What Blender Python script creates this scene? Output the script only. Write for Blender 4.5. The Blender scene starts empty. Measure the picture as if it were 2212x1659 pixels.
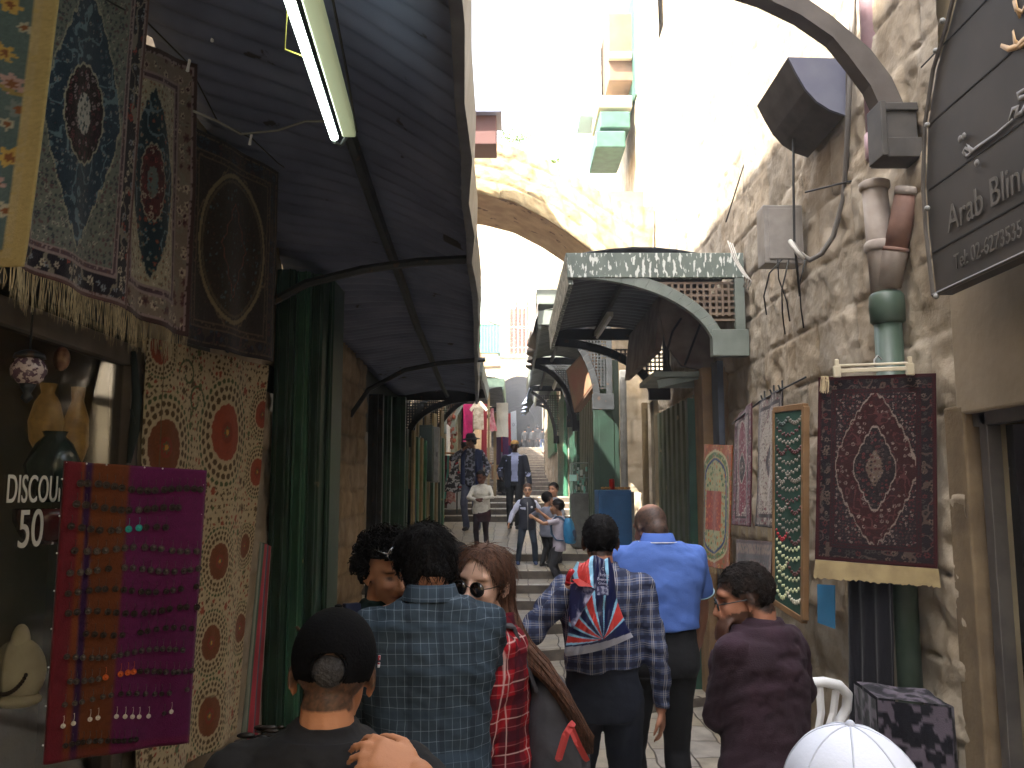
import bpy, math, random
import numpy as np
from mathutils import Vector, Matrix, noise as mnoise
rad = math.radians
SC = bpy.context.scene
COL = SC.collection
# ---------------------------------------------------------------- camera, sky, sun, exposure
F, CX, CY, PITCH = 1852.0, 1106.0, 829.5, rad(7.1)
EYE = 1.88
cam_d = bpy.data.cameras.new('camera'); cam = bpy.data.objects.new('camera', cam_d); COL.objects.link(cam)
cam.location = (0, 0, EYE); cam.rotation_euler = (rad(90) + PITCH, 0, 0)
cam_d.sensor_width = 36.0; cam_d.lens = 36.0 * F / 2212.0; cam_d.clip_end = 2000; cam_d.clip_start = 0.05
SC.camera = cam
SUN_EL, SUN_AZ = rad(52), rad(232)          # azimuth of the sun, clockwise from +Y
W = bpy.data.worlds.new('World'); SC.world = W; W.use_nodes = True
nt = W.node_tree; nt.nodes.clear()
wo = nt.nodes.new('ShaderNodeOutputWorld'); bg = nt.nodes.new('ShaderNodeBackground'); sk = nt.nodes.new('ShaderNodeTexSky')
sk.sky_type = 'NISHITA'; sk.sun_disc = False; sk.sun_elevation = SUN_EL; sk.sun_rotation = SUN_AZ
sk.air_density = 1.2; sk.dust_density = 4.0
bg.inputs[1].default_value = 0.15
hsv = nt.nodes.new('ShaderNodeHueSaturation'); hsv.inputs['Saturation'].default_value = .4; hsv.inputs['Value'].default_value = 1.15; nt.links.new(sk.outputs[0], hsv.inputs['Color']); nt.links.new(hsv.outputs[0], bg.inputs[0]); nt.links.new(bg.outputs[0], wo.inputs[0])
sl = bpy.data.lights.new('sun', 'SUN'); so = bpy.data.objects.new('sun', sl); COL.objects.link(so)
sl.energy = 5.0; sl.angle = rad(0.5); sl.color = (1, .94, .84)
sdir = Vector((math.sin(SUN_AZ) * math.cos(SUN_EL), math.cos(SUN_AZ) * math.cos(SUN_EL), math.sin(SUN_EL)))
so.rotation_euler = sdir.to_track_quat('Z', 'Y').to_euler()
SC.view_settings.view_transform = 'Standard'; SC.view_settings.look = 'None'
SC.view_settings.exposure = 2.72; SC.view_settings.gamma = 1.0; SC.view_settings.use_curve_mapping = False
SC.render.engine = 'CYCLES'
SC.cycles.max_bounces = 8; SC.cycles.diffuse_bounces = 5; SC.cycles.use_denoising = True

def P(u, v, Y):
    """world point at depth Y seen at photograph position (u, v) of 2212 x 1659"""
    a, b = (u - CX) / F, -(v - CY) / F
    cy, cz = math.cos(PITCH) - b * math.sin(PITCH), math.sin(PITCH) + b * math.cos(PITCH)
    return Vector((a / cy * Y, Y, EYE + cz / cy * Y))
def PX(u, v, X):
    p = P(u, v, 1.0); t = X / p.x
    return Vector((X, t, EYE + (p.z - EYE) * t))
def PZ(u, v, z):
    p = P(u, v, 1.0); t = (z - EYE) / (p.z - EYE)
    return Vector((p.x * t, t, z))
def pix(p):
    x, y, z = p[0], p[1], p[2] - EYE
    f = y * math.cos(PITCH) + z * math.sin(PITCH); up = -y * math.sin(PITCH) + z * math.cos(PITCH)
    return CX + F * x / f, CY - F * up / f
# ---------------------------------------------------------------- ground profile (street climbs in steps)
STEPS = [(7.0, .09), (7.7, .21), (8.6, .33), (9.5, .45), (10.6, .57), (11.2, .69), (11.9, .81), (13.4, .93)]
def gz(y):
    if y < 7.0: return 0.0
    if y < 13.4:
        z = 0
        for yy, zz in STEPS:
            if y >= yy: z = zz
        return z
    if y < 18: return .93 + (y - 13.4) / 4.6 * .31
    if y < 18.5: return 1.37
    if y < 19.0: return 1.50
    if y < 19.5: return 1.62
    if y < 27: return 1.74
    if y < 55.5: return 1.74 + .15 * (int((y - 27) / 1.5) + 1)
    return 4.59 + (y - 55.5) * .01
# ---------------------------------------------------------------- tagging and mesh helpers
def tag(o, label=None, cat=None, group=None, kind=None):
    if label: o['label'] = label
    if cat: o['category'] = cat
    if group: o['group'] = group
    if kind: o['kind'] = kind
    return o
def empty(name, loc, label, cat, group=None, rz=0):
    o = bpy.data.objects.new(name, None); COL.objects.link(o); o.location = loc; o.rotation_euler = (0, 0, rz)
    o.empty_display_size = .1
    return tag(o, label, cat, group)
def copy_tree(o, parent=None):
    c = o.copy(); COL.objects.link(c)
    if parent:
        c.parent = parent; c.matrix_parent_inverse = o.matrix_parent_inverse.copy()
    for ch in [x for x in COL.objects if x.parent == o]: copy_tree(ch, c)
    return c
class MB:
    """collects simple shapes; build() links them as one mesh object"""
    def __init__(s): s.v, s.f, s.c = [], [], []
    def add(s, vs, fs, col=None):
        n = len(s.v); s.v += [tuple(v) for v in vs]; s.f += [tuple(i + n for i in f) for f in fs]
        s.c += [col or (1, 1, 1)] * len(vs); return s
    def box(s, c, d, R=None, col=None, taper=1.0):
        c = Vector(c); hx, hy, hz = d[0] / 2, d[1] / 2, d[2] / 2
        vs = []
        for z in (-1, 1):
            k = taper if z > 0 else 1
            for x, y in ((-1, -1), (1, -1), (1, 1), (-1, 1)):
                p = Vector((x * hx * k, y * hy * k, z * hz)); vs.append(c + (R @ p if R else p))
        return s.add(vs, [(3, 2, 1, 0), (4, 5, 6, 7), (0, 1, 5, 4), (1, 2, 6, 5), (2, 3, 7, 6), (3, 0, 4, 7)], col)
    def bar(s, p, q, w, h, up=(0, 0, 1), col=None):
        p, q = Vector(p), Vector(q); d = (q - p); L = d.length; d.normalize()
        x = d.cross(Vector(up)); x = x.normalized() if x.length > 1e-5 else Vector((1, 0, 0)); z = x.cross(d)
        R = Matrix((x, d, z)).transposed()
        return s.box((p + q) / 2, (w, L, h), R, col)
    def tube(s, pts, r, n=8, col=None, cap=True):
        pts = [Vector(p) for p in pts]; m = len(pts); rr = r if isinstance(r, (list, tuple)) else [r] * m
        vs, fs = [], []; prev = None
        for i in range(m):
            t = (pts[min(i + 1, m - 1)] - pts[max(i - 1, 0)]).normalized()
            if prev is None:
                x = t.cross(Vector((0, 0, 1)));  x = x if x.length > 1e-3 else t.cross(Vector((0, 1, 0)))
            else: x = prev - t * prev.dot(t)
            x.normalize(); prev = x; y = t.cross(x)
            for k in range(n):
                a = 2 * math.pi * k / n; vs.append(pts[i] + (x * math.cos(a) + y * math.sin(a)) * rr[i])
        for i in range(m - 1):
            for k in range(n):
                a, b = i * n + k, i * n + (k + 1) % n; fs.append((a, b, b + n, a + n))
        if cap: fs.append(tuple(range(n))[::-1]); fs.append(tuple((m - 1) * n + k for k in range(n)))
        return s.add(vs, fs, col)
    def ell(s, c, r, R=None, nu=16, nv=10, col=None):
        c = Vector(c); r = (r, r, r) if not isinstance(r, (tuple, list)) else r; vs, fs = [], []
        for j in range(1, nv):
            th = math.pi * j / nv
            for i in range(nu):
                a = 2 * math.pi * i / nu; p = Vector((math.sin(th) * math.cos(a) * r[0], math.sin(th) * math.sin(a) * r[1], math.cos(th) * r[2]))
                vs.append(c + (R @ p if R else p))
        for p in (Vector((0, 0, r[2])), Vector((0, 0, -r[2]))): vs.append(c + (R @ p if R else p))
        t, b = len(vs) - 2, len(vs) - 1
        for j in range(nv - 2):
            for i in range(nu):
                i2 = (i + 1) % nu; fs.append((j * nu + i, (j + 1) * nu + i, (j + 1) * nu + i2, j * nu + i2))
        for i in range(nu):
            i2 = (i + 1) % nu; fs.append((t, i, i2)); fs.append((b, (nv - 2) * nu + i2, (nv - 2) * nu + i))
        return s.add(vs, fs, col)
    def loft(s, rings, col=None, cap=True):
        """rings: list of lists of points, all the same length"""
        n = len(rings[0]); vs = [p for r in rings for p in r]; fs = []
        for i in range(len(rings) - 1):
            for k in range(n):
                a, b = i * n + k, i * n + (k + 1) % n; fs.append((a, b, b + n, a + n))
        if cap: fs.append(tuple(range(n))[::-1]); fs.append(tuple((len(rings) - 1) * n + k for k in range(n)))
        return s.add(vs, fs, col)
    def lathe(s, c, prof, n=20, col=None):
        c = Vector(c)
        return s.loft([[c + Vector((r * math.cos(2 * math.pi * k / n), r * math.sin(2 * math.pi * k / n), z)) for k in range(n)] for r, z in prof], col)
    def prism(s, poly, off, col=None):
        """poly: ordered 3D outline, off: extrusion vector"""
        off = Vector(off); n = len(poly); vs = [Vector(p) for p in poly] + [Vector(p) + off for p in poly]
        fs = [tuple(range(n))[::-1], tuple(range(n, 2 * n))] + [(k, (k + 1) % n, (k + 1) % n + n, k + n) for k in range(n)]
        return s.add(vs, fs, col)
    def sheet(s, fn, nu, nv, col=None):
        vs = [fn(i / nu, j / nv) for j in range(nv + 1) for i in range(nu + 1)]
        fs = [(j * (nu + 1) + i, j * (nu + 1) + i + 1, (j + 1) * (nu + 1) + i + 1, (j + 1) * (nu + 1) + i) for j in range(nv) for i in range(nu)]
        return s.add(vs, fs, col)
    def build(s, name, m, parent=None, smooth=False, bevel=0, solid=0, cols=False):
        me = bpy.data.meshes.new(name); me.from_pydata(s.v, [], s.f); me.update()
        return link(name, me, m, parent, smooth, bevel, solid, np.array(s.c) if cols else None)
def link(name, me, m, parent=None, smooth=False, bevel=0, solid=0, cols=None):
    o = bpy.data.objects.new(name, me); COL.objects.link(o)
    if m: me.materials.append(m)
    if cols is not None:
        a = me.color_attributes.new('Col', 'FLOAT_COLOR', 'POINT'); buf = np.ones((len(me.vertices), 4), np.float32); buf[:, :3] = cols
        a.data.foreach_set('color', buf.ravel())
    if smooth: me.polygons.foreach_set('use_smooth', [True] * len(me.polygons))
    if parent:
        o.parent = parent; o.matrix_parent_inverse = PI_(parent)
    if bevel:
        b = o.modifiers.new('bevel', 'BEVEL'); b.width = bevel; b.segments = 2; b.limit_method = 'ANGLE'
    if solid:
        b = o.modifiers.new('solid', 'SOLIDIFY'); b.thickness = solid; b.offset = 0
    return o
def PI_(p):
    """parents are unparented empties, or meshes whose geometry is in world space"""
    return Matrix.LocRotScale(p.location, p.rotation_euler, p.scale).inverted() if p.type == 'EMPTY' else Matrix.Identity(4)
# ---------------------------------------------------------------- materials
def S(h):
    h = h.lstrip('#'); r = [int(h[i:i + 2], 16) / 255 for i in (0, 2, 4)]
    return tuple(((c + .055) / 1.055) ** 2.4 if c > .04045 else c / 12.92 for c in r)
MATS = {}
def mat(name, c=(.5, .5, .5), c2=None, rough=.7, metal=0, scale=8, bump=0, bscale=40, attr=False, emit=None, es=1, spec=.5, thr=None, c3=None, t3=.62, s3=3, stretch=(1, 1, 1), alpha=None, trans=0, rv=0, sheen=0):
    if name in MATS: return MATS[name]
    m = bpy.data.materials.new(name); m.use_nodes = True; t = m.node_tree; N, L = t.nodes, t.links
    b = N['Principled BSDF']; b.inputs['Roughness'].default_value = rough; b.inputs['Metallic'].default_value = metal
    b.inputs['Specular IOR Level'].default_value = spec
    tc = N.new('ShaderNodeTexCoord'); mp = N.new('ShaderNodeMapping'); L.new(tc.outputs['Object'], mp.inputs[0]); mp.inputs['Scale'].default_value = stretch
    def noi(sc, det=5):
        n = N.new('ShaderNodeTexNoise'); n.inputs['Scale'].default_value = sc; n.inputs['Detail'].default_value = det; L.new(mp.outputs[0], n.inputs[0]); return n
    def mix(f, a, b_, typ='MIX'):
        x = N.new('ShaderNodeMix'); x.data_type = 'RGBA'; x.blend_type = typ
        for i, q in ((0, f), (6, a), (7, b_)):
            if hasattr(q, 'links'): L.new(q, x.inputs[i])
            elif i == 0: x.inputs[0].default_value = q
            else: x.inputs[i].default_value = (*q, 1)
        return x.outputs[2]
    out = tuple(c)
    if attr:
        at = N.new('ShaderNodeAttribute'); at.attribute_name = 'Col'
        out = at.outputs[0] if c == (1, 1, 1) else mix(1.0, at.outputs[0], tuple(c), 'MULTIPLY')
    if c2:
        n = noi(scale); r = N.new('ShaderNodeValToRGB'); lo, hi = thr or (.35, .65); r.color_ramp.elements[0].position = lo; r.color_ramp.elements[1].position = hi
        L.new(n.outputs[0], r.inputs[0])
        if attr: out = mix(r.outputs[0], out, mix(1.0, out, c2, 'MULTIPLY'))
        else: out = mix(r.outputs[0], out, c2)
    if c3:
        n = noi(s3, 8); r = N.new('ShaderNodeValToRGB'); r.color_ramp.elements[0].position = t3; r.color_ramp.elements[1].position = t3 + .02
        L.new(n.outputs[0], r.inputs[0]); out = mix(r.outputs[0], out, c3)
    if hasattr(out, 'links'): L.new(out, b.inputs['Base Color'])
    else: b.inputs['Base Color'].default_value = (*out, 1)
    if rv:
        n = noi(scale * 1.7); mr = N.new('ShaderNodeMapRange'); mr.inputs[3].default_value = max(rough - rv, .05); mr.inputs[4].default_value = min(rough + rv, 1); L.new(n.outputs[0], mr.inputs[0]); L.new(mr.outputs[0], b.inputs['Roughness'])
    if bump:
        n = noi(bscale, 8); bp = N.new('ShaderNodeBump'); bp.inputs['Strength'].default_value = bump; bp.inputs['Distance'].default_value = .01; L.new(n.outputs[0], bp.inputs['Height']); L.new(bp.outputs[0], b.inputs['Normal'])
    if emit:
        b.inputs['Emission Color'].default_value = (*emit, 1); b.inputs['Emission Strength'].default_value = es
    if sheen: b.inputs['Sheen Weight'].default_value = sheen
    if trans: b.inputs['Transmission Weight'].default_value = trans
    if alpha is not None: b.inputs['Alpha'].default_value = alpha
    MATS[name] = m; return m
def stripes_mat(name, base, lines, rough=.85, bump=.25):
    """woven check: lines = list of (axis 0 x / 2 z / 1 y, period, width, colour, phase, soft)"""
    if name in MATS: return MATS[name]
    m = bpy.data.materials.new(name); m.use_nodes = True; t = m.node_tree; N, L = t.nodes, t.links
    b = N['Principled BSDF']; b.inputs['Roughness'].default_value = rough; b.inputs['Specular IOR Level'].default_value = .2
    at = N.new('ShaderNodeAttribute'); at.attribute_name = 'Cloth'; sp = N.new('ShaderNodeSeparateXYZ'); L.new(at.outputs[1], sp.inputs[0])
    n0 = N.new('ShaderNodeTexNoise'); n0.inputs['Scale'].default_value = 9
    cur = None
    def mixc(f, a, c):
        x = N.new('ShaderNodeMix'); x.data_type = 'RGBA'; L.new(f, x.inputs[0])
        if a is None: x.inputs[6].default_value = (*base, 1)
        else: L.new(a, x.inputs[6])
        x.inputs[7].default_value = (*c, 1); return x.outputs[2]
    def M(op, a, bb, cl=False):
        x = N.new('ShaderNodeMath'); x.operation = op; x.use_clamp = cl
        if hasattr(a, 'links'): L.new(a, x.inputs[0])
        else: x.inputs[0].default_value = a
        if bb is not None:
            if hasattr(bb, 'links'): L.new(bb, x.inputs[1])
            else: x.inputs[1].default_value = bb
        return x.outputs[0]
    for ax, per, w, c, ph, al in lines:
        s = sp.outputs[ax]
        f = M('FRACT', M('ADD', M('DIVIDE', s, per), ph + 100), None)
        d = M('ABSOLUTE', M('SUBTRACT', f, .5), None)
        k = M('MULTIPLY', M('MULTIPLY', M('SUBTRACT', w / per / 2, d), per / .0025, True), al, True)
        cur = mixc(k, cur, c)
    L.new(cur, b.inputs['Base Color'])
    tc = N.new('ShaderNodeTexCoord'); n = N.new('ShaderNodeTexNoise'); n.inputs['Scale'].default_value = 30; L.new(tc.outputs['Object'], n.inputs[0])
    bp = N.new('ShaderNodeBump'); bp.inputs['Strength'].default_value = bump; bp.inputs['Distance'].default_value = .01; L.new(n.outputs[0], bp.inputs['Height']); L.new(bp.outputs[0], b.inputs['Normal'])
    MATS[name] = m; return m
# ---------------------------------------------------------------- numpy noise and painting
def hsh(i, j, s=0):
    n = (i.astype(np.int64) * 374761393 + j.astype(np.int64) * 668265263 + s * 974634777) & 0xffffffff
    n = ((n ^ (n >> 13)) * 1274126177) & 0xffffffff
    return ((n ^ (n >> 16)) & 0xffffff) / float(0xffffff)
def vn(x, y, s=0):
    i, j = np.floor(x), np.floor(y); fx, fy = x - i, y - j; fx = fx * fx * (3 - 2 * fx); fy = fy * fy * (3 - 2 * fy)
    a, b, c, d = hsh(i, j, s), hsh(i + 1, j, s), hsh(i, j + 1, s), hsh(i + 1, j + 1, s)
    return (a * (1 - fx) + b * fx) * (1 - fy) + (c * (1 - fx) + d * fx) * fy
def fbm(x, y, s=0, o=4):
    r, a, t = 0, .5, 0
    for k in range(o): r = r + a * vn(x * 2 ** k, y * 2 ** k, s + k * 17); t += a; a *= .5
    return r / t
def grid_mesh(name, pts, nu, nv, m, parent=None, cols=None, smooth=True, solid=0):
    """pts: (nv+1, nu+1, 3) array"""
    me = bpy.data.meshes.new(name); idx = np.arange((nu + 1) * (nv + 1)).reshape(nv + 1, nu + 1)
    fs = np.stack([idx[:-1, :-1], idx[:-1, 1:], idx[1:, 1:], idx[1:, :-1]], -1).reshape(-1, 4)
    me.vertices.add(pts.shape[0] * pts.shape[1]); me.vertices.foreach_set('co', pts.reshape(-1).astype(np.float32))
    me.loops.add(fs.size); me.loops.foreach_set('vertex_index', fs.ravel().astype(np.int32)); me.polygons.add(len(fs))
    me.polygons.foreach_set('loop_start', np.arange(0, fs.size, 4, dtype=np.int32)); me.update(calc_edges=True)
    return link(name, me, m, parent, smooth, 0, solid, None if cols is None else cols.reshape(-1, 3))
M_STONE = mat('stone', (1, 1, 1), (.72, .68, .62), rough=.92, scale=5, bump=.6, bscale=30, attr=True, spec=.2)
def stone_wall(name, o, u, width, height, n, course=.32, blen=.5, depth=.03, res=.035, seed=0, tint=(.40, .31, .215), rough=.03, parent=None, bend=None, fade=None, joint=.012, contrast=.35, kind=None, label=None, cat=None):
    o, u, n = np.array(o, float), np.array(Vector(u).normalized()), np.array(Vector(n).normalized())
    nu, nv = max(2, int(width / res)), max(2, int(height / res))
    A, B = np.meshgrid(np.linspace(0, width, nu + 1), np.linspace(0, height, nv + 1))
    w1 = (fbm(A * 1.3, B * 1.3, seed + 3) - .5) * .10
    Bc = (B + w1) / course; row = np.floor(Bc); fb = Bc - row
    bl = blen * (.7 + .7 * hsh(row, row * 0, seed)); Ac = (A + w1 * .5) / bl + hsh(row, row * 0 + 5, seed) * 3; c = np.floor(Ac); fa = Ac - c
    d = np.minimum(np.minimum(fa, 1 - fa) * bl, np.minimum(fb, 1 - fb) * course)
    prof = np.clip(d / joint / 2.2, 0, 1) ** .5
    hb = hsh(c, row, seed + 9)
    nz = (fbm(A * 7, B * 7, seed + 1, 5) - .5) * .7 + (fbm(A * 26, B * 26, seed + 2, 3) - .5) * .35
    pit = np.clip(fbm(A * 3.1, B * 3.1, seed + 30) - .60, 0, 1) * 5
    off = depth * prof * (.6 + .6 * hb) + nz * rough * 2 - pit * rough * 1.3
    if fade: off = off * (1 - .75 * np.clip((B - fade) / 1.2, 0, 1)); prof = prof + (1 - prof) * .7 * np.clip((B - fade) / 1.2, 0, 1)
    up = np.array((0, 0, 1.0))
    pts = o + A[..., None] * u + B[..., None] * up + off[..., None] * n
    if bend is not None: pts = bend(pts, A, B)
    k = (1 - contrast / 2 + contrast * (hb - .2)) * (.85 + .5 * (fbm(A * 4, B * 4, seed + 8) - .3))
    k = k * (.55 + .45 * prof)
    tn = np.array(tint) * k[..., None]; wm = (hsh(c, row, seed + 77)[..., None] - .5) * np.array((.04, 0, -.04)) * 1.2
    ob = grid_mesh(name, pts, nu, nv, M_STONE, parent, np.clip(tn + wm * .5, .01, .9), smooth=True)
    if label: tag(ob, label, cat, kind=kind)
    return ob
def text_mesh(s, size, font=None):
    cu = bpy.data.curves.new('t', 'FONT'); cu.body = s; cu.size = size; cu.extrude = .0015
    o = bpy.data.objects.new('t', cu); COL.objects.link(o); bpy.context.view_layer.update()
    me = bpy.data.meshes.new_from_object(o.evaluated_get(bpy.context.evaluated_depsgraph_get()))
    bpy.data.objects.remove(o); return me
def text_obj(name, s, size, M4, m, parent=None, squash=1.0, shear=0):
    me = text_mesh(s, size); me.transform(Matrix.Diagonal((squash, 1, 1, 1)))
    if shear:
        for v in me.vertices: v.co.x += v.co.y * shear
    me.transform(M4); return link(name, me, m, parent)
def frame(o, x, y):
    """4x4 from an origin, an x direction and a y direction"""
    x = Vector(x).normalized(); z = x.cross(Vector(y)).normalized(); y = z.cross(x)
    return Matrix.Translation(Vector(o)) @ Matrix((x, y, z)).transposed().to_4x4()
# ================================================================ SETTING
GREEN = S('2f5540'); DKGREEN = S('17281f')
m_canopy = mat('canopy_sheet', S('5a5c64'), S('42434a'), rough=.42, metal=.35, scale=3, bump=.1, bscale=20, c3=S('4a4038'), t3=.66, s3=6)
m_canopy2 = mat('canopy_sheet_pale', S('7c8078'), S('5d605a'), rough=.5, metal=.2, scale=3)
m_dark = mat('dark_steel', S('35383a'), S('26282a'), rough=.55, metal=.3, scale=6, c3=S('4a3a30'), t3=.64, s3=12)
m_dkgreen = mat('dark_green_paint', S('2b4a3c'), S('20382d'), rough=.4, scale=5, c3=S('6d6a5a'), t3=.7, s3=7, spec=.5)
m_green = mat('green_paint', S('3d6c55'), S('2d5442'), rough=.35, scale=4, c3=S('b0a070'), t3=.69, s3=6)
m_greygreen = mat('grey_green_paint', S('7d857d'), S('6a726b'), rough=.5, scale=5, bump=.1)
m_fascia = mat('flaking_grey_green_paint', S('6f7a72'), S('616b64'), rough=.55, scale=5, c3=S('d2d6d0'), t3=.55, s3=16, stretch=(2.2, 2.2, .7))
m_olive = mat('olive_shutter_paint', S('66705c'), S('4f5a48'), rough=.45, scale=4, c3=S('988f76'), t3=.68, s3=5)
m_plaster = mat('beige_plaster', S('8f8268'), S('7a6e58'), rough=.9, scale=3, bump=.3, bscale=25)
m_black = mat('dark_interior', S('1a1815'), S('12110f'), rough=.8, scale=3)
m_rust = mat('rusty_brown_pipe', S('8a6a5c'), S('74564a'), rough=.7, scale=10, bump=.2)
m_grpipe = mat('grey_pipe', S('a59a90'), S('8d8178'), rough=.7, scale=9, bump=.15)
m_mauve = mat('mauve_pipe', S('b79aa0'), S('9d8087'), rough=.5, scale=9)
m_white = mat('white_plastic', S('dedede'), rough=.4)
m_cable = mat('dark_cable', S('2c2b2b'), rough=.6)
m_wcable = mat('pale_cable', S('bcb8b0'), rough=.6)
m_grey = mat('grey_metal', S('8d8c88'), S('75746f'), rough=.5, scale=9)
m_wood = mat('raw_wood', S('a8794c'), S('8a5f38'), rough=.7, scale=6, stretch=(6, 6, 1))
m_blue = mat('blue_cabinet_paint', S('28649a'), S('215684'), rough=.45, scale=4, bump=.05)

# ---- ground
g = MB().box((0, 60, -.5), (400, 400, .4)).build('ground', mat('earth', S('8a7c66'), S('6e6250'), rough=.95)); tag(g, kind='structure')
def paving_mat():
    m = bpy.data.materials.new('worn_flagstones'); m.use_nodes = True; t = m.node_tree; N, L = t.nodes, t.links
    b = N['Principled BSDF']; tc = N.new('ShaderNodeTexCoord'); mp = N.new('ShaderNodeMapping'); mp.inputs['Rotation'].default_value = (0, 0, rad(90)); L.new(tc.outputs['Object'], mp.inputs[0])
    nd = N.new('ShaderNodeTexNoise'); nd.inputs['Scale'].default_value = 2.0; L.new(tc.outputs['Object'], nd.inputs[0])
    ad = N.new('ShaderNodeVectorMath'); ad.operation = 'MULTIPLY_ADD'; L.new(nd.outputs[1], ad.inputs[0]); ad.inputs[1].default_value = (.12, .12, 0); L.new(mp.outputs[0], ad.inputs[2])
    br = N.new('ShaderNodeTexBrick'); L.new(ad.outputs[0], br.inputs[0]); br.inputs['Scale'].default_value = 1; br.inputs['Brick Width'].default_value = .42; br.inputs['Row Height'].default_value = .27; br.inputs['Mortar Size'].default_value = .008; br.inputs['Mortar Smooth'].default_value = .3
    br.inputs['Color1'].default_value = (*S('a09a92'), 1); br.inputs['Color2'].default_value = (*S('a39781'), 1); br.inputs['Mortar'].default_value = (*S('463f38'), 1)
    n = N.new('ShaderNodeTexNoise'); n.inputs['Scale'].default_value = 7; n.inputs['Detail'].default_value = 8; L.new(tc.outputs['Object'], n.inputs[0])
    mr = N.new('ShaderNodeMapRange'); mr.inputs[1].default_value = .3; mr.inputs[2].default_value = .7; mr.inputs[3].default_value = .6; mr.inputs[4].default_value = 1.2; L.new(n.outputs[0], mr.inputs[0])
    mx = N.new('ShaderNodeMix'); mx.data_type = 'RGBA'; mx.blend_type = 'MULTIPLY'; mx.inputs[0].default_value = 1; L.new(br.outputs[0], mx.inputs[6]); L.new(mr.outputs[0], mx.inputs[7]); L.new(mx.outputs[2], b.inputs['Base Color'])
    r2 = N.new('ShaderNodeMapRange'); r2.inputs[3].default_value = .25; r2.inputs[4].default_value = .6; L.new(n.outputs[0], r2.inputs[0]); L.new(r2.outputs[0], b.inputs['Roughness'])
    bp = N.new('ShaderNodeBump'); bp.inputs['Strength'].default_value = .5; bp.inputs['Distance'].default_value = .012; L.new(br.outputs[1], bp.inputs['Height']); bp.invert = True
    bp2 = N.new('ShaderNodeBump'); bp2.inputs['Strength'].default_value = .3; bp2.inputs['Distance'].default_value = .01; L.new(n.outputs[0], bp2.inputs['Height']); L.new(bp.outputs[0], bp2.inputs['Normal']); L.new(bp2.outputs[0], b.inputs['Normal'])
    return m
M_PAVE = paving_mat()
mb = MB(); ys = [(-6, 0, 0)]
skew = {7.0: .5, 7.7: .45, 8.6: .35, 9.5: .28, 10.6: .05, 11.2: .03, 11.9: .0}
prev = 0.0; lines = [(-6.0, 0.0, 0.0)]
def rise(y, z0, z1, k=0.0):
    lines.append((y, z0, k)); lines.append((y + .004, z1 - .015, k)); lines.append((y + .02, z1, k))
for y, z in STEPS: rise(y, prev, z, skew.get(y, 0)); prev = z
lines.append((17.98, 1.24, 0)); zc = 1.24
for y, z in ((18, 1.37), (18.5, 1.50), (19, 1.62), (19.5, 1.74)): rise(y, zc, z); zc = z
for i in range(19): rise(27 + 1.5 * i, zc, zc + .15); zc += .15
lines.append((90, zc + .35, 0))
xs = np.linspace(-2.6, 2.8, 28)
vs = [(x, y + k * x + .03 * (mnoise.noise(Vector((x * 2, y, 3)))) , z + .012 * mnoise.noise(Vector((x * 1.3, y * 1.1, 7)))) for (y, z, k) in lines for x in xs]
nx = len(xs); fs = [(j * nx + i, j * nx + i + 1, (j + 1) * nx + i + 1, (j + 1) * nx + i) for j in range(len(lines) - 1) for i in range(nx - 1)]
mb.add(vs, fs); st = mb.build('street', M_PAVE); tag(st, kind='structure')
st.data.materials.append(mat('dark_step_stone', S('6a6055'), S('4c443c'), rough=.85, scale=6, bump=.5, bscale=20))  # second, darker stone for the steep faces of the steps
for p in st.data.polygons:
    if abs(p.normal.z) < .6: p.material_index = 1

# ---- stone buildings: a wall core behind, stone face in front
def building(name, label, walls, core, rz=0):
    b = empty('stone_building', core[0], label, 'building')
    c = MB(); c.box(core[0], core[1]); c.build('core', m_plaster, b)
    for w in walls: stone_wall('wall', parent=b, **w)
    return b
TINT = (.46, .395, .31)
bR = empty('stone_building', (2.6, 6, 0), 'rough limestone building wall along the right of the lane behind the pipes and rugs', 'building')
MB().box((4.05, 7.4, 3.8), (4.0, 8.0, 7.9)).build('core', m_plaster, bR)
stone_wall('wall', (1.98, 3.72, -.3), (0, 1, 0), 7.7, 8.2, (-1, 0, 0), course=.36, blen=.62, depth=.026, rough=.024, joint=.008, contrast=.25, res=.022, fade=4.2, seed=4, tint=TINT, parent=bR)
# near right shop front (lintel, jamb, dark window)
b2 = empty('shop_building', (2.0, 3.0, 0), 'right-hand shop front with beige lintel above a dark glazed opening', 'shop front')
MB().box((2.13, 2.45, 2.66), (.36, 2.6, .9)).build('lintel', mat('warm_plaster', S('a3937c'), S('8f806a'), rough=.9, scale=3, bump=.3, bscale=25), b2, bevel=.01)
MB().box((2.06, 3.78, 1.1), (.22, .17, 2.3)).build('jamb', mat('brown_stone_jamb', S('7d6b52'), S('665641'), rough=.9, scale=6, bump=.4), b2, bevel=.01)
f = MB()
for yy, w in ((3.62, .06), (3.30, .05), (2.3, .05)): f.box((2.02, yy, 1.1), (.06, w, 2.26))
f.box((2.02, 2.7, 2.19), (.06, 2.0, .07)); f.box((2.02, 2.7, .35), (.06, 2.0, .06))
f.build('frame', mat('brown_grey_frame', S('6a6560'), S('565250'), rough=.4, metal=.4), b2, bevel=.004)
MB().box((2.05, 2.6, 1.25), (.006, 1.9, 1.8)).build('pane', mat('dark_glass', S('0c0b09'), rough=.08, spec=.5), b2)
MB().box((2.6, 2.4, 1.3), (.9, 2.6, 2.7)).build('interior', m_black, b2)
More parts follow.
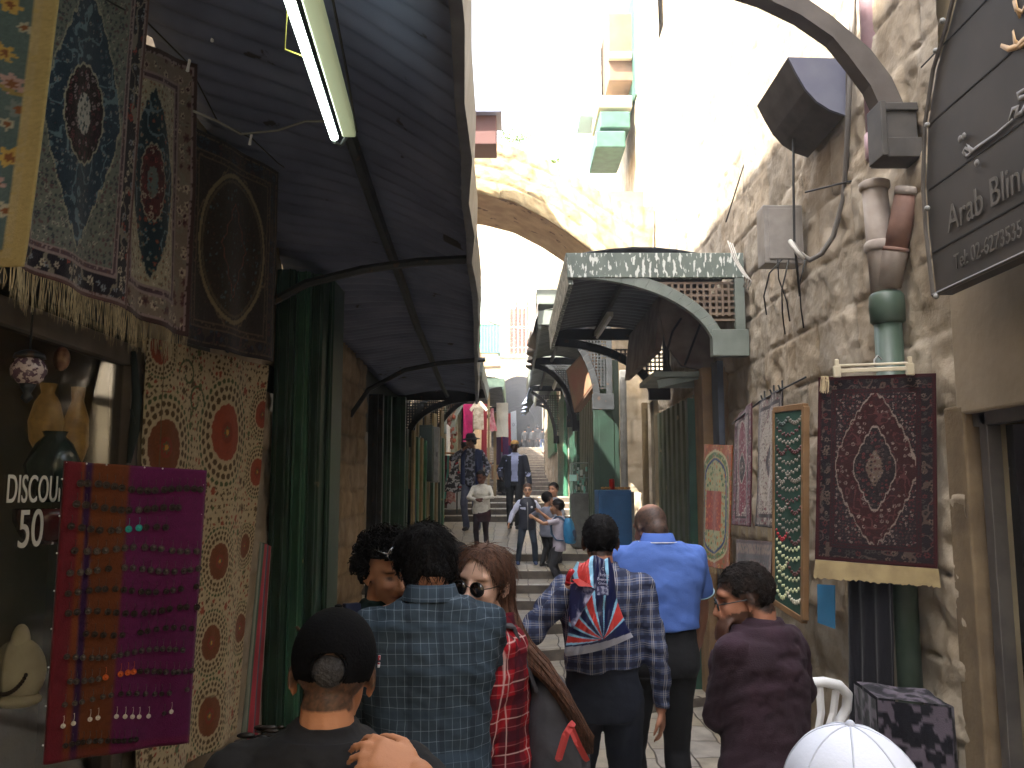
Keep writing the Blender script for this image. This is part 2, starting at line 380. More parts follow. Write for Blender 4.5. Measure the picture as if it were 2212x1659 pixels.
# upper right building bays (sunlit, over-exposed)
bays = empty('stone_building', (2.4, 13, 4), 'tall sunlit building on the right with barred windows and green boxed bays', 'building')
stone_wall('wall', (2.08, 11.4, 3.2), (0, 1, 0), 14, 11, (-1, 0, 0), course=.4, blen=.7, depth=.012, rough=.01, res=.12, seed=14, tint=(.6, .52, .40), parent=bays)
MB().box((4.2, 18.5, 8), (4.1, 14.1, 14)).build('core', m_plaster, bays)
mw = mat('pale_painted_metal', S('c9d2cc'), rough=.5)
# barred windows on the right wall, seen at a slant
for (u0, u1, v0, v1) in ((1462, 1500, 290, 500), (1430, 1447, 380, 505)):
    a, c = PX(u1, v0, 2.04), PX(u0, v1, 2.04)
    w = MB(); w.box((2.09, (a.y + c.y) / 2, (a.z + c.z) / 2), (.04, c.y - a.y, 1.9)); wo_ = w.build('window', mat('window_recess', S('8f8a80'), rough=.6), bays)
    gb = MB()
    for k in range(8):
        yy = a.y + (c.y - a.y) * k / 7; gb.box((2.0, yy, (a.z + c.z) / 2), (.025, .03, 1.95))
    for k in range(4): gb.box((2.0, (a.y + c.y) / 2, (a.z + c.z) / 2 - .9 + .6 * k), (.03, c.y - a.y, .03))
    gb.build('bars', mat('bar_metal', S('8a90a0'), rough=.5), wo_)
# bays: boxed balconies at depth ~20
def bay(u0, u1, v0, v1, Y, dep, m, nm='bay'):
    a, c = P(u0, v0, Y), P(u1, v1, Y); o = MB(); o.box(((a.x + c.x) / 2, Y + dep / 2, (a.z + c.z) / 2), (abs(c.x - a.x), dep, abs(a.z - c.z)))
    return o.build(nm, m, bays, bevel=.02)
mbay = mat('bay_boarding', S('7c604a'), S('66503c'), rough=.7, scale=3); mgb = mat('bay_green', S('3c6456'), S('2f5246'), rough=.6)
bay(1313, 1372, 28, 175, 13.8, 1.2, mbay); bay(1368, 1392, -30, 205, 13.5, 1.6, mgb); bay(1313, 1366, 110, 126, 13.7, .1, mat('cream_rail', S('cfc4ae')), 'rail')
bay(1292, 1366, 205, 232, 13.7, 1.2, mat('bay_cream', S('c9bfa4'))); bay(1286, 1352, 282, 318, 13.6, 1.2, mgb); bay(1296, 1362, 240, 276, 13.65, 1.2, mgb); bay(1250, 1292, 0, 250, 14.6, .8, mat('pale_blue_shade', S('9fc4cf'), rough=.5))
# building on the right from Y 12.4: projects to X 1.3
b3 = building('b', 'right-hand stone building behind the green shutters at the top of the steps', [], ((3.1, 24, 3.1), (3.5, 22, 6.9)))
MB().prism([(1.6, 35, 2), (3.4, 64, 2), (7, 64, 2), (5, 35, 2)], (0, 0, 9)).build('core', m_plaster, b3)
stone_wall('wall', (1.34, 13.0, .2), (0, 1, 0), 22, 4.6, (-1, 0, 0), course=.35, blen=.5, res=.09, seed=24, tint=TINT, parent=b3)
stone_wall('wall', (1.35, 12.95, -.2), (1, 0, 0), .75, 5, (0, -1, 0), course=.35, blen=.4, res=.04, seed=29, tint=(.62, .54, .42), parent=b3)

# left buildings
b4 = empty('stone_building', (-2.6, 9, 0), 'tall stone building on the left that holds the long awning', 'building')
MB().box((-4.2, 6.0, 5.4), (4.0, 3.2, 11.2)).box((-4.4, 11.0, 4.1), (4.0, 7.2, 8.7)).box((-4.3, .2, 5.6), (4.0, 8.4, 11.6)).build('core', m_plaster, b4)
stone_wall('wall', (-1.82, 4.1, -.2), (0, 1, 0), 2.4, 4.2, (1, 0, 0), course=.3, res=.035, seed=41, tint=TINT, parent=b4)
stone_wall('wall', (-1.80, 7.15, -.2), (0, 1, 0), 3.3, 4.0, (1, 0, 0), course=.30, blen=.9, depth=.03, joint=.02, res=.03, seed=42, tint=(.36, .28, .2), parent=b4)
stone_wall('wall', (-2.2, 10.4, -.2), (0, 1, 0), 8.0, 6.4, (1, 0, 0), course=.3, res=.06, seed=43, tint=TINT, parent=b4)
stone_wall('wall', (-2.2, -4, 4.2), (0, 1, 0), 11.6, 7.0, (1, 0, 0), course=.35, res=.12, seed=44, tint=TINT, parent=b4)
b5 = building('b', 'left-hand stone building behind the hanging clothes up the lane', [], ((-3.5, 41, 4.8), (3.6, 45, 8.6)))
stone_wall('wall', (-1.62, 18.4, .9), (0, 1, 0), 45, 8, (1, 0, 0), course=.35, res=.09, seed=51, tint=(.55, .45, .33), parent=b5)
stone_wall('wall', (-3.0, 18.45, .9), (1, 0, 0), 1.4, 4.5, (0, -1, 0), course=.35, res=.06, seed=52, tint=(.55, .45, .33), parent=b5)

# ---- big arch across the lane
arch = empty('stone_arch', (0, 12, 5), 'sunlit stone arch spanning the lane high above the awnings', 'arch')
Ya = 12.0
outer = [(760, 330), (860, 300), (960, 290), (1040, 300), (1110, 318), (1180, 345), (1240, 380), (1300, 415), (1352, 442), (1385, 448), (1412, 446)]
inner = [(760, 470), (860, 420), (960, 408), (1040, 418), (1110, 436), (1180, 472), (1240, 512), (1300, 560), (1345, 610), (1380, 660), (1412, 720)]
def smp(pl, t):
    d = [0]
    for a, b in zip(pl, pl[1:]): d.append(d[-1] + math.hypot(b[0] - a[0], b[1] - a[1]))
    s = t * d[-1]
    for i in range(len(d) - 1):
        if s <= d[i + 1] or i == len(d) - 2:
            k = (s - d[i]) / (d[i + 1] - d[i]); return (pl[i][0] + (pl[i + 1][0] - pl[i][0]) * k, pl[i][1] + (pl[i + 1][1] - pl[i][1]) * k)
TH = 1.5
n_o = [P(*smp(outer, i / 60), Ya) for i in range(61)]; n_i = [P(*smp(inner, i / 60), Ya) for i in range(61)]
def arch_bend(pts, A, B):
    t = A / A.max() * 60; i = np.clip(t.astype(int), 0, 59); f = (t - i)[..., None]; O = np.array(n_o); I = np.array(n_i)
    po = O[i] * (1 - f) + O[i + 1] * f; pi = I[i] * (1 - f) + I[i + 1] * f; s = (B / B.max())[..., None]
    r = pi * (1 - s) + po * s; r[..., 1] = Ya - (pts[..., 1] * -1 if False else -pts[..., 1]); return r
stone_wall('arch_face', (0, 0, 0), (1, 0, 0), 4.6, 1.0, (0, -1, 0), course=.26, blen=.24, depth=.03, rough=.02, joint=.016, res=.03, seed=61, tint=(.55, .44, .26), parent=arch, bend=arch_bend)
v = [Vector((0, .03, 0)) + p for p in n_i] + [p + Vector((0, TH, 0)) for p in n_i]; fs = [(i, i + 1, i + 62, i + 61) for i in range(60)]
v2 = [Vector((0, .03, .0)) + p for p in n_o] + [p + Vector((0, TH, 0)) for p in n_o]
m_soffit = mat('arch_soffit_plaster', S('c8a678'), S('ae8c62'), rough=.95, scale=4, bump=.3, bscale=18, c3=S('7a5a3c'), t3=.64, s3=5)
MB().add(v, fs).build('soffit', m_soffit, arch, smooth=True)
MB().add(v2, fs).build('top', m_soffit, arch, smooth=True)
MB().add([p + Vector((0, TH, 0)) for p in n_o] + [p + Vector((0, TH, 0)) for p in n_i], fs).build('back', m_soffit, arch)
# weeds on the arch
rnd = random.Random(5)
for (uu, vv, sc, lb) in ((1118, 305, .16, 'leafy green weed growing on top of the stone arch'), (1200, 352, .06, 'tiny weed rooted halfway down the top edge of the stone arch')):
    c0 = P(uu, vv, Ya + .3); lv, lf_ = [tuple(c0)], []
    for k in range(260 if sc > .1 else 70):
        d = Vector((rnd.gauss(0, 1.3), rnd.gauss(0, .7), abs(rnd.gauss(0, .8)))) * sc * .8; p = c0 + d; a = Vector((rnd.gauss(0, 1), rnd.gauss(0, 1), rnd.gauss(0, 1))).normalized() * .022; b = a.orthogonal().normalized() * .014
        n0 = len(lv); lv += [tuple(q_) for q_ in (p - a, p + b, p + a, p - b, p - a + b * .15)]; lf_ += [(n0, n0 + 1, n0 + 2, n0 + 3), (0, n0, n0 + 4)]
    mbw = MB(); mbw.add(lv, lf_); o = mbw.build('weed', mat('weed_leaf', S('6f8a3a'), S('4c6a28'), rough=.7)); tag(o, lb, 'plant')

# ---- far facade over the vaulted passage
ff = empty('stone_building', (0.4, 65, 6), 'pale stone house closing the lane above a dark vaulted passage', 'building')
YF = 64.0
def fb(u0, u1, v0, v1, dy=0): a, b = P(u0, v0, YF + dy), P(u1, v1, YF + dy); return a, b
# facade with arch opening: build columns of stone with a hole
xl, xr = P(985, 800, YF).x, P(1300, 800, YF).x
ac, ar_top = P(1122, 815, YF), None
ax0, ax1 = P(1072, 900, YF).x, P(1172, 900, YF).x; r = (ax1 - ax0) / 2; axc = (ax0 + ax1) / 2; zs = P(1122, 812, YF).z - r
def fac(pts, A, B): return pts
w = stone_wall('wall', (xl, YF, zs + r + .02), (1, 0, 0), xr - xl, 16, (0, -1, 0), course=.6, blen=1.0, res=.16, depth=.02, seed=71, tint=(.62, .54, .42), parent=ff)
mbf = MB(); arcp = [Vector((axc - r * math.cos(math.pi * k / 20), YF, zs + r * math.sin(math.pi * k / 20))) for k in range(21)]
mbf.prism([Vector((xl, YF, 3))] + [Vector((ax0, YF, 3))] + arcp[:11] + [Vector((xl, YF, zs + r + .03))], (0, .5, 0)); mbf.prism([Vector((ax1, YF, 3)), Vector((xr, YF, 3)), Vector((xr, YF, zs + r + .03))] + arcp[10:][::1][:0] + [Vector((axc, YF, zs + r + .03))] + arcp[11:], (0, .5, 0))
mbf.build('arch_wall', mat('pale_stone_blocks', S('b5a88e'), S('93866e'), rough=.9, scale=1.2, bump=.3), ff)
vo = MB()
for k in range(13):
    a0, a1 = math.pi * k / 13 + .01, math.pi * (k + 1) / 13 - .01
    pl = [Vector((axc - q * math.cos(a), YF - .06, zs + q * math.sin(a))) for q, a in ((r, a0), (r + 1.05, a0), (r + 1.05, a1), (r, a1))]; vo.prism(pl, (0, .2, 0))
vo.build('voussoirs', mat('pale_voussoirs', S('d0c6b0'), S('b8ac92'), rough=.9, scale=2), ff)
vt = MB(); vt.add([Vector((p.x, YF + .5 + d, p.z)) for d in (0, 24) for p in arcp], [(i, i + 1, i + 22, i + 21) for i in range(20)])
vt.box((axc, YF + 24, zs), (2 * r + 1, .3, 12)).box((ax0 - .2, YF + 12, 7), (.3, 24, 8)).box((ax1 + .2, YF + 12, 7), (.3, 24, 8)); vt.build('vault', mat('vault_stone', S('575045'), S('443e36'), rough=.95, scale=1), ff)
# barred window
a, b = fb(1097, 1140, 651, 763, -.05)
wi = MB().box(((a.x + b.x) / 2, YF - .03, (a.z + b.z) / 2), (b.x - a.x, .1, a.z - b.z)).build('window', mat('orange_shutter', S('a8542c'), S('8c4424'), rough=.7), ff, bevel=.02)
la = MB()
for k in range(2):
    for q in range(1, 14):
        zz = b.z + (a.z - b.z) * .78 * q / 14; xw = (b.x - a.x) * .42; xc = a.x + (b.x - a.x) * (.27 + .47 * k); la.bar((xc - xw / 2, YF - .1, zz), (xc + xw / 2, YF - .1, zz + .08), .03, .08)
la.build('lattice', mat('dark_orange_lattice', S('7a3418')), wi)
MB().box((a.x + (b.x - a.x) * .27, YF - .1, a.z - .36), (.38, .04, .5)).box((a.x + (b.x - a.x) * .73, YF - .1, a.z - .36), (.38, .04, .5)).build('pane', mat('far_glass', S('7f94ac'), rough=.2), wi)
bb = MB()
for k in range(5): bb.box((a.x + (b.x - a.x) * (.08 + .21 * k), YF - .28, (a.z + b.z) / 2), (.05, .05, a.z - b.z + .1))
for q in range(3): bb.box(((a.x + b.x) / 2, YF - .28, b.z + (a.z - b.z) * (.1 + .4 * q)), (b.x - a.x, .03, .03))
bb.build('bars', mat('pale_bar', S('cfd0cc')), wi)
a, b = fb(1085, 1180, 770, 775); MB().box(((a.x + b.x) / 2, YF - .1, a.z), (b.x - a.x + 1, .25, .16)).build('ledge', mat('ledge_stone', S('c8bda4')), ff)
# green balcony
YB = 56.0; a, b = P(1034, 615, YB), P(1080, 700, YB); c = P(1075, 762, YB)
bl = MB().box(((a.x + b.x) / 2, YB + .8, (b.z + c.z) / 2 + .0), (b.x - a.x, 1.6, b.z - c.z)).build('balcony', mat('mint_green_boards', S('3f9a74'), S('348062'), rough=.6, scale=3), ff)
rb = MB()
for k in range(8): rb.box((a.x + (b.x - a.x) * k / 7, YB - .02, (b.z + c.z) / 2), (.04, .03, b.z - c.z))
rb.build('boards', mat('mint_green_rib', S('62b394')), bl)
MB().box(((a.x + b.x) / 2, YB + .8, (a.z + b.z) / 2), (b.x - a.x - .05, 1.5, a.z - b.z)).build('glazing', mat('balcony_glass', S('b8c4b8'), S('8a9c94'), rough=.2, scale=2), bl)
gr = MB()
for xx in (0, .5, 1): gr.box((a.x + (b.x - a.x) * xx, YB - .02, (a.z + b.z) / 2), (.06, .06, a.z - b.z))
for zz in (0, .68, 1): gr.box(((a.x + b.x) / 2, YB - .03, b.z + (a.z - b.z) * zz), (b.x - a.x, .06, .06))
gr.build('frame', mat('green_frame', S('7d9c68')), bl)
MB().prism([P(1034, 764, YB - .1), P(1075, 764, YB - .1), P(1082, 790, YB - .1), P(1034, 792, YB - .1)], (0, 1.4, 0)).build('bracket', mat('old_boards', S('8c7a58')), bl)
# ================================================================ AWNINGS
def canopy(label, xe, xw, y0, y1, ze, zw_low, side, zrise=lambda y: 0, m=None, fascia=.2, ends=(True, True), endcap=True, arcw=.09, lat=.045, tubes=1, pitch=.16, edge=None, m_f=None):
    """awning from the wall (x=xw) to the lane edge (x=xe); corrugated sheet, fascia, lattice end frames with a quarter arch"""
    m = m or m_canopy; sgn = 1 if xw > xe else -1
    ob = empty('awning', (xw, (y0 + y1) / 2, ze), label, 'awning', 'awnings over the lane')
    ex = edge or (lambda y: (xe, ze))
    n = int((y1 - y0) / pitch) * 8; pts = np.zeros((9, n + 1, 3))
    for i in range(n + 1):
        y = y0 + (y1 - y0) * i / n; ph = (i % 8) / 8; prof = .035 * min(1, max(0, 2.4 * abs(ph - .5) - .25)); e, z = ex(y)
        for j in range(9):
            t = j / 8; x = e + (xw - e) * t; dz = .10 * math.sin(math.pi * min(1, t * 1.2)) * .8
            pts[j, i] = (x, y, z + zrise(y) * t + dz + prof + .006 * mnoise.noise(Vector((x * 3, y * 2, 1))))
    grid_mesh('roof_sheet', pts, n, 8, m, ob, solid=.004)
    fa = MB(); K = max(2, int((y1 - y0) / .5)); r1, r2, r3 = [], [], []
    for i in range(K + 1):
        y = y0 + (y1 - y0) * i / K; e, z = ex(y); w = .012 * mnoise.noise(Vector((y * 1.7, 3, ze)))
        r1.append([(e - sgn * .012 + w, y, z + .06), (e + sgn * .012 + w, y, z + .06), (e + sgn * .05 + w, y, z - fascia), (e + sgn * .01 + w * 2, y, z - fascia)])
    fa.loft(r1); fa.build('fascia', m_f or m_greygreen, ob)
    rb = MB()
    for xx in (.38,): rb.tube([(ex(q)[0] + (xw - ex(q)[0]) * xx, q, ex(q)[1] - .01 + zrise(q) * xx) for q in np.linspace(y0, y1, 12)], .035, 6)
    rb.build('purlin', m_dark, ob)
    for kk, y in enumerate((y0, y1)):
        if not ends[kk]: continue
        e, z = ex(y); top = z + .05; wid = abs(xw - e); H = top - zw_low - .22
        fr = MB(); hb = .05
        (MB().box(((e + xw) / 2, y - .004, top - fascia / 2), (wid, .07, fascia)).build('front_fascia', m_f or m_greygreen, ob, bevel=.004) if kk == 0 else None)
        fr.box(((e + xw) / 2, y, top - fascia / 2), (wid - .01, .05, fascia - .02)) if kk == 0 else fr.box(((e + xw) / 2, y, top - .06), (wid, .05, .14))
        arc = [(e + (xw - sgn * .25 - e) * math.sin(a), top - fascia - H * (1 - math.cos(a))) for a in np.linspace(0, math.pi / 2, 18)]
        out = [Vector((x, y - .03, zz)) for x, zz in arc]
        inn = []
        for i, (x, zz) in enumerate(arc):
            a = math.pi / 2 * i / 17; d = Vector((sgn * math.sin(a), 0, math.cos(a))); inn.append(Vector((x, y - .03, zz)) + Vector((sgn * math.sin(a) * arcw, 0, math.cos(a) * arcw)) if i > 0 else Vector((x, y - .03, zz + .02)))
        for i in range(17): fr.prism([out[i], out[i + 1], inn[i + 1], inn[i]], (0, .06, 0))
        fr.box((xw - sgn * .04, y, (top + zw_low) / 2), (.08, .07, top - zw_low))
        if kk == 0: fr.box((xw - sgn * .13, y, zw_low + .11), (.30, .10, .22))
        else: fr.box((xw - sgn * .13, y, zw_low + .1), (.26, .08, .2))
        fr.build('end_frame', m_greygreen if kk == 0 and endcap else m_dark, ob, bevel=.004)
        la = MB(); ztop = top - fascia - .03
        def arc_z(x):
            s = (x - e) / (xw - sgn * .25 - e); return top - fascia - H * (1 - math.sqrt(max(0, 1 - min(1, abs(s)) ** 2))) if abs(s) < 1 else zw_low + .25
        x = e + sgn * wid * .42
        xs_, st = [], lat
        while abs(x - e) < wid - .1:
            zb = arc_z(x) + arcw * .9
            if ztop - zb > .03: la.box((x, y, (ztop + zb) / 2), (.018, .014, ztop - zb))
            x += sgn * st
        zz = ztop - .01
        while zz > zw_low + .28:
            # leftmost x at this height outside the arch
            s = math.sqrt(max(0, 1 - (1 - max(0, (top - fascia - (zz - arcw * .9))) / H) ** 2)) if (top - fascia - (zz - arcw * .9)) < H else 1
            xa = e + (xw - sgn * .25 - e) * max(.42, s); 
            if abs(xw - xa) > .12: la.box(((xa + xw - sgn * .08) / 2, y + .002, zz), (abs(xw - sgn * .08 - xa), .012, .018))
            zz -= st
        la.build('lattice_panel', mat('orange_brown_lattice', S('82705f'), S('6a5a4c'), rough=.7) if kk == 0 and endcap else m_dark, ob)
    return ob
# long near awning on the left
LZ = 3.4
e0, e1, e2, e3 = PZ(1008, -60, LZ), PZ(1022, 400, LZ), PZ(1036, 620, LZ), PZ(1034, 852, LZ)
def ledge(y):
    pl = [(-3.0, e0.x + .02), (e0.y, e0.x), (e1.y, e1.x), (e2.y, e2.x), (e3.y, e3.x)]
    for (ya, xa), (yb, xb) in zip(pl, pl[1:]):
        if y <= yb or yb == pl[-1][0]: return (xa + (xb - xa) * (y - ya) / (yb - ya), LZ + .03 * math.sin(y * .9))
m_near = mat('blue_grey_sheet', S('747a92'), S('5c6178'), rough=.65, metal=.1, scale=2, c3=S('33302f'), t3=.68, s3=4)
A1 = canopy('long dark corrugated awning overhead on the left, nearest the camera', -.3, -1.85, -1.6, 13.6, LZ, 2.62, 'L', m=m_near, zrise=lambda y: max(0, min(.95, .95 - (y - 3.3) * .2)), ends=(False, True), edge=ledge, fascia=.14, m_f=mat('grey_edge_strip', S('66676c'), S('54555a'), rough=.5, metal=.3))
# curved rib and joists under it
rib = MB(); q = [P(u, v, y) for u, v, y in ((612, 520, 5.6), (660, 470, 5.45), (740, 432, 5.3), (820, 410, 5.2), (900, 398, 5.1), (1000, 392, 5.05))]
q = [Vector((-1.80, 5.3, 2.75)), Vector((-1.62, 5.3, 3.0)), Vector((-1.3, 5.3, 3.18)), Vector((-.95, 5.3, 3.27)), Vector((-.6, 5.3, 3.32)), Vector((-.24, 5.3, 3.34))]
rib.tube(q, .028, 6); rib.build('curved_rib', m_dark, A1)
rib = MB(); rib.tube([(-1.8, 9.5, 2.7), (-1.6, 9.5, 3.0), (-1.2, 9.5, 3.22), (-.8, 9.5, 3.3), (-.3, 9.5, 3.34)], .028, 6); rib.build('curved_rib', m_dark, A1)
MB().prism([(-1.84, 3.0, 2.62), (-1.84, 13.6, 2.62), (-1.84, 13.6, 3.42), (-1.84, 3.0, 3.42)], (.02, 0, 0)).build('back_board', m_dark, A1)
A2 = canopy('left-hand awning with square-holed lattice, second one up the lane', -.50, -1.9, 14.3, 18.2, 4.0, 2.6, 'L', m=m_canopy2, ends=(True, True), endcap=False)
A3 = canopy('third awning on the left, pale green edge, hanging clothes below it', -.18, -1.6, 20.0, 27.0, 4.45, 3.2, 'L', m=m_canopy2, ends=(True, True), m_f=mat('pale_mint_edge', S('9db8a4'), S('84a08c'), rough=.6))
# right awnings
B1 = canopy('big grey-green awning on the right with flaking paint and lattice end', .46, 1.93, 7.0, 10.4, 3.80, 2.98, 'R', ends=(True, True), m_f=m_fascia, fascia=.21, arcw=.10, lat=.052)
B2 = canopy('crooked right-hand awning just beyond the flaking one, draped with grey sheeting', .36, 1.4, 11.9, 16.2, 4.35, 3.0, 'R', m=m_canopy2, ends=(True, True), endcap=False)
B3 = canopy('third awning on the right up the lane', .38, 1.34, 16.6, 22.3, 4.55, 3.1, 'R', m=m_canopy2, ends=(True, True), endcap=False)
B4 = canopy('fourth and farthest awning on the right', .80, 1.9, 23.5, 31, 5.1, 3.9, 'R', m=m_canopy2, ends=(True, True), endcap=False)
# crumpled sheeting hung on awning edges
def drape(label, us, Y0, Y1, m, seed=0):
    """cloth between top line and bottom line given as world points"""
    (a, b, c, d) = us; n, k = 40, 16
    def fn(s, t):
        p = (a * (1 - s) + b * s) * (1 - t) + (d * (1 - s) + c * s) * t
        w = .045 * math.sin(s * 23 + seed + 2 * t) * (.3 + t) + .03 * mnoise.noise(Vector((s * 8, t * 5, seed)))
        return p + Vector((w, w * .5, .02 * mnoise.noise(Vector((s * 9, t * 3, seed + 4)))))
    o = MB().sheet(fn, n, k).build('hanging_sheet', m, smooth=True, solid=.006); tag(o, label, 'tarp'); return o
m_tarp = mat('grey_tarp', S('8a8480'), S('6e6a66'), rough=.6, scale=3)
m_tarp2 = mat('silver_blue_tarp', S('98a4ba'), S('6a7284'), rough=.35, scale=4, metal=.3)
drape('crumpled grey tarpaulin hanging from the lane edge of the crooked right awning', (P(1163, 650, 11.8), P(1152, 760, 16), P(1142, 800, 16), P(1148, 745, 11.8)), 0, 0, m_tarp, 2)
drape('shiny silver blue tarpaulin hanging off the end of the third right awning', (P(1146, 838, 17), P(1152, 870, 21), P(1130, 900, 21), P(1134, 868, 17)), 0, 0, m_tarp2, 5)
o = MB().box((.55, 12.2, 4.62), (.4, .5, .22)).box((.75, 12.4, 4.55), (.25, .3, .3)).build('ventilation_box', m_greygreen, bevel=.01); tag(o, 'small grey metal box lying on top of the crooked right awning', 'box')
# cowl and shelf under the big right awning
cw = empty('shelf_hood', (1.8, 8.2, 2.9), 'rusty curved steel hood with a shelf fixed to the wall under the flaking awning', 'hood')
pr = [(1.90, 3.78), (1.42, 3.75), (1.40, 3.55), (1.46, 3.25), (1.60, 3.05), (1.90, 2.98)]
MB().prism([Vector((x, 8.0, z)) for x, z in pr], (0, .05, 0)).build('end_plate', mat('brown_grey_steel', S('7c6f64'), S('5e4c42'), rough=.7, scale=5), cw, bevel=.005)
MB().prism([Vector((x, 8.05, z)) for x, z in ((1.42, 3.75), (1.39, 3.5), (1.36, 3.2), (1.42, 3.2), (1.46, 3.5), (1.47, 3.75))], (0, 2.2, 0)).build('side_plate', mat('brown_grey_steel'), cw)
MB().box((1.62, 8.3, 2.95), (.62, .9, .05)).bar((1.35, 7.9, 2.86), (1.86, 7.9, 2.98), .03, .08).build('shelf', m_greygreen, cw, bevel=.005)
MB().tube([(1.5, 8.0, 2.99), (1.45, 7.99, 3.15), (1.52, 7.98, 3.38), (1.6, 7.97, 3.5)], .012, 6).tube([(1.62, 7.96, 3.05), (1.7, 7.96, 3.25), (1.78, 7.96, 3.45)], .012, 6).build('cable', m_cable, cw)
# tube lamps under the right awnings (unlit)
for (p, q_, lb) in ((PZ(1318, 678, 3.72), PZ(1290, 722, 3.70), 'unlit tube lamp under the flaking right awning'), (PZ(1208, 806, 4.2), PZ(1196, 838, 4.2), 'unlit tube lamp under the crooked second right awning')):
    L_ = empty('tube_lamp', p, lb, 'lamp'); MB().bar(p, q_, .07, .05).build('housing', mat('lamp_housing', S('b5b2a4')), L_, bevel=.004); MB().tube([p - Vector((0, 0, .04)), q_ - Vector((0, 0, .04))], .016, 8).build('tube', m_white, L_)
# lit tube lamp on the left
a, b = P(614, -60, 2.9), P(728, 292, 3.9)
a.z = b.z = 0; za = PZ(606, -60, 3.2); a, b = PZ(606, -60, 3.18), PZ(722, 296, 3.18)
L_ = empty('tube_lamp', (a + b) / 2, 'lit fluorescent tube lamp glowing white under the left awning', 'lamp')
sh = Vector((.055, 0, .02))
MB().bar(a + sh, b + sh, .05, .045).build('housing', mat('lamp_housing_cream', S('c9cbb0'), rough=.4, emit=S('c8d8a8'), es=.04), L_, bevel=.006)
MB().tube([a, b], .0155, 10).build('tube', mat('lit_tube', (1, 1, 1), emit=(.82, 1, .9), es=2.2), L_, smooth=True)
MB().tube([a + sh * 2, (a + b) / 2 + sh * 1.9 + Vector((0, 0, -.03)), b + sh * 1.5 + Vector((0, 0, -.01))], .004, 5).tube([b + sh, b + Vector((.02, .03, -.02)), b - Vector((0, 0, .02))], .008, 5).build('cable', m_cable, L_)
MB().tube([a + (b - a) * .1, a + (b - a) * .32 + Vector((-.05, 0, -.03)), a + (b - a) * .46 + Vector((-.01, 0, .02))], .002, 4).build('yellow_wire', mat('yellow_wire', S('b8b040')), L_)
# ================================================================ LEFT SIDE
# green shutter housing column
def ribbed(name, label, cat, x, y0, y1, z0, z1, m, nrib=6, dep=.04, face=1, group=None, extra=None):
    """vertical ribbed metal panel facing the lane (normal +x if face>0)"""
    o = empty(name, (x, (y0 + y1) / 2, z0), label, cat, group); mb = MB()
    mb.box((x - face * .03, (y0 + y1) / 2, (z0 + z1) / 2), (.03, y1 - y0, z1 - z0))
    for k in range(nrib):
        y = y0 + (y1 - y0) * (k + .5) / nrib; w = (y1 - y0) / nrib
        mb.prism([Vector((x - face * .015, y - w * .42, z0)), Vector((x - face * .015 + face * dep, y - w * .25, z0)), Vector((x - face * .015 + face * dep, y + w * .25, z0)), Vector((x - face * .015, y + w * .42, z0))], (0, 0, z1 - z0))
    mb.build('panel', m, o, bevel=.003)
    if extra: extra(o)
    return o
gc = empty('shutter_column', (-1.7, 6.8, 0), 'dark green folded metal shutter column beside the embroidered cloth', 'shutter')
for i, (x0, x1, dpt, mm) in enumerate(((588, 628, 6.35, m_dkgreen), (628, 662, 6.42, m_green), (662, 692, 6.50, m_dkgreen), (692, 716, 6.7, m_dkgreen))):
    pa, pb = P(x0, 900, dpt), P(x1, 900, dpt); mb = MB(); mb.box(((pa.x + pb.x) / 2, dpt + .2, 1.75), (pb.x - pa.x, .4, 3.6))
    for k in range(2): mb.box((pa.x + (pb.x - pa.x) * (.25 + .5 * k), dpt - .012, 1.75), (.014, .03, 3.6))
    mb.build('panel', mm, gc, bevel=.012)
MB().tube([(-1.56, 6.38, .9), (-1.5, 6.33, .86), (-1.42, 6.36, .84), (-1.36, 6.45, .92)], .012, 6).build('chain', mat('rusty_chain', S('5c4a3c'), rough=.8), gc)
# dark posts and green doors further on
mid = MB
for (u0, u1, Y, v0, v1, mm, nm, lb) in (
    (798, 822, 10.6, 852, 1250, m_dark, 'steel_post', 'dark steel post at the far end of the brown stone wall on the left'),
    (826, 840, 11.4, 856, 1240, m_dkgreen, 'steel_post', 'narrow dark green post next to the dark shop entrance on the left'),
    (846, 872, 12.4, 858, 1200, m_dkgreen, 'door_leaf', 'dark green door leaf under the first left lattice arch'),):
    a, b = P(u0, v0, Y), P(u1, v1, Y); z0 = gz(Y) - .05; o = MB(); o.box(((a.x + b.x) / 2, Y, (z0 + a.z) / 2), (b.x - a.x, .1, a.z - z0)).box(((a.x + b.x) / 2, Y - .05, (z0 + a.z) / 2), ((b.x - a.x) * .35, .04, a.z - z0))
    o = o.build(nm, mm, bevel=.008); tag(o, lb, 'post' if 'post' in nm else 'door')
def slat_door(label, u0, u1, Y0, Y1, vtop, mats, seed=0):
    """folded row of narrow metal leaves between two points along the wall"""
    a, b = P(u0, 1000, Y0), P(u1, 1000, Y1); z0 = gz(Y0) - .02; z1 = P(u0, vtop, Y0).z; rr = random.Random(seed)
    o = empty('folding_door', (a.x, Y0, z0), label, 'door'); n = 9
    for k in range(n):
        p = a.lerp(b, k / n); q = a.lerp(b, (k + .86) / n); d = (q - p); nrm = Vector((d.y, -d.x, 0)).normalized() * (.03 + .05 * (k % 2)) * (-1 if a.x > 0 else 1)
        p = Vector((p.x, p.y, z0)) + nrm; q = Vector((q.x, q.y, z0)) + nrm
        MB().prism([p, q, q + nrm * .5, p + nrm * .5], (0, 0, z1 - z0 + rr.uniform(-.12, .02))).build('leaf', mats[k % len(mats)], o, bevel=.003)
    return o
m_tan = mat('tan_board', S('94805c'), S('7c6a4c'), rough=.8, scale=6); m_brightgreen = mat('bright_green_paint', S('2a6c48'), S('205438'), rough=.4)
slat_door('row of green and tan folding door leaves on the left under the first lattice arch', 872, 912, 12.9, 15.2, 925, [m_dkgreen, m_tan, m_dkgreen, m_brightgreen])
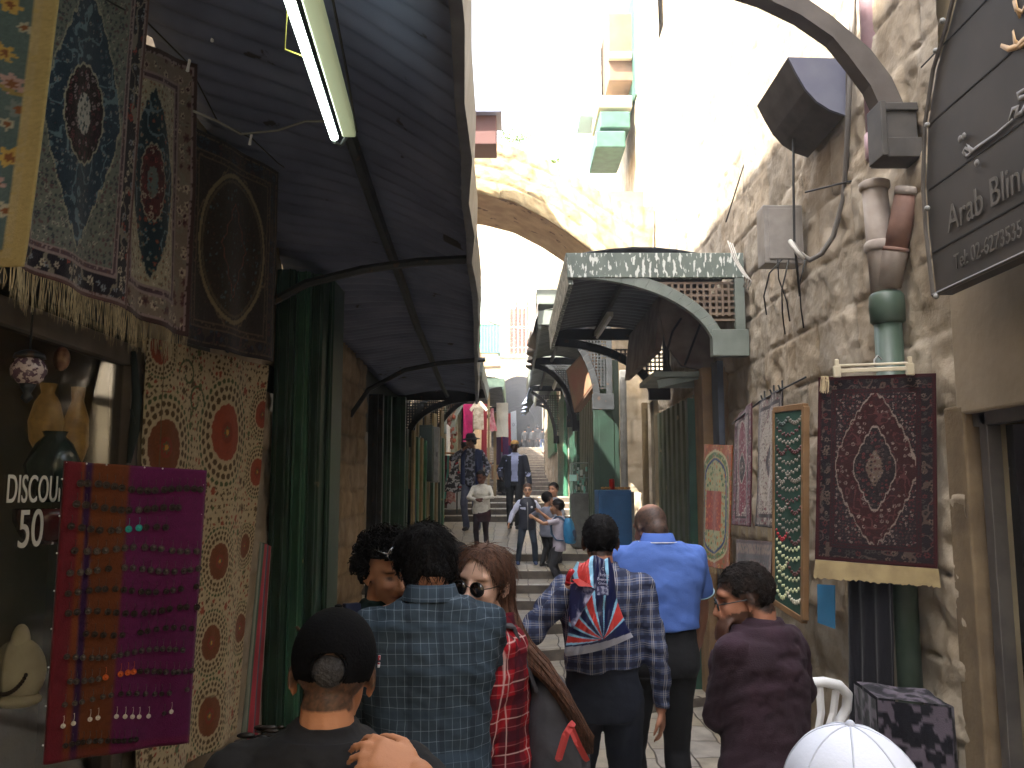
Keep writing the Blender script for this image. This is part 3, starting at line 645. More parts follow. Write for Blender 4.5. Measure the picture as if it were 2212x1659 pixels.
slat_door('narrow folded green door leaves at the left edge of the landing', 918, 952, 15.6, 17.8, 925, [m_tan, m_green, m_dkgreen])
slat_door('tan boarded wall panels high behind the first left lattice arch', 880, 955, 15.9, 18.0, 868, [m_tan, m_tan, mat('pale_board', S('a8966e'), rough=.8)], 3)
def cabinet(name, label, cat, u0, u1, v0, Y, dep, m, zb=None, side=None, door=True):
    a, b = P(u0, v0, Y), P(u1, v0, Y); zb = gz(Y) if zb is None else zb; o = empty(name, ((a.x + b.x) / 2, Y + dep / 2, zb), label, cat)
    MB().box(((a.x + b.x) / 2, Y + dep / 2, (a.z + zb) / 2), (b.x - a.x, dep, a.z - zb)).build('body', m, o, bevel=.01)
    if door:
        MB().box(((a.x + b.x) / 2, Y - .008, (a.z + zb) / 2), ((b.x - a.x) * .88, .016, (a.z - zb) * .92)).build('door', m, o, bevel=.004)
        MB().box((a.x + (b.x - a.x) * .82, Y - .022, (a.z + zb) / 2), (.015, .02, .08)).build('handle', m_dark, o)
    return o
cabinet('cabinet', 'dark blue metal cabinet standing on the left of the landing', 'cabinet', 857, 899, 1056, 13.6, .5, mat('dark_blue_paint', S('1c3c5c'), S('16314c'), rough=.5))
cabinet('meter_box', 'dark green wall box mounted above the landing on the left', 'box', 906, 934, 918, 15.0, .35, mat('green_black_box', S('2e3c36'), rough=.5), zb=P(906, 1040, 15).z)
cabinet('meter_box', 'pale grey wall box behind the dark green one on the left', 'box', 930, 948, 922, 15.6, .3, m_grey, zb=P(906, 1042, 15.6).z)
RC = cabinet('cabinet', 'bright blue metal cabinet on the right with a red can on top', 'cabinet', 1293, 1364, 1058, 9.9, .5, m_blue)
MB().box((P(1367, 1058, 9.9).x, 10.15, 1.12), (.03, .5, 1.5)).build('side_trim', m_grey, RC)
# red can and bread sticks on the cabinet
zt = P(1293, 1058, 9.9).z
o = MB().lathe(P(1322, 1058, 10.0).xy.to_3d() + Vector((0, 0, zt)), [(.001, .002), (.03, .003), (.032, .01), (.032, .11), (.026, .125), (.001, .126)], 16).build('drink_can', mat('red_can', S('b02018'), rough=.3, metal=.3), smooth=True); tag(o, 'red drink can standing on top of the bright blue cabinet', 'can')
rr = random.Random(3)
for k in range(9):
    px_ = P(1302 + 7 * k, 1058, 10.0 + rr.uniform(-.05, .05)); o = MB().ell((px_.x, px_.y, zt + .018), (.022, .018, .016)).build('bun', mat('bread_crust', S('b5824a'), S('96643a'), rough=.8, scale=20), smooth=True); tag(o, 'small round bun lying in the row on top of the bright blue cabinet', 'bread', 'buns on the blue cabinet')
# ================================================================ RIGHT SIDE structures beyond the awning
ribbed('shutter', 'olive green ribbed steel shutter below the flaking right awning', 'shutter', 1.86, 8.3, 10.9, .25, 2.85, m_olive, 9, .035, -1)
tp = empty('pillar', (1.8, 7.85, 0), 'tan painted pillar between the shutter and the orange arch rug', 'pillar')
MB().box((1.86, 7.92, 1.5), (.26, .34, 3.0)).build('shaft', mat('tan_pillar', S('8a6f4e'), S('735b40'), rough=.85, scale=5, bump=.3), tp, bevel=.01)
MB().box((1.70, 8.12, 1.4), (.08, .08, 2.7)).build('strip', m_dkgreen, tp)
MB().box((1.80, 7.45, 2.0), (.05, .22, 2.0)).build('blue_board', mat('dark_blue_board', S('3c4450'), S('2c323c'), rough=.6), tp)
for (x0, x1, Y, vt, mm, lb) in ((1280, 1335, 12.3, 778, mat('deep_green_paint', S('1c3328'), S('14261d'), rough=.5, scale=4), 'wide dark green door leaf facing down the lane on the right'), (1338, 1352, 11.3, 800, m_grey, 'narrow grey pole right of the wide green door leaf'), (1386, 1398, 11.0, 870, m_tan, 'tan stone post beside the olive ribbed shutter')):
    a, b = P(x0, vt, Y), P(x1, vt, Y); z0 = gz(Y) - .05; o = MB(); o.box(((a.x + b.x) / 2, Y, (z0 + a.z) / 2), (b.x - a.x, .08, a.z - z0)); o.box(((a.x + b.x) / 2, Y - .04, (z0 + a.z) / 2), ((b.x - a.x) * .6, .02, (a.z - z0) * .94))
    o = o.build('door_leaf' if x1 - x0 > 30 else 'post', mm, bevel=.008); tag(o, lb, 'door' if x1 - x0 > 30 else 'post')
ribbed('shutter', 'grey green ribbed shutter at the top of the steps on the right', 'shutter', 1.25, 13.0, 15.6, .9, 3.3, m_olive, 8, .04, -1)
ribbed('shutter', 'dark green ribbed shutter beyond the grey green one on the right', 'shutter', 1.25, 16.2, 18.6, 1.1, 3.5, m_dkgreen, 7, .04, -1)
ribbed('shutter', 'green ribbed shutter beside the upper stairs on the right', 'shutter', 1.25, 20.0, 23.0, 1.7, 4.2, m_green, 7, .05, -1)
ribbed('shutter', 'farthest bright green shutter on the right of the upper stairs', 'shutter', 1.27, 25.0, 30.0, 3.0, 5.0, m_brightgreen, 7, .05, -1)
ribbed('shutter', 'green shutter on the left behind the man in the brimmed hat', 'shutter', -1.55, 21, 24, 1.7, 4.1, m_green, 6, .05, 1)
# orange sign box over the grey-green shutter
sg = empty('shop_sign', (1.1, 12.6, 3.1), 'faded orange box sign over the grey green shutter', 'sign')
pa, pb, pc, pd = P(1222, 800, 12.7), P(1268, 752, 12.0), P(1284, 832, 12.0), P(1240, 892, 12.7)
nrm = (pb - pa).cross(pd - pa).normalized() * .12
MB().prism([pa, pb, pc, pd], nrm).build('box', mat('rusty_sign_edge', S('7c6250'), rough=.7), sg, bevel=.01)
c = (pa + pb + pc + pd) / 4 - nrm * .04; MB().prism([c + (p - c) * .88 for p in (pa, pb, pc, pd)], -nrm * .05).build('face', mat('faded_orange_face', S('94604a'), S('8c7a60'), rough=.6, scale=2.5), sg)
# glass display stand on the landing
ds = empty('display_stand', (1.15, 14.2, gz(14.2)), 'small stall with a glass box of pale trinkets on a grey counter', 'stall')
a = P(1236, 1066, 14.0); MB().box((1.14, 14.1, (gz(14.1) + a.z) / 2), (.36, .5, a.z - gz(14.1))).build('counter', mat('grey_counter', S('6c6c66'), S('54544e'), rough=.6), ds, bevel=.02)
mbx = MB(); rr = random.Random(8)
for k in range(34): mbx.box((1.14 + rr.uniform(-.15, .15), 14.05 + rr.uniform(-.2, .2), a.z + .03 + rr.uniform(0, .42)), (.03, .03, rr.uniform(.03, .12)), col=rr.choice([S('d8dcd8'), S('9fb8b0'), S('c8b8a0'), S('88c8b8')]))
tag(mbx.build('trinkets', mat('trinket_mix', (1, 1, 1), attr=True, rough=.3), ds, cols=True), kind='stuff')
gl = MB()
for sx in (-1, 1):
    for sy in (-1, 1): gl.box((1.14 + sx * .17, 14.1 + sy * .24, a.z + .25), (.012, .012, .5))
for k in range(3): gl.box((1.14, 14.1, a.z + .01 + .24 * k), (.35, .5, .008))
gl.build('shelves', mat('pale_glass_frame', S('b8c4c0'), rough=.2), ds)
MB().box((P(1238, 1040, 13.7).x, 13.7, P(1238, 1032, 13.7).z), (.12, .01, .1)).build('price_card', mat('mint_card', S('bfeee0')), ds)
# ================================================================ RUGS AND CLOTHS (patterns are woven colours, one colour per vertex)
def over(base, mask, col, a=1.0):
    m = (np.clip(mask, 0, 1) * a)[..., None]; return base * (1 - m) + np.array(col) * m
def florets(base, A, B, cell, seed, cols, r=.38, dens=.85, center=None, petals=6, mask=None):
    """scattered small flowers with petals and centres"""
    X, Y = A / cell, B / cell; out = base
    for di in (-1, 0, 1):
        for dj in (-1, 0, 1):
            i, j = np.floor(X) + di, np.floor(Y) + dj
            ox, oy = hsh(i, j, seed), hsh(i, j, seed + 1); on = hsh(i, j, seed + 2) < dens
            dx, dy = X - i - .2 - .6 * ox, Y - j - .2 - .6 * oy; d = np.hypot(dx, dy); an = np.arctan2(dy, dx)
            rr = r * (.5 + .5 * hsh(i, j, seed + 3)) * (1 + .25 * np.cos(an * petals + 6 * ox))
            m = on * (d < rr); 
            if mask is not None: m = m * mask
            ci = (hsh(i, j, seed + 4) * len(cols)).astype(int) % len(cols); cc = np.array(cols)[ci]
            out = np.where((m > 0)[..., None], cc, out)
            if center is not None: out = np.where(((m > 0) & (d < rr * .45))[..., None], np.array(center), out)
    return out
def vines(base, A, B, sc, seed, col, w=.06, mask=None):
    n = fbm(A * sc, B * sc, seed, 2); m = np.abs(n - .5) < w * .35
    if mask is not None: m = m & (mask > 0)
    return np.where(m[..., None], np.array(col), base)
def rug_paint(A, B, w, h, sp):
    """A across, B up, in metres"""
    e = np.minimum(np.minimum(A, w - A), np.minimum(B, h - B)); bw = sp['bw']
    c = np.ones(A.shape + (3,)) * np.array(sp['edge'])
    # main border
    m = (e > bw * .12); c = over(c, m, sp['border']); c = florets(c, A, B, bw * sp.get('bc', .32), sp['seed'], sp['bcols'], .42, .9, sp['bcen'], mask=m)
    c = vines(c, A, B, 1.6 / bw, sp['seed'] + 5, sp['vine'], .10, mask=m)
    # guard stripes
    for k0, k1, col in ((.12, .2, sp['guard']), (.74, .80, sp['guard']), (.80, .93, sp['guard2']), (.93, 1.0, sp['guard'])):
        m = (e > bw * k0) & (e < bw * k1); c = over(c, m, col)
        if k1 - k0 > .07: c = florets(c, A, B, bw * .12, sp['seed'] + 7, [sp['guard'], sp['edge']], .4, .9, mask=m)
    # field
    X, Y = (A - w / 2) / (w / 2 - bw), (B - h / 2) / (h / 2 - bw); inn = e > bw
    c = over(c, inn, sp['field']); c = florets(c, A, B, bw * sp.get('fc', .22), sp['seed'] + 11, sp['fcols'], .33, .75, sp['fcen'], mask=inn); c = vines(c, A, B, 1.8 / bw, sp['seed'] + 15, sp['fvine'], .07, mask=inn)
    # corner spandrels with a scalloped edge
    sc = .035 * np.abs(np.sin((X * 9 + Y * 7) * 1.7)) + .02 * np.sin(X * 40)
    R = sp.get('span', .98); k = np.abs(X) ** 1.25 + np.abs(Y) ** 1.35 - R - sc
    m = inn & (k > 0); c = over(c, m, sp['corner']); c = florets(c, A, B, bw * .17, sp['seed'] + 21, sp['ccols'], .40, .95, sp['fcen'], petals=5, mask=m)
    c = over(c, inn & (np.abs(k) < sp.get('lw', .018)), sp['line'])
    # medallion
    mr = sp.get('med', .34); an = np.arctan2(Y * sp.get('mY', 1.0), X * 1.15); d = np.hypot(X * 1.15, Y * sp.get('mY', 1.0)) if not sp.get('dia') else (np.abs(X) ** 1.2 + np.abs(Y * sp['mY']) ** 1.2) ** (1 / 1.2); ed = mr * (1 + .07 * np.abs(np.sin(an * 8)) + sp.get('star', 0) * np.abs(np.cos(an)) ** 8 * .2)
    if mr > 0:
        c = over(c, inn & (d < ed), sp['medal']); m = inn & (d < ed * .94); c = florets(c, A, B, bw * .20, sp['seed'] + 31, sp['mcols'], .42, .95, sp['medal'], mask=m)
        c = over(c, inn & (np.abs(d - ed) < .015), sp['line'])
        c = over(c, inn & (d < ed * .42), sp['mcore']); c = florets(c, A, B, bw * .2, sp['seed'] + 33, sp['fcols'], .4, .9, sp['medal'], mask=inn & (d < ed * .42))
    nz = .82 + .36 * fbm(A * 260, B * 260, 3, 2); nz2 = .85 + .3 * fbm(A * 5, B * 5, 9, 3)
    return np.clip(c * (nz * nz2)[..., None] * sp.get('k', 1), .004, .95)
M_RUG = mat('woven_pile', (1, 1, 1), rough=.95, attr=True, bump=.35, bscale=220, spec=.15, sheen=.15)
m_fringe = mat('cream_fringe', S('b8a684'), S('978668'), rough=.9, scale=20)
def hang(name, label, cat, TL, TR, BR_, BL, res, paint, wave=.012, nw=2.2, seed=0, curl=0, group=None, fringe=0, fr_edge=0, thick=.007, fringe_m=None, part='pile'):
    """cloth hung between four world corners; paint(A, B, w, h) gives woven colours"""
    TL, TR, BR_, BL = [Vector(q) for q in (TL, TR, BR_, BL)]
    w = ((TR - TL).length + (BR_ - BL).length) / 2; h = ((TL - BL).length + (TR - BR_).length) / 2
    nu, nv = int(w / res), int(h / res)
    s, t = np.meshgrid(np.linspace(0, 1, nu + 1), np.linspace(0, 1, nv + 1)); a = lambda v: np.array(v)[None, None, :]
    S_, T_ = s[..., None], t[..., None]
    pts = (a(BL) * (1 - S_) + a(BR_) * S_) * (1 - T_) + (a(TL) * (1 - S_) + a(TR) * S_) * T_
    n = np.array((BR_ - BL).cross(TL - BL).normalized()); A, B = s * w, t * h
    dis = wave * (np.sin(s * 6.28 * nw + seed + t * 1.3) * (1.15 - t * .7) + .8 * (fbm(A * 3, B * 1.5, seed) - .5) * 2 + .12 * (fbm(A * 25, B * 25, seed) - .5))
    dis += curl * (np.abs(s - .5) * 2) ** 4 - curl * (1 - t) ** 3 * .6
    pts = pts + dis[..., None] * n
    o = empty(name, (BL + BR_) / 2, label, cat, group)
    grid_mesh(part, pts, nu, nv, M_RUG, o, paint(A, B, w, h), smooth=True, solid=thick)
    if fringe:
        rr = random.Random(seed); fm = MB(); ns = int(w / .0045)
        for k in range(ns):
            q = (k + rr.random()) / ns; i = min(nu, int(q * nu)); base = Vector(pts[0, i]) + Vector(n) * rr.uniform(-.003, .005); L = fringe * rr.uniform(.78, 1.08) * (1 + .12 * math.sin(q * 30 + seed)); dx = (BR_ - BL).normalized() * rr.gauss(0, .10) * L
            e = base + Vector((0, 0, -L)) + dx + Vector(n) * rr.gauss(0, .05) * L; md = (base + e) / 2 + (BR_ - BL).normalized() * rr.gauss(0, .004); sd = (BR_ - BL).normalized() * .0017
            fm.add([base - sd, base + sd, md + sd, md - sd, e + sd * .5, e - sd * .5], [(0, 1, 2, 3), (3, 2, 4, 5)])
        fm.build('fringe', fringe_m or m_fringe, o)
    return o, pts
RG = 'rugs hanging from the line under the left awning'
SPB = dict(k=.68, seed=3, bw=.125, edge=S('6b4a48'), border=S('231d2c'), bcols=[S('b5a898'), S('8f96a0'), S('a04038'), S('c8bca8')], bcen=S('4a2430'), vine=S('8c8478'), guard=S('a08c8c'), guard2=S('5c4450'), field=S('2f4052'), fcols=[S('76868e'), S('566a7a'), S('8c8c8a'), S('243444')], fcen=S('5c4454'), fvine=S('6f8490'),
           corner=S('7a7c76'), ccols=[S('4e5c5a'), S('a8a498'), S('6c5454'), S('3c4a50')], line=S('a8a290'), medal=S('21131b'), mcols=[S('6c3440'), S('98868c'), S('4a2434')], mcore=S('c0b8b4'), span=.92, med=.60, mY=1.75)
def cnr(*q): return [P(*v) for v in q]
hang('rug', 'slate blue medallion rug with dark floral border and cream fringe, second from the left', 'rug', *cnr((55, -180, 2.62), (318, -60, 3.32), (268, 668, 3.32), (22, 566, 2.62)), .0052, lambda A, B, w, h: rug_paint(A, B, w, h, SPB), wave=.012, seed=2, group=RG, fringe=.13, curl=.02)
SPC = dict(SPB, seed=19, bw=.16, edge=S('4c3434'), border=S('8c7c70'), bcols=[S('c8b8a4'), S('6c4a44'), S('b09c90')], field=S('16303e'), fcols=[S('8c8c84'), S('5c8088'), S('6c7468'), S('8c4038')], fcen=S('a06a50'), corner=S('b5ab96'), ccols=[S('746c5c'), S('dcd0b8'), S('8c7c68')], medal=S('5c2a2e'), mcols=[S('98464a'), S('b8a898'), S('38202c')], mcore=S('707c78'), span=.9, med=.5, mY=1.4)
hang('rug', 'dark teal rug with ivory corners and cream fringe, third from the left on the line', 'rug', *cnr((235, 60, 3.28), (415, 140, 3.95), (402, 728, 3.95), (232, 655, 3.28)), .006, lambda A, B, w, h: rug_paint(A, B, w, h, SPC), wave=.014, seed=5, group=RG, fringe=.14, curl=.02)
def dark_paint(A, B, w, h):
    sp = dict(SPB, seed=29, bw=.13, edge=S('2c2224'), border=S('26222c'), bcols=[S('4c3c34'), S('34485a'), S('5a3434')], bcen=S('281c1c'), vine=S('4a3c34'), guard=S('705c48'), guard2=S('382c28'), field=S('3a3029'), fcols=[S('4c3c34'), S('44504c'), S('583c30'), S('587074')], fcen=S('382824'), fvine=S('40362e'), corner=S('332b27'), ccols=[S('443832'), S('3c3230')], line=S('7c6a50'), medal=S('3c2e28'), mcols=[S('4c3a30'), S('5c3a30')], mcore=S('443028'), span=1.15, med=.0)
    c = rug_paint(A, B, w, h, sp); X, Y = (A - w / 2) / (w / 2 - .13), (B - h / 2) / (h / 2 - .13); d = np.hypot(X, Y)
    for r0, col, ww in ((.93, S('8a7a58'), .03), (.86, S('5c503c'), .02)): c = over(c, (np.abs(d - r0) < ww) & (np.abs(X) < 1), col, .8)
    q = np.abs(X) * 1.5 + np.abs(Y) * 1.0; c = over(c, np.abs(q - .62 - .04 * np.sin(Y * 30)) < .02, S('7c4434'), .8); return c * .9
hang('rug', 'dark brown rug with thin gold ring, farthest along the line beside the green column', 'rug', *cnr((400, 262, 4.0), (604, 372, 4.85), (588, 782, 4.85), (384, 736, 4.0)), .0075, dark_paint, wave=.012, seed=8, group=RG)
SPD = dict(SPB, seed=37, bw=.24, edge=S('c0ac78'), border=S('5f7478'), bcols=[S('c8a860'), S('b8b4a4'), S('c0a0a0'), S('7f8a8c')], bcen=S('8a5a3c'), vine=S('a08c58'), guard=S('bfae84'), guard2=S('70604c'), field=S('c0ae94'), fcols=[S('7c5048'), S('a07878')])
hang('rug', 'beige edged rug with yellow flowers on blue, leftmost and nearest the camera', 'rug', *cnr((-200, -300, 2.15), (122, -120, 2.42), (36, 580, 2.42), (-200, 540, 2.15)), .006, lambda A, B, w, h: rug_paint(A, B, w, h, SPD), wave=.022, nw=1.3, seed=11, group=RG, curl=.03, fringe=.06)
# line, clips and cable
ln = MB(); pts = [P(u, v, y) for u, v, y in ((-60, -160, 2.3), (318, 48, 3.35), (405, 135, 3.9), (470, 262, 4.25), (545, 300, 4.5), (600, 352, 4.9), (640, 380, 5.3))]
ln.tube(pts, .004, 5); o = ln.build('hanging_line', m_cable, smooth=True); tag(o, 'thin dark line strung under the left awning carrying the rugs', 'rope')
for (u, v, y, lb) in ((407, 142, 3.88, 'clear peg clipping the corner of the dark teal rug'), (541, 302, 4.45, 'clear peg above the dark brown rug'), (460, 78, 3.9, 'small wire hook above the line, left of the lamp')):
    p = P(u, v, y); d = Vector((.006, 0, .03)); o = MB().bar(p - d, p + d, .012, .010).bar(p - d + Vector((.006, 0, 0)), p + d * 1.1 - Vector((.004, 0, 0)), .008, .009).build('clothes_peg', m_white, bevel=.002); tag(o, lb, 'peg')
o = MB().tube([P(418, 240, 3.9), P(470, 262, 4.1), P(520, 290, 4.25), P(600, 282, 4.1), P(660, 262, 3.9), P(712, 262, 3.75)], .006, 6).build('power_cable', mat('white_cable_dim', S('8a8a84')), smooth=True); tag(o, 'loose white cable sagging from the rugs to the lit tube lamp', 'cable')
# embroidered cloth
def suz_paint(A, B, w, h):
    c = np.ones(A.shape + (3,)) * np.array(S('c9b794')); br = S('5a4420'); rd = S('a0482c'); br2 = S('7c4420')
    def ros(cx, cy, R, col, elong=1.0):
        nonlocal c
        dx, dy = A - cx, (B - cy) / elong; d = np.hypot(dx, dy); an = np.arctan2(dy, dx)
        c = over(c, d < R * (1 + .05 * np.abs(np.sin(an * 7))), col)
        c = over(c, (d < R * .4), S('8c3c28')); c = over(c, (d < R * .22) & (np.sin(an * 8) > 0), S('5c7048')); c = over(c, (d < R * .1), S('d0a040'))
        for k, (r0, r1, n, dk) in enumerate(((1.18, 1.42, 22, br), (1.5, 1.72, 30, br), (1.8, 1.98, 38, S('4e5a30')))):
            t = (an / 6.2832 * n + .3 * k) % 1; rr_ = d / R; mid = (r0 + r1) / 2; hw = (r1 - r0) / 2
            c = over(c, ((t - .5) / .36) ** 2 + ((rr_ - mid) / hw) ** 2 < 1, dk)
    m = (np.minimum(A, w - A) < .05); c = florets(c, A, B, .032, 5, [br, br, rd], .36, .85)
    c = florets(c, A, B, .075, 8, [br, rd, S('5c6638')], .3, .45)
    bg_ = np.array(S('c9b794')); 
    def clear(cx, cy, R, el):
        nonlocal c
        c = over(c, np.hypot(A - cx, (B - cy) / el) < R, bg_)
    W2 = w
    L_ = [(.62 * w, .80 * h, .135, rd), (.62 * w, .47 * h, .085, br2), (.60 * w, .27 * h, .08, br2), (.13 * w, .75 * h, .12, br2), (.98 * w, .86 * h, .07, rd), (.97 * w, .70 * h, .07, rd), (.92 * w, .50 * h, .06, br2), (.28 * w, .36 * h, .10, br2), (.22 * w, .16 * h, .09, br2), (.62 * w, .09 * h, .09, br2), (.08 * w, .98 * h, .07, rd), (.95 * w, .28 * h, .07, br2)]
    for cx, cy, R, col in L_: clear(cx, cy, R * 2.05, 1.15)
    for cx, cy, R, col in L_: ros(cx, cy, R, col, 1.15)
    for cx, cy, s in ((.28, .93, 1), (.34, .62, -1), (.45, .60, 1), (.36, .87, -1)):
        dx, dy = A - cx * w, B - cy * h; d = np.hypot(dx, dy); an = np.arctan2(dy, dx * s); rr_ = .02 + .012 * (an + 3.14); c = over(c, (np.abs(d - rr_) < .008), S('4e5a30'))
    c = over(c, np.abs(A - .10 * w) < .003, S('6c5c40')); c = over(c, np.abs(B - .13 * h - .02 * np.sin(A * 3)) < .004, S('8c7a5c'))
    nz = .56 + .3 * fbm(A * 150, B * 150, 3, 2); return np.clip(c * nz[..., None], .004, .9)
hang('embroidered_cloth', 'cream cloth embroidered with round red and brown medallions beside the green column', 'cloth', *cnr((318, 728, 4.1), (578, 790, 5.35), (516, 1585, 5.35), (300, 1720, 4.1)), .0065, suz_paint, wave=.022, seed=4, thick=.004, part='fabric')
def strip_paint(A, B, w, h): 
    c = np.ones(A.shape + (3,)) * np.array(S('8c2838')); t = (A / w * 5).astype(int) % 5; return np.array([S('7c8478'), S('3c5c50'), S('a83848'), S('44485c'), S('8c2838')])[t] * (.7 + .6 * fbm(A * 20, B * 10, 1))[..., None]
hang('folded_textile', 'narrow edge of folded striped textiles behind the embroidered cloth', 'cloth', *cnr((562, 1170, 5.5), (584, 1180, 5.7), (556, 1600, 5.7), (520, 1600, 5.5)), .012, strip_paint, wave=.006, seed=6, part='fabric')
# earring board
bTL, bTR, bBR, bBL = P(139, 996, 3.0), P(444, 1016, 3.35), P(404, 1603, 3.35), P(92, 1650, 3.0)
def board_paint(A, B, w, h):
    c = np.ones(A.shape + (3,)); s = A / w; c[...] = np.array(S('7a2430')); wob = .012 * np.sin(B * 5)
    c = over(c, s > .10, S('5a2240')); c = over(c, (s > .19 + wob), S('7c4424')); c = over(c, s > .14 + 0 * s, S('4c1c48')) if False else c
    c = over(c, (s > .10) & (s < .155 + wob), S('8c4a24')); c = over(c, (s > .155 + wob) & (s < .20 + wob), S('3c1c50')); c = over(c, s > .43, S('70205c')); c = over(c, B < .03 * 1, S('8c2438'), .3)
    return c * (.5 + .25 * fbm(A * 120, B * 120, 3, 2))[..., None]
bo, bp_ = hang('earring_board', 'tall cloth-covered board in red, brown and purple, leaning on the shop window', 'board', bTL, bTR, bBR, bBL, .012, board_paint, wave=.007, seed=1, thick=.02, part='cloth_face')
bn = (bBR - bBL).cross(bTL - bBL).normalized()
def earring_mesh(m, R, nm):
    mb = MB(); mb.tube([(0, 0, 0), (.001, -.006, .004), (.002, -.004, -.012), (0, -.004, -.022)], .0009, 4); mb.loft([[(R * math.cos(a) * 1.0, yy, -.022 - R + R * math.sin(a)) for a in np.linspace(0, 6.283, 10, endpoint=False)] for yy in (-.002, -.006)])
    mb.ell((0, -.007, -.022 - R), (R * .45, .003, R * .45), nu=8, nv=4)
    return mb.build(nm, m, smooth=False)
m_e1 = mat('dark_bronze', S('2c2624'), S('4a4038'), rough=.4, metal=.5, scale=90); m_e2 = mat('tarnished_silver', S('6a645e'), S('3c3834'), rough=.35, metal=.6, scale=90); m_e3 = mat('turquoise_bead', S('2a9c94'), rough=.3); m_e4 = mat('orange_bead', S('c85c24'), rough=.4); m_e5 = mat('pale_bead', S('cfc8bc'), rough=.35)
protos = {}
ax = (bBR - bBL).normalized()
rowspec = [(.945, 16, .012, 1, .06, .95), (.835, 13, .012, 1, .05, .80), (.73, 12, .012, 1, .03, .55), (.62, 13, .011, 2, .06, .78), (.515, 15, .011, 2, .05, .95), (.41, 16, .010, 1, .05, .98), (.30, 15, .011, 1, .10, .98), (.21, 13, .010, 1, .18, .62), (.125, 15, .010, 2, .08, .82), (.055, 18, .009, 2, .10, .98)]
rowspec = [(.955 - .073 * i, n, r * 1.15, k, a, b) for i, (n, r, k, a, b) in enumerate(((16, .0115, 1, .10, .96), (13, .0115, 1, .09, .80), (14, .011, 1, .06, .90), (14, .011, 2, .10, .96), (16, .0105, 2, .08, .98), (16, .010, 1, .08, .98), (15, .0105, 1, .08, .98), (13, .0095, 1, .20, .95), (17, .009, 2, .10, .90), (19, .009, 2, .12, .98), (15, .008, 2, .10, .95), (14, .007, 5, .10, .85), (13, .008, 1, .12, .60)))]
rr = random.Random(12); first = {}
LBL = {1: 'dark bronze disc earring dangling on the tall red and purple board', 2: 'tarnished silver disc earring dangling on the tall red and purple board', 3: 'turquoise drop earring in the third row of the tall earring board', 4: 'orange bead earring low on the tall earring board', 5: 'tiny pale bead earring near the bottom of the tall earring board'}
for ri, (t, n, R, kd, s0, s1) in enumerate(rowspec):
    for k in range(n):
        if rr.random() < .07: continue
        s = s0 + (s1 - s0) * (k + rr.uniform(-.15, .15)) / (n - 1); tt = t + .008 * math.sin(s * 9 + ri)
        p = (bBL.lerp(bBR, s)).lerp(bTL.lerp(bTR, s), tt) + bn * (-.014 if bn.y > 0 else .014)
        kk = kd if rr.random() > .15 else rr.choice([1, 2]); 
        if ri == 2 and .42 < s < .55: kk = 3
        if ri == 9 and .35 < s < .55: kk = 4
        key = (kk, R)
        if key not in protos: o = protos[key] = earring_mesh({1: m_e1, 2: m_e2, 3: m_e3, 4: m_e4, 5: m_e5}[kk], R, 'earring'); COL.objects.unlink(o)
        o = protos[key].copy(); COL.objects.link(o); o.location = p; o.rotation_euler = (0, 0, math.atan2(ax.y, ax.x)); tag(o, LBL[kk], 'earring', 'earrings on the tall board: ' + LBL[kk].split(' earring')[0])
for k, o in protos.items(): bpy.data.objects.remove(o)
pins = MB()
for k in range(8): 
    p = bTL.lerp(bTR, (k + .2) / 7.6) - bn * 0 + Vector((0, -.014, -.004)); pins.ell(p, .0035, nu=6, nv=4)
for k in range(9): p = bTR.lerp(bBR, (k + .5) / 9) + Vector((0, -.014, 0)); pins.ell(p, .0035, nu=6, nv=4)
for k in range(8): p = bTL.lerp(bBL, (k + .5) / 8) + Vector((.004, -.014, 0)); pins.ell(p, .0035, nu=6, nv=4)
pins.build('pins', m_white, bo)
# shop window on the left
sw = empty('shop_window', (-1.9, 3.2, 0), 'left shop window with white DISCOUNT 50% lettering on its glass', 'shop window')
MB().box((-1.84, 2.95, 1.35), (.006, 2.3, 2.3)).build('pane', mat('shop_glass', (.02, .02, .02), rough=.05, trans=1.0, spec=.5, alpha=.35), sw)
fr = MB(); fr.box((-1.84, 3.0, 2.52), (.07, 2.4, .10)).box((-1.84, 2.85, .18), (.08, 2.6, .3)); fr.box((-1.84, 4.08, 1.3), (.09, .12, 2.5))
fr.build('frame', mat('grey_brown_frame', S('6a6156'), S('554d44'), rough=.5, scale=6), sw, bevel=.005)
MB().box((-1.95, 2.9, 2.85), (.2, 2.8, .5)).build('fascia_board', mat('olive_brown_board', S('4a4838'), S('3c3a2e'), rough=.8), sw, bevel=.01)
inn = MB(); inn.box((-2.9, 2.9, 1.5), (.05, 3.0, 3.0)).box((-2.4, 4.35, 1.5), (1.1, .05, 3.0)).box((-2.4, 2.9, 2.75), (1.1, 3.0, .05)).box((-2.4, 2.9, .3), (1.1, 3.0, .05)); inn.build('interior', mat('shop_interior', S('5a4e38'), S('453b2a'), rough=.9), sw)
tp_ = P(12, 1083, 3); a = PX(14, 1084, -1.83); b = PX(122, 1084, -1.83)
M4 = frame(a, (0, 1, 0), (0, 0, 1)); m_let = mat('white_lettering', S('d8d4cc'), rough=.5)
def fit_text(s, pl, pr, hgt, X, parent, m, bold=.0):
    me = text_mesh(s, 1.0); xs_ = [v.co.x for v in me.vertices]; ys_ = [v.co.y for v in me.vertices]; w0, h0 = max(xs_) - min(xs_), max(ys_)
    L = (pr - pl).length; me.transform(Matrix.Translation((-min(xs_), 0, 0))); me.transform(Matrix.Diagonal((L / w0, hgt / h0, 1, 1)))
    me.transform(frame(pl, pr - pl, (0, 0, 1)) @ Matrix.Identity(4)); return link('lettering', me, m, parent)
q = PX(122, 1093, -1.83); a = PX(14, 1086, -1.83); full = a + (q - a) * (8 / 5.75); full.z = a.z
fit_text('DISCOUNT', a, full, .096 * a.y / 2.93, 0, sw, m_let)
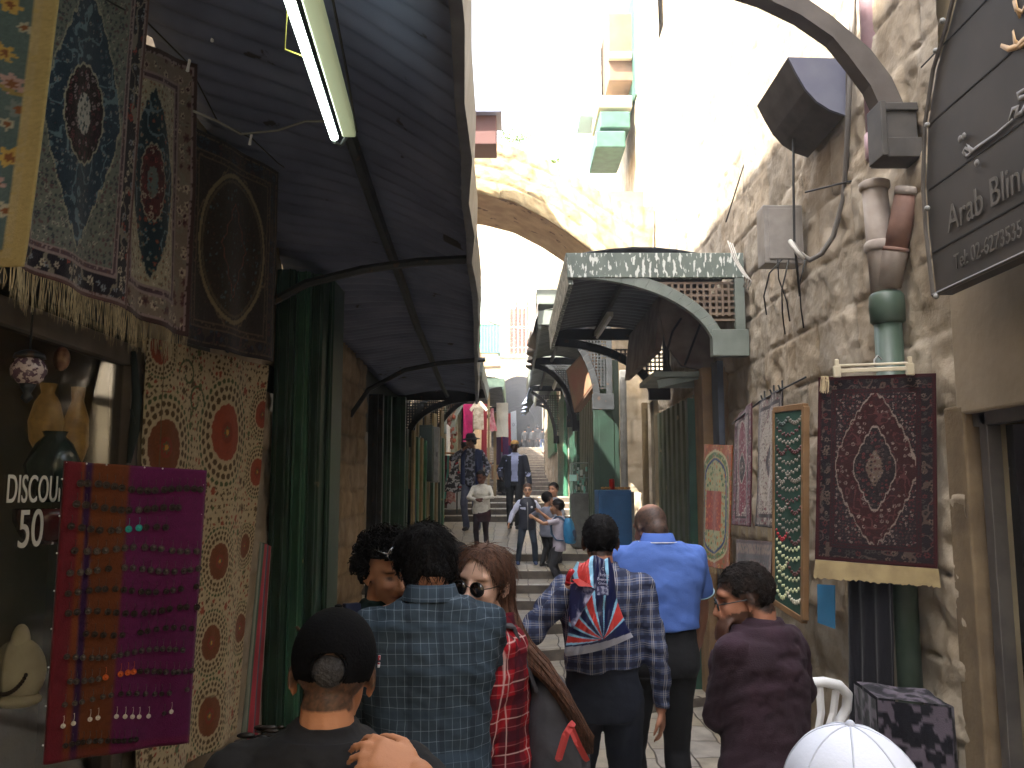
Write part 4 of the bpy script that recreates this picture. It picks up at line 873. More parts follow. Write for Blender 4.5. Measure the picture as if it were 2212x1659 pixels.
a = PX(38, 1184, -1.83); q = PX(122, 1186, -1.83); full = a + (q - a) * 1.22; full.z = a.z; fit_text('50 %', a, full, .128 * a.y / 2.93, 0, sw, m_let)
# things in the window
def lat(name, label, cat, c, prof, m, hang_to=None, group=None):
    o = MB().lathe(c, prof, 18).build(name, m, smooth=True); tag(o, label, cat, group); return o
c = P(62, 800, 3.1); hl = empty('hanging_lantern', c, 'round mosaic glass lantern hanging inside the left shop window', 'lantern')
MB().lathe(c, [(.03, -.05), (.02, -.07), (.012, -.085), (.022, -.1), (.004, -.12)], 12).build('pendant', m_dark, hl, smooth=True)
MB().ell(c, (.062, .062, .058)).build('globe', mat('mosaic_glass', S('b8a8a4'), S('5a4450'), rough=.25, scale=45, thr=(.48, .52)), hl, smooth=True)
MB().lathe(c, [(.02, .075), (.05, .06), (.055, .045), (.03, .04)], 16).tube([c + Vector((0, 0, .07)), c + Vector((0, 0, .3))], .004, 5).build('metal_fitting', m_dark, hl, smooth=True)
o = MB().ell(P(133, 775, 3.45), (.035, .02, .05)).build('hanging_plate', mat('dull_red_glaze', S('5c2f28'), S('8a6c50'), rough=.4, scale=30), smooth=True); tag(o, 'small oval red plate hanging right of the mosaic lantern', 'plate')
c = P(112, 890, 3.6)
lat('vase', 'gold mottled vase behind the shop glass, with a faint glow put into its glaze', 'vase', P(100, 905, 3.6) - Vector((0, 0, .15)), [(.03, 0), (.06, .06), (.07, .14), (.05, .22), (.025, .26), (.035, .3), (.02, .3)], mat('gold_glaze_glow', S('b08a48'), S('7c5a2c'), rough=.3, metal=.4, scale=20, emit=S('c09048'), es=.02))  # warm lamplight on both gold vases is put into the glaze as emission
lat('vase', 'second gold vase behind the shop glass, right of the first', 'vase', P(165, 915, 3.75) - Vector((0, 0, .18)), [(.03, 0), (.055, .08), (.05, .2), (.025, .28), (.03, .34), (.02, .34)], mat('gold_glaze_glow'))
lat('vase', 'dark green squat jar behind the shop glass under the gold vases', 'vase', P(115, 1000, 3.55) - Vector((0, 0, .16)), [(.04, 0), (.09, .06), (.11, .15), (.07, .24), (.04, .27), (.05, .29), (.03, .29)], mat('green_glaze', S('34423c'), S('242e2a'), rough=.2, scale=12))
lat('vase', 'dark red bowl standing behind the discount lettering', 'vase', P(100, 1120, 3.5) - Vector((0, 0, .1)), [(.05, 0), (.09, .03), (.12, .09), (.125, .14), (.11, .14)], mat('red_glaze', S('4c1c1c'), rough=.25))
ns = empty('necklace_bust', P(38, 1490, 3.3), 'cream display bust wearing a dark bead necklace low in the shop window', 'display bust')
c = P(40, 1450, 3.25); MB().ell(c, (.10, .05, .12), nu=20, nv=14).ell(c + Vector((0, 0, .10)), (.035, .03, .07)).ell(c - Vector((0, 0, .1)), (.09, .06, .03)).build('bust', mat('cream_velvet', S('a8a490'), S('8c8874'), rough=.9), ns, smooth=True)
nb = MB()
for k in range(22):
    a = -2.6 + 2.1 * k / 21; nb.ell(c + Vector((.07 * math.cos(a * 1.2), -.055 , .06 + .13 * math.sin(a))), .008, nu=6, nv=4)
nb.build('necklace', m_e1, ns)
o = MB().tube([P(288, 760, 3.95), P(296, 860, 3.93), P(290, 930, 3.9), P(278, 1000, 3.9)], [.012, .022, .024, .01], 8).tube([P(283, 884, 3.85), P(290, 915, 3.85)], .006, 6).build('folded_umbrella', mat('black_green_cloth', S('1a2420'), rough=.8), smooth=True); tag(o, 'closed dark umbrella hanging between window and embroidered cloth', 'umbrella')
cl_ = hang('folded_cloth', 'pale cloth with brown blotches hanging behind the earring board', 'cloth', *cnr((238, 690, 4.15), (318, 700, 4.2), (300, 1180, 4.2), (232, 1180, 4.15)), .012, lambda A, B, w, h: florets(np.ones(A.shape + (3,)) * np.array(S('a89a84')), A, B, .16, 4, [S('6a5030')], .38, .6), wave=.01, seed=3, part='fabric')
# low stall with trinkets at the bottom left behind the capped man
o = MB()
stl = empty('trinket_table', (-.68, 2.5, 0), 'low stall table heaped with dark trinkets at the lower left', 'table')
a = P(560, 1600, 2.5); MB().box((-.68, 2.5, a.z - .06), (.2, .34, .05)).box((-.68, 2.5, a.z / 2 - .05), (.16, .28, a.z - .12)).build('top', mat('dark_sheet', S('1c1a1a'), rough=.9), stl, bevel=.01)
rr = random.Random(4); tm = MB()
for k in range(90): 
    x, y = -.68 + rr.uniform(-.09, .09), 2.5 + rr.uniform(-.16, .16); tm.ell((x, y, a.z - .03 + rr.uniform(0, .03)), (rr.uniform(.008, .03), rr.uniform(.006, .014), rr.uniform(.003, .009)), nu=7, nv=5, col=rr.choice([S('2c2826'), S('3c3634'), S('1e1a1c'), S('5a5048'), S('342a24')]))
tag(tm.build('trinkets', mat('trinket_dark', (1, 1, 1), attr=True, rough=.35, metal=.3), smooth=True, cols=True), 'heap of small dark trinkets on the low stall table', 'trinkets', kind='stuff')
# ================================================================ RIGHT SIDE DETAIL
SPR = dict(SPB, k=.62, dia=1, bc=.36, fc=.30, seed=53, bw=.085, edge=S('451a1e'), border=S('262024'), bcols=[S('6c5c50'), S('44403c'), S('5c2c2c')], bcen=S('241a1c'), vine=S('5c4c44'), guard=S('3c1c20'), guard2=S('2c2426'), field=S('3c2020'), fcols=[S('8c7c74'), S('5c3030'), S('302428'), S('7a6c66')], fcen=S('3c1820'), fvine=S('5a3434'), corner=S('2c2326'), ccols=[S('8c7c74'), S('4c3c38'), S('643434')], line=S('8c7e74'), medal=S('2a2426'), mcols=[S('5c4c48'), S('6c3434'), S('3a3230')], mcore=S('6c5c50'), span=1.0, med=.52, mY=.95)
rd_, _ = hang('rug', 'dark red medallion rug with plain cream fringe hung on the green drainpipe at right', 'rug', *cnr((1768, 815, 4.15), (2022, 806, 3.86), (2026, 1228, 3.86), (1761, 1208, 4.15)), .0032, lambda A, B, w, h: rug_paint(A, B, w, h, SPR), wave=.006, seed=21)
a, b, c, d = cnr((1761, 1209, 4.14), (2026, 1229, 3.85), (2031, 1268, 3.85), (1757, 1248, 4.14))
MB().sheet(lambda s, t: (a.lerp(b, s)).lerp(d.lerp(c, s), t) + Vector((0, -.004 - .002 * math.sin(s * 40), .006 * t * (random.Random(int(s * 60)).random() - .5) * 2)), 60, 4).build('fringe_band', mat('cream_band', S('a39068'), S('8c7a58'), rough=.95, scale=12), rd_, solid=.004)
hg = empty('clip_hanger', P(1890, 800, 3.95), 'clear plastic clip hanger holding up the dark red rug', 'hanger')
MB().bar(P(1800, 802, 4.08), P(1975, 795, 3.9), .012, .02).bar(P(1803, 790, 4.07), P(1972, 784, 3.9), .010, .012).build('bar', mat('clear_plastic', S('c4b9a0'), rough=.3), hg, bevel=.003)
for (u, v, y) in ((1808, 803, 4.05), (1966, 798, 3.88)):
    p = P(u, v, y); MB().box(p, (.035, .02, .055)).box(p + Vector((0, 0, .04)), (.02, .015, .04)).build('clip', mat('clear_plastic'), hg, bevel=.004)
MB().tube([P(1890, 792, 3.98), P(1888, 778, 4.0), P(1896, 768, 4.02), P(1904, 776, 4.03)], .004, 5).build('hook', m_grey, hg)
tw = MB()
for k in range(26):
    p0 = P(1772 + random.Random(k).uniform(0, 18), 812, 4.12); tw.tube([p0, p0 + Vector((-.012 + .004 * (k % 5), -.01, -.03)), p0 + Vector((-.02 + .005 * (k % 5), -.012, -.075 - .002 * (k % 7)))], .0015, 3)
tw.build('corner_tassel', m_fringe, rd_)
def orange_paint(A, B, w, h):
    c = np.ones(A.shape + (3,)) * np.array(S('a8552c')); c = florets(c, A, B, .05, 3, [S('c8783c'), S('7c7038'), S('d09858')], .38, .9, S('7c3424'))
    X, Y = A / w, B / h; top = np.where(Y > .5, (Y - .5) * 2, 0); d = np.hypot((X - .42) / .52, np.maximum(0, np.abs(Y - .5) - .2) / .26)
    c = over(c, d < 1, S('c8bc8c')); c = over(c, d < .93, S('5c7a48')); c = florets(c, A, B, .04, 9, [S('d8cc9c'), S('b85c34')], .3, .8, mask=(d < .93)); c = over(c, d < .78, S('b8a468')); c = over(c, d < .74, S('1c3c6c')); c = over(c, (d < .66), S('b0b080')); c = florets(c, A, B, .045, 10, [S('4c6c44'), S('c87c3c')], .36, .9, mask=(d < .66))
    m = (X > .12) & (X < .66) & (Y > .3) & (Y < .62); c = over(c, m, S('a8442f')); c = florets(c, A, B, .035, 11, [S('d8703c'), S('8c3420')], .34, .8, mask=m)
    return c * (.55 + .3 * fbm(A * 120, B * 120, 3, 2))[..., None]
hang('rug', 'orange rug with green arched panel hung lowest on the right wall', 'rug', *cnr((1524, 960, 7.3), (1582, 962, 6.6), (1578, 1232, 6.6), (1518, 1222, 7.3)), .008, orange_paint, wave=.01, seed=31, fringe=.05)
SP2 = dict(SPR, seed=61, bw=.07, edge=S('5c1c2c'), border=S('84606c'), bcols=[S('c0a8a4'), S('8c3444')], field=S('8c3c4c'), fcols=[S('c8b4b0'), S('5c2430')], corner=S('b09c98'), line=S('dcccc0'), med=.3, fvine=S('b48c8c'))
hang('rug', 'narrow crimson rug with pale motifs left of the ivory rug', 'rug', *cnr((1590, 905, 6.3), (1622, 870, 5.75), (1624, 1138, 5.75), (1586, 1134, 6.3)), .007, lambda A, B, w, h: rug_paint(A, B, w, h, SP2), wave=.012, seed=33, fringe=.09)
SP3 = dict(SPR, seed=67, bw=.08, edge=S('2c2428'), border=S('8c7c74'), bcols=[S('d8ccbc'), S('8c3444'), S('b4a69a')], field=S('c4b8aa'), fcols=[S('8c4c54'), S('7c7068'), S('dcd0c0')], corner=S('b8aca0'), line=S('7c4c50'), med=.28, fvine=S('94847c'))
hang('rug', 'ivory rug with dark edge hung between the crimson rug and the green necklace board', 'rug', *cnr((1640, 870, 5.6), (1690, 835, 5.05), (1680, 1142, 5.05), (1630, 1136, 5.6)), .006, lambda A, B, w, h: rug_paint(A, B, w, h, SP3), wave=.012, seed=35, fringe=.09)
hang('rug', 'small red brown patterned rug below the crimson and ivory rugs', 'rug', *cnr((1592, 1165, 6.2), (1672, 1170, 5.1), (1668, 1300, 5.1), (1590, 1290, 6.2)), .009, lambda A, B, w, h: rug_paint(A, B, w, h, dict(SPR, seed=71, bw=.12, field=S('6c3c34'), border=S('8c6c5c'), med=0)), wave=.008, seed=37)
rl = MB().tube([P(1582, 915, 6.3), P(1640, 868, 5.6), P(1695, 838, 5.0), P(1740, 815, 4.6)], .006, 5).build('hanging_rod', m_dark); tag(rl, 'thin iron rod on the right wall holding the crimson and ivory rugs', 'rod')
for k, (u, v, y) in enumerate(((1652, 858, 5.5), (1672, 846, 5.3), (1690, 836, 5.1))):
    p = P(u, v, y); o = MB().tube([p + Vector((0, 0, .04)), p, p + Vector((-.02, -.02, -.02)), p + Vector((-.03, -.02, .01))], .006, 5).build('wall_hook', m_dark); tag(o, 'black iron hook above the ivory rug on the right wall', 'hook', 'hooks above the ivory rug')
# necklace board
nTL, nTR, nBR, nBL = P(1676, 884, 5.0), P(1740, 884, 4.55), P(1738, 1340, 4.55), P(1676, 1300, 5.0)
nTR = P(1740, 878, 4.55); nTL = P(1676, 886, 5.0)
nbd = empty('necklace_board', nBL, 'tall green felt board in a wooden frame, hung with strings of beads', 'board')
fr = MB(); nn = (nBR - nBL).cross(nTL - nBL).normalized(); 
for p, q_ in ((nTL, nTR), (nTR, nBR), (nBR, nBL), (nBL, nTL)): fr.bar(p, q_, .035, .035, up=nn)
fr.build('frame', mat('orange_wood', S('8f6d48'), S('755636'), rough=.6, scale=5), nbd, bevel=.004)
MB().prism([nTL, nTR, nBR, nBL], nn * .012).build('felt', mat('green_felt', S('1f4a3a'), S('173a2c'), rough=.95, scale=5), nbd)
rr = random.Random(9)
for k in range(19):
    t = .05 + k * .048; nseg = 1 if k % 3 else 2
    for j in range(nseg):
        s0, s1 = (.1, .85) if nseg == 1 else ((.08, .45), (.5, .9))[j]; mb = MB(); sag = .02 + .02 * rr.random(); colr = rr.choice([S('5c3434'), S('7c7468'), S('44504c'), S('8c8478')]) if k < 12 else rr.choice([S('c4c89c'), S('b8bc94'), S('a01c24'), S('5c8c84'), S('c8c4b0')])
        for q in range(13):
            s = s0 + (s1 - s0) * q / 12; p = nTL.lerp(nTR, s).lerp(nBL.lerp(nBR, s), t); p = p - nn * .0 + Vector((-.012, -.02, -sag * math.sin(math.pi * q / 12) - (.01 if q % 2 else 0))); mb.ell(p, .009 if k < 12 else .0095, nu=6, nv=4)
        o = mb.build('bead_necklace', mat('beads_%d' % (int(colr[0] * 1000)), colr, rough=.3), smooth=True); tag(o, 'short string of %s beads pinned on the green felt board' % ('dark' if k < 12 else 'light or red'), 'necklace', 'bead strings on the green board ' + ('upper' if k < 12 else 'lower'))
# pipes
pg = empty('drainpipe', (1.83, 4.25, 0), 'green cast drainpipe running down the right wall behind the dark red rug', 'pipe')
cx_, cy_ = P(1918, 700, 4.2).x, 4.2
def vp(v, y=4.2): return P(1915, v, y).z
MB().tube([(cx_, cy_, 0.35), (cx_, cy_, vp(640))], .066, 16).lathe((cx_, cy_, 0), [(.07, vp(700)), (.082, vp(695)), (.085, vp(660)), (.082, vp(640)), (.068, vp(632))], 18).build('lower_pipe', mat('flaking_green_pipe', S('47584b'), S('36463b'), rough=.45, scale=6, c3=S('a8987c'), t3=.66, s3=7), pg, smooth=True)
MB().tube([(cx_ - .01, cy_, vp(640)), (cx_ - .03, cy_, vp(400))], .062, 16).lathe((cx_ - .02, cy_, 0), [(.066, vp(545)), (.075, vp(540)), (.075, vp(528)), (.066, vp(522))], 18).lathe((cx_ - .03, cy_, 0), [(.066, vp(412)), (.075, vp(408)), (.075, vp(396)), (.06, vp(392))], 18).build('middle_pipe', m_grpipe, pg, smooth=True)
p0, p1 = P(1918, 620, 4.18), P(1962, 405, 4.05)
MB().tube([p0, p0.lerp(p1, .35), p0.lerp(p1, .36)], .062, 14).build('branch_socket', m_grpipe, pg, smooth=True)
MB().tube([p0.lerp(p1, .36), p0.lerp(p1, .92)], .056, 14).tube([p0.lerp(p1, .36), p0.lerp(p1, .40)], .064, 14).build('branch', m_rust, pg, smooth=True)
MB().tube([p0.lerp(p1, .92), p1], .06, 14).tube([p0.lerp(p1, .985), p0.lerp(p1, .99)], .048, 14).build('branch_mouth', m_grpipe, pg, smooth=True)
pm = empty('drainpipe', (1.80, 4.5, 3.4), 'mauve plastic drainpipe high on the right wall above the grey one', 'pipe')
xm = P(1892, 200, 4.45).x; MB().tube([(xm, 4.45, P(1892, 300, 4.45).z), (xm, 4.45, 6.2)], .062, 16).build('pipe', m_mauve, pm, smooth=True)
MB().lathe((xm, 4.45, 0), [(.06, P(1892, 345, 4.45).z), (.072, P(1892, 340, 4.45).z), (.072, P(1892, 290, 4.45).z), (.06, P(1892, 286, 4.45).z)], 16).build('collar', m_mauve, pm, smooth=True)
# curved strut with its bracket box
stt = empty('curved_strut', P(1940, 280, 4.0), 'thick curved grey steel strut arching out from the right wall near the camera', 'strut')
pts = [P(u, v, 4.0) for u, v in ((1420, -75), (1540, -50), (1640, -18), (1720, 20), (1790, 68), (1850, 125), (1895, 185), (1920, 240))]
MB().loft([[p + Vector((-.0, -.05, .055)), p + Vector((0, .05, .055)), p + Vector((0, .05, -.055)), p + Vector((0, -.05, -.055))] for p in pts[:5]] + [[p + Vector((.05, -.05, .02)), p + Vector((.05, .05, .02)), p + Vector((-.055, .05, -.02)), p + Vector((-.055, -.05, -.02))] for p in pts[5:]]).build('curved_bar', mat('strut_paint', S('5c544e'), S('4a433e'), rough=.6, scale=6), stt)
a, b = P(1906, 222, 3.95), P(1992, 340, 3.95)
MB().box(((a.x + b.x) / 2, 4.02, a.z - .02), (b.x - a.x, .16, .04)).box(((a.x + b.x) / 2, 4.0, (a.z + b.z) / 2), (b.x - a.x - .02, .09, a.z - b.z)).box(((a.x + b.x) / 2, 4.02, b.z + .05), (b.x - a.x + .02, .16, .10)).box((a.x - .01, 4.0, (a.z + b.z) / 2), (.03, .16, a.z - b.z)).build('bracket', mat('bracket_paint', S('4c4844'), S('3a3734'), rough=.6), stt, bevel=.005)
# half-drum hood lamp
hd = empty('hood', P(1760, 200, 4.9), 'dark half-drum metal hood box sticking out from the upper right wall', 'hood')
pr = [(1700, 127), (1824, 130), (1824, 252), (1790, 240), (1762, 222), (1738, 196), (1718, 162)]
fa_ = [P(u, v, 4.75) for u, v in pr]; MB().prism(fa_, (0, -.02, 0)).build('end_plate', mat('hood_grey_blue', S('666876'), S('54566a'), rough=.6, scale=4), hd)
bk = [p + Vector((0, .62, 0)) for p in fa_]; MB().prism(fa_, (0, .62, 0)).build('shell', mat('hood_dark', S('4a443f'), S('38332f'), rough=.7), hd)
# sign
sgn_ = empty('shop_sign', (1.8, 3.2, 2.8), 'big dark shield-shaped board sign with pale Arabic and Latin lettering', 'sign')
XS = 1.74
ol = [(2075, -40), (2050, 60), (2022, 150), (2004, 270), (2000, 400), (2006, 500), (2022, 638)]
op = [PX(u, v, XS) for u, v in ol]; yb0, zb0 = op[-1].y, op[-1].z
poly = op + [Vector((XS, 2.0, zb0)), Vector((XS, 2.0, op[0].z))]
MB().prism(poly, (.07, 0, 0)).build('board', mat('sign_board', S('3a342f'), S('2c2824'), rough=.6, scale=3), sgn_, bevel=.006)
rm = MB(); rm.tube([p + Vector((-.012, 0, 0)) for p in op], .009, 6); rm.tube([op[-1] + Vector((-.012, 0, 0)), Vector((XS - .012, 2.0, zb0))], .008, 6); rm.build('rim', mat('sign_rim', S('5c5650'), rough=.5, metal=.3), sgn_)
for u, v in ((2036, 45), (2021, 110), (2003, 270), (2003, 450), (2022, 640)): MB().ell(PX(u, v, XS - .02), (.012, .012, .012), nu=8, nv=6).build('stud', m_grey, sgn_, smooth=True)
gr = MB()
for k in range(4): z = zb0 + .18 + .27 * k; gr.box((XS - .001, 2.7, z), (.003, 1.5, .006))
gr.build('grooves', m_black, sgn_)
m_sl = mat('sign_letter_grey', S('6c6864'), rough=.4); m_sg = mat('sign_letter_gold', S('b08c5c'), rough=.35, metal=.3); m_sd = mat('sign_letter_dark', S('504c48'), rough=.4)
def on_sign(s, u, v, h, m, width=None):
    a = PX(u, v, XS - .006); me = text_mesh(s, 1.0); xs_ = [q.co.x for q in me.vertices]; h0 = max(q.co.y for q in me.vertices)
    k = h / h0; me.transform(Matrix.Translation((-min(xs_), 0, 0))); wx = (max(xs_) - min(xs_)) * k; sx = k * (width / wx if width else 1)
    me.transform(Matrix.Diagonal((sx, k, 1, 1))); me.transform(frame(a, (0, -1, 0), (0, 0, 1))); return link('lettering', me, m, sgn_)
a = PX(2048, 500, XS); bq = PX(2208, 420, XS); on_sign('Arab Blind', 2048, 503, .105, m_sd, width=(a.y - bq.y) * 1.12)
a = PX(2060, 585, XS); bq = PX(2208, 505, XS); on_sign('Tel: 02-6273535', 2062, 583, .06, m_sd, width=(a.y - bq.y) * .98)
def stroke(pix_, r, m):
    pp = [PX(u, v, XS - .008) for u, v in pix_]; mb = MB(); n = len(pp); mb.tube(pp, [r * (.45 + .75 * math.sin(math.pi * (k + .4) / n)) for k in range(n)], 6); mb.v = [(XS - .004 + (q[0] - XS) * .15, q[1], q[2]) for q in mb.v]; mb.build('lettering', m, sgn_, smooth=True)
stroke([(2084, 318), (2078, 328), (2086, 338), (2096, 330), (2090, 318), (2084, 316), (2100, 326), (2110, 318), (2150, 290), (2186, 258)], .010, m_sl)
stroke([(2178, 262), (2186, 236), (2196, 232), (2192, 250), (2205, 244), (2215, 222)], .012, m_sl)
stroke([(2214, 192), (2196, 204), (2200, 214), (2218, 206)], .011, m_sl)
for u, v in ((2074, 300), (2082, 294), (2110, 352)): mbd = MB().ell(PX(u, v, XS - .01), (.006, .014, .014), nu=8, nv=6); mbd.build('lettering', m_sl, sgn_)
stroke([(2190, -8), (2194, 18), (2202, 38)], .008, m_sg); stroke([(2186, 66), (2190, 90), (2202, 100), (2212, 94), (2222, 66)], .010, m_sg)
stroke([(2160, 98), (2178, 106), (2196, 100), (2216, 80), (2230, 68)], .012, m_sg); stroke([(2186, 2), (2192, 20), (2206, 26), (2216, 4)], .008, m_sg)
# meter box, cables, bracket cable
mbx_ = empty('junction_box', P(1675, 508, 5.5), 'pale grey electrical junction box on the right wall below the hood', 'box')
a, b = P(1652, 458, 5.62), P(1698, 558, 5.35); MB().box((b.x + .03, 5.55, (a.z + b.z) / 2), (.26, .16, a.z - b.z)).build('case', mat('pale_grey_case', S('a09a94'), S('88827c'), rough=.5), mbx_, bevel=.008)
MB().box((b.x + .03, 5.463, (a.z + b.z) / 2), (.20, .012, (a.z - b.z) * .86)).build('cover', mat('pale_grey_case'), mbx_, bevel=.004)
def cable(label, pts, r=.008, m=None, name='cable'):
    o = MB().tube(pts, r, 6).build(name, m or m_cable, smooth=True); tag(o, label, 'cable'); return o
cable('thick grey conduit drooping from the hood and looping under the junction box', [P(u, v, y) for u, v, y in ((1842, -20, 4.6), (1838, 120, 4.62), (1832, 250, 4.65), (1828, 350, 4.8), (1822, 430, 4.9), (1800, 510, 5.0), (1775, 548, 5.05), (1750, 562, 5.1), (1725, 545, 5.15), (1712, 525, 5.2))], .016, mat('grey_conduit', S('6c6762'), rough=.6))
cable('thin straight black cable hanging down from the hood to the junction box', [P(u, v, y) for u, v, y in ((1714, 300, 5.2), (1714, 400, 5.2), (1716, 520, 5.2), (1728, 640, 5.2))], .008)
cable('pale bundle of wire ends hooked on the thick grey conduit', [P(u, v, y) for u, v, y in ((1706, 520, 5.1), (1722, 545, 5.05), (1736, 560, 5.05))], .014, m_wcable)
for k in range(3): cable(('nearest', 'middle', 'farthest')[k] + ' of three thin white wires trailing over the end of the flaking awning', [P(u + 5 * k, v + 3 * k, y) for u, v, y in ((1572, 520, 6.6), (1585, 560, 6.55), (1600, 585, 6.5), (1612, 600, 6.45), (1606, 620, 6.5))], .005, m_wcable)
for k, (u0, uu) in enumerate(((1690, 1650), (1680, 1700), (1740, 1730), (1704, 1690))): cable(('shortest', 'second shortest', 'second longest', 'longest')[k] + ' of four thin dark wires dangling beside the junction box', [P(u, v, y) for u, v, y in ((u0, 560, 5.35), ((u0 + uu) / 2 - 8, 590 + 12 * k, 5.4), (uu, 640 + 12 * k, 5.5), (uu + 6, 680 + 14 * k, 5.55))], .005)
cable('dark cable crossing the right wall from the junction box up past the mauve pipe', [P(u, v, y) for u, v, y in ((1880, 380, 4.6), (1835, 392, 4.8), (1740, 415, 5.2))], .006)
cable('black cable running up the right wall above the hood', [P(u, v, y) for u, v, y in ((1780, 210, 4.9), (1850, 60, 4.7), (1900, -30, 4.5))], .008)
cable('thin cable crossing high over the lane between the buildings', [P(u, v, y) for u, v, y in ((1568, 480, 7), (1640, 250, 7), (1700, 130, 6.6), (1762, 30, 6.2), (1790, -40, 6))], .006)
cable('pale cable strung across the lane in front of the far house', [P(u, v, y) for u, v, y in ((1046, 690, 26), (1085, 706, 26), (1150, 712, 26))], .02, m_wcable)
# blue sticker, black sheet added for the darkness of the doorway, tin sheet
o = MB().prism([P(1765, 1262, 4.45), P(1802, 1264, 4.3), P(1802, 1358, 4.3), P(1766, 1345, 4.45)], (.004, -.004, 0)).build('blue_sticker', mat('sky_blue_paint', S('3f84b0'), S('356f96'), rough=.5, scale=3)); tag(o, 'sky blue painted tin sheet below the fringe of the dark red rug', 'panel')
o = MB().box((1.80, 4.42, 1.1), (.02, .5, 2.2)).build('tin_backing', mat('dark_tin', S('5a5448'), S('3c3830'), rough=.5, scale=3)); tag(o, 'grey brown tin sheet leaning behind the sky blue panel', 'panel')
hang('dark_sheet', 'black sheet added for the dark doorway beside the green drainpipe', 'cloth', *cnr((1838, 1240, 4.2), (1928, 1240, 4.0), (1935, 1600, 4.0), (1842, 1680, 4.2)), .012, lambda A, B, w, h: np.ones(A.shape + (3,)) * np.array(S('1c1b20')) * (.7 + .6 * fbm(A * 8, B * 2, 2))[..., None], wave=.02, nw=3, seed=44, part='fabric')
def leo(A, B, w, h):
    c = np.ones(A.shape + (3,)) * np.array(S('544c56')); n = fbm(A * 30, B * 30, 5, 2); return over(c, np.clip((n - .44) * 30, 0, 1), S('16151c'))
lt = empty('draped_stand', P(1965, 1500, 3.35), 'square stand draped in black and grey blotched cloth at lower right', 'stand')
a, b = P(1884, 1504, 3.45), P(2048, 1508, 3.3); zt = a.z
cp = [Vector((a.x, 3.4, zt)), Vector((b.x, 3.28, zt)), Vector((b.x + .02, 3.55, zt)), Vector((a.x + .03, 3.68, zt))]
def side(i, j):
    p, q = cp[i], cp[j]; nu, nv = 60, 90; s, t = np.meshgrid(np.linspace(0, 1, nu + 1), np.linspace(0, 1, nv + 1)); pp = np.array(p) * (1 - s[..., None]) + np.array(q) * s[..., None]; n = np.array((q - p).cross(Vector((0, 0, 1))).normalized())
    hh = zt - .04; pts = pp + np.array((0, 0, -1)) * (t * hh)[..., None] + (.022 * np.sin(s * 17 + t * 2) * (t + .1) + .01)[..., None] * n; return pts, s * (q - p).length, (1 - t) * hh
for i, j in ((0, 1), (3, 0), (1, 2)):
    pts, A, B = side(i, j); grid_mesh('cloth_side', pts, 60, 90, M_RUG, lt, leo(A, B, 1, 1))
grid_mesh('cloth_top', np.array([[list(cp[0].lerp(cp[1], s / 30).lerp(cp[3].lerp(cp[2], s / 30), t / 30) + Vector((0, 0, .006 - .01 * math.sin(s / 4) * math.sin(t / 5)))) for s in range(31)] for t in range(31)]), 30, 30, M_RUG, lt, leo(*np.meshgrid(np.linspace(0, .3, 31), np.linspace(0, .28, 31)), 1, 1))
# white plastic chair
ch = empty('plastic_chair', (1.2, 3.0, 0), 'white moulded plastic chair with looped back at the lower right', 'chair')
def ct(pl, r): return [P(u, v, y) for u, v, y in pl]
fl = lambda pts, w, t_: MB().loft([[p + Vector((-w, 0, 0)), p + Vector((0, -t_, 0)), p + Vector((w, 0, 0)), p + Vector((0, t_, 0))] for p in pts])
bk = [P(1690, 1520, 3.5), P(1706, 1488, 3.5), P(1745, 1475, 3.5), P(1780, 1473, 3.5), P(1812, 1480, 3.52), P(1831, 1500, 3.55), P(1829, 1530, 3.57), P(1812, 1562, 3.57), P(1790, 1620, 3.54), P(1775, 1700, 3.5)]
mbc = MB(); mbc.tube(bk, .020, 10); mbc.build('back_loop', m_white, ch, smooth=True)
for k, (pl) in enumerate((((1770, 1482, 3.5), (1774, 1540, 3.5), (1764, 1600, 3.5), (1752, 1690, 3.5)), ((1806, 1490, 3.52), (1800, 1540, 3.54), (1780, 1600, 3.54), (1768, 1690, 3.5)))):
    pp = [P(*q) for q in pl]; mbc = MB(); mbc.loft([[p + Vector((-.017, 0, 0)), p + Vector((0, -.01, 0)), p + Vector((.017, 0, 0)), p + Vector((0, .01, 0))] for p in pp]); mbc.build('back_slat', m_white, ch, bevel=.003)
sc_ = Vector((1.12, 3.32, .44)); MB().box(sc_, (.46, .44, .03)).build('seat', m_white, ch, bevel=.012)
for sx in (-1, 1):
    for sy in (-1, 1): MB().tube([sc_ + Vector((sx * .2, sy * .18, 0)), (sc_.x + sx * .24, sc_.y + sy * .22, 0)], [.028, .018], 8).build('leg', m_white, ch)
MB().bar(bk[-1], sc_ + Vector((.2, .2, 0)), .05, .02).bar(bk[0], sc_ + Vector((-.2, .2, 0)), .05, .02).build('back_posts', m_white, ch)
# clothes, flags up the lane
def garment(name, label, cat, u, v, Y, w, h, m, kind='shirt', seed=0, group=None):
    p = P(u, v, Y); rr = random.Random(seed)
    if kind == 'shirt': ol_ = [(-.18, 0), (-.07, .02), (0, -.03), (.07, .02), (.18, 0), (.5, -.28), (.38, -.36), (.26, -.24), (.28, -1), (-.28, -1), (-.26, -.24), (-.38, -.36), (-.5, -.28)]
    elif kind == 'dress': ol_ = [(-.12, 0), (.12, 0), (.14, -.15), (.13, -.35), (.3, -.7), (.42, -1), (.2, -.97), (0, -1.02), (-.2, -.97), (-.42, -1), (-.3, -.7), (-.13, -.35), (-.14, -.15)]
    else: ol_ = [(-.5, 0), (.5, 0), (.48, -.5), (.5, -1), (.1, -.98), (-.5, -1), (-.46, -.5)]
    o = MB().prism([p + Vector((x * w, .02 * math.sin(x * 9 + seed), z * h)) for x, z in ol_], (0, .03, 0)).build(name, m, bevel=.004); tag(o, label, cat, group); return o
G2 = 'clothes hung out up the lane on the left'
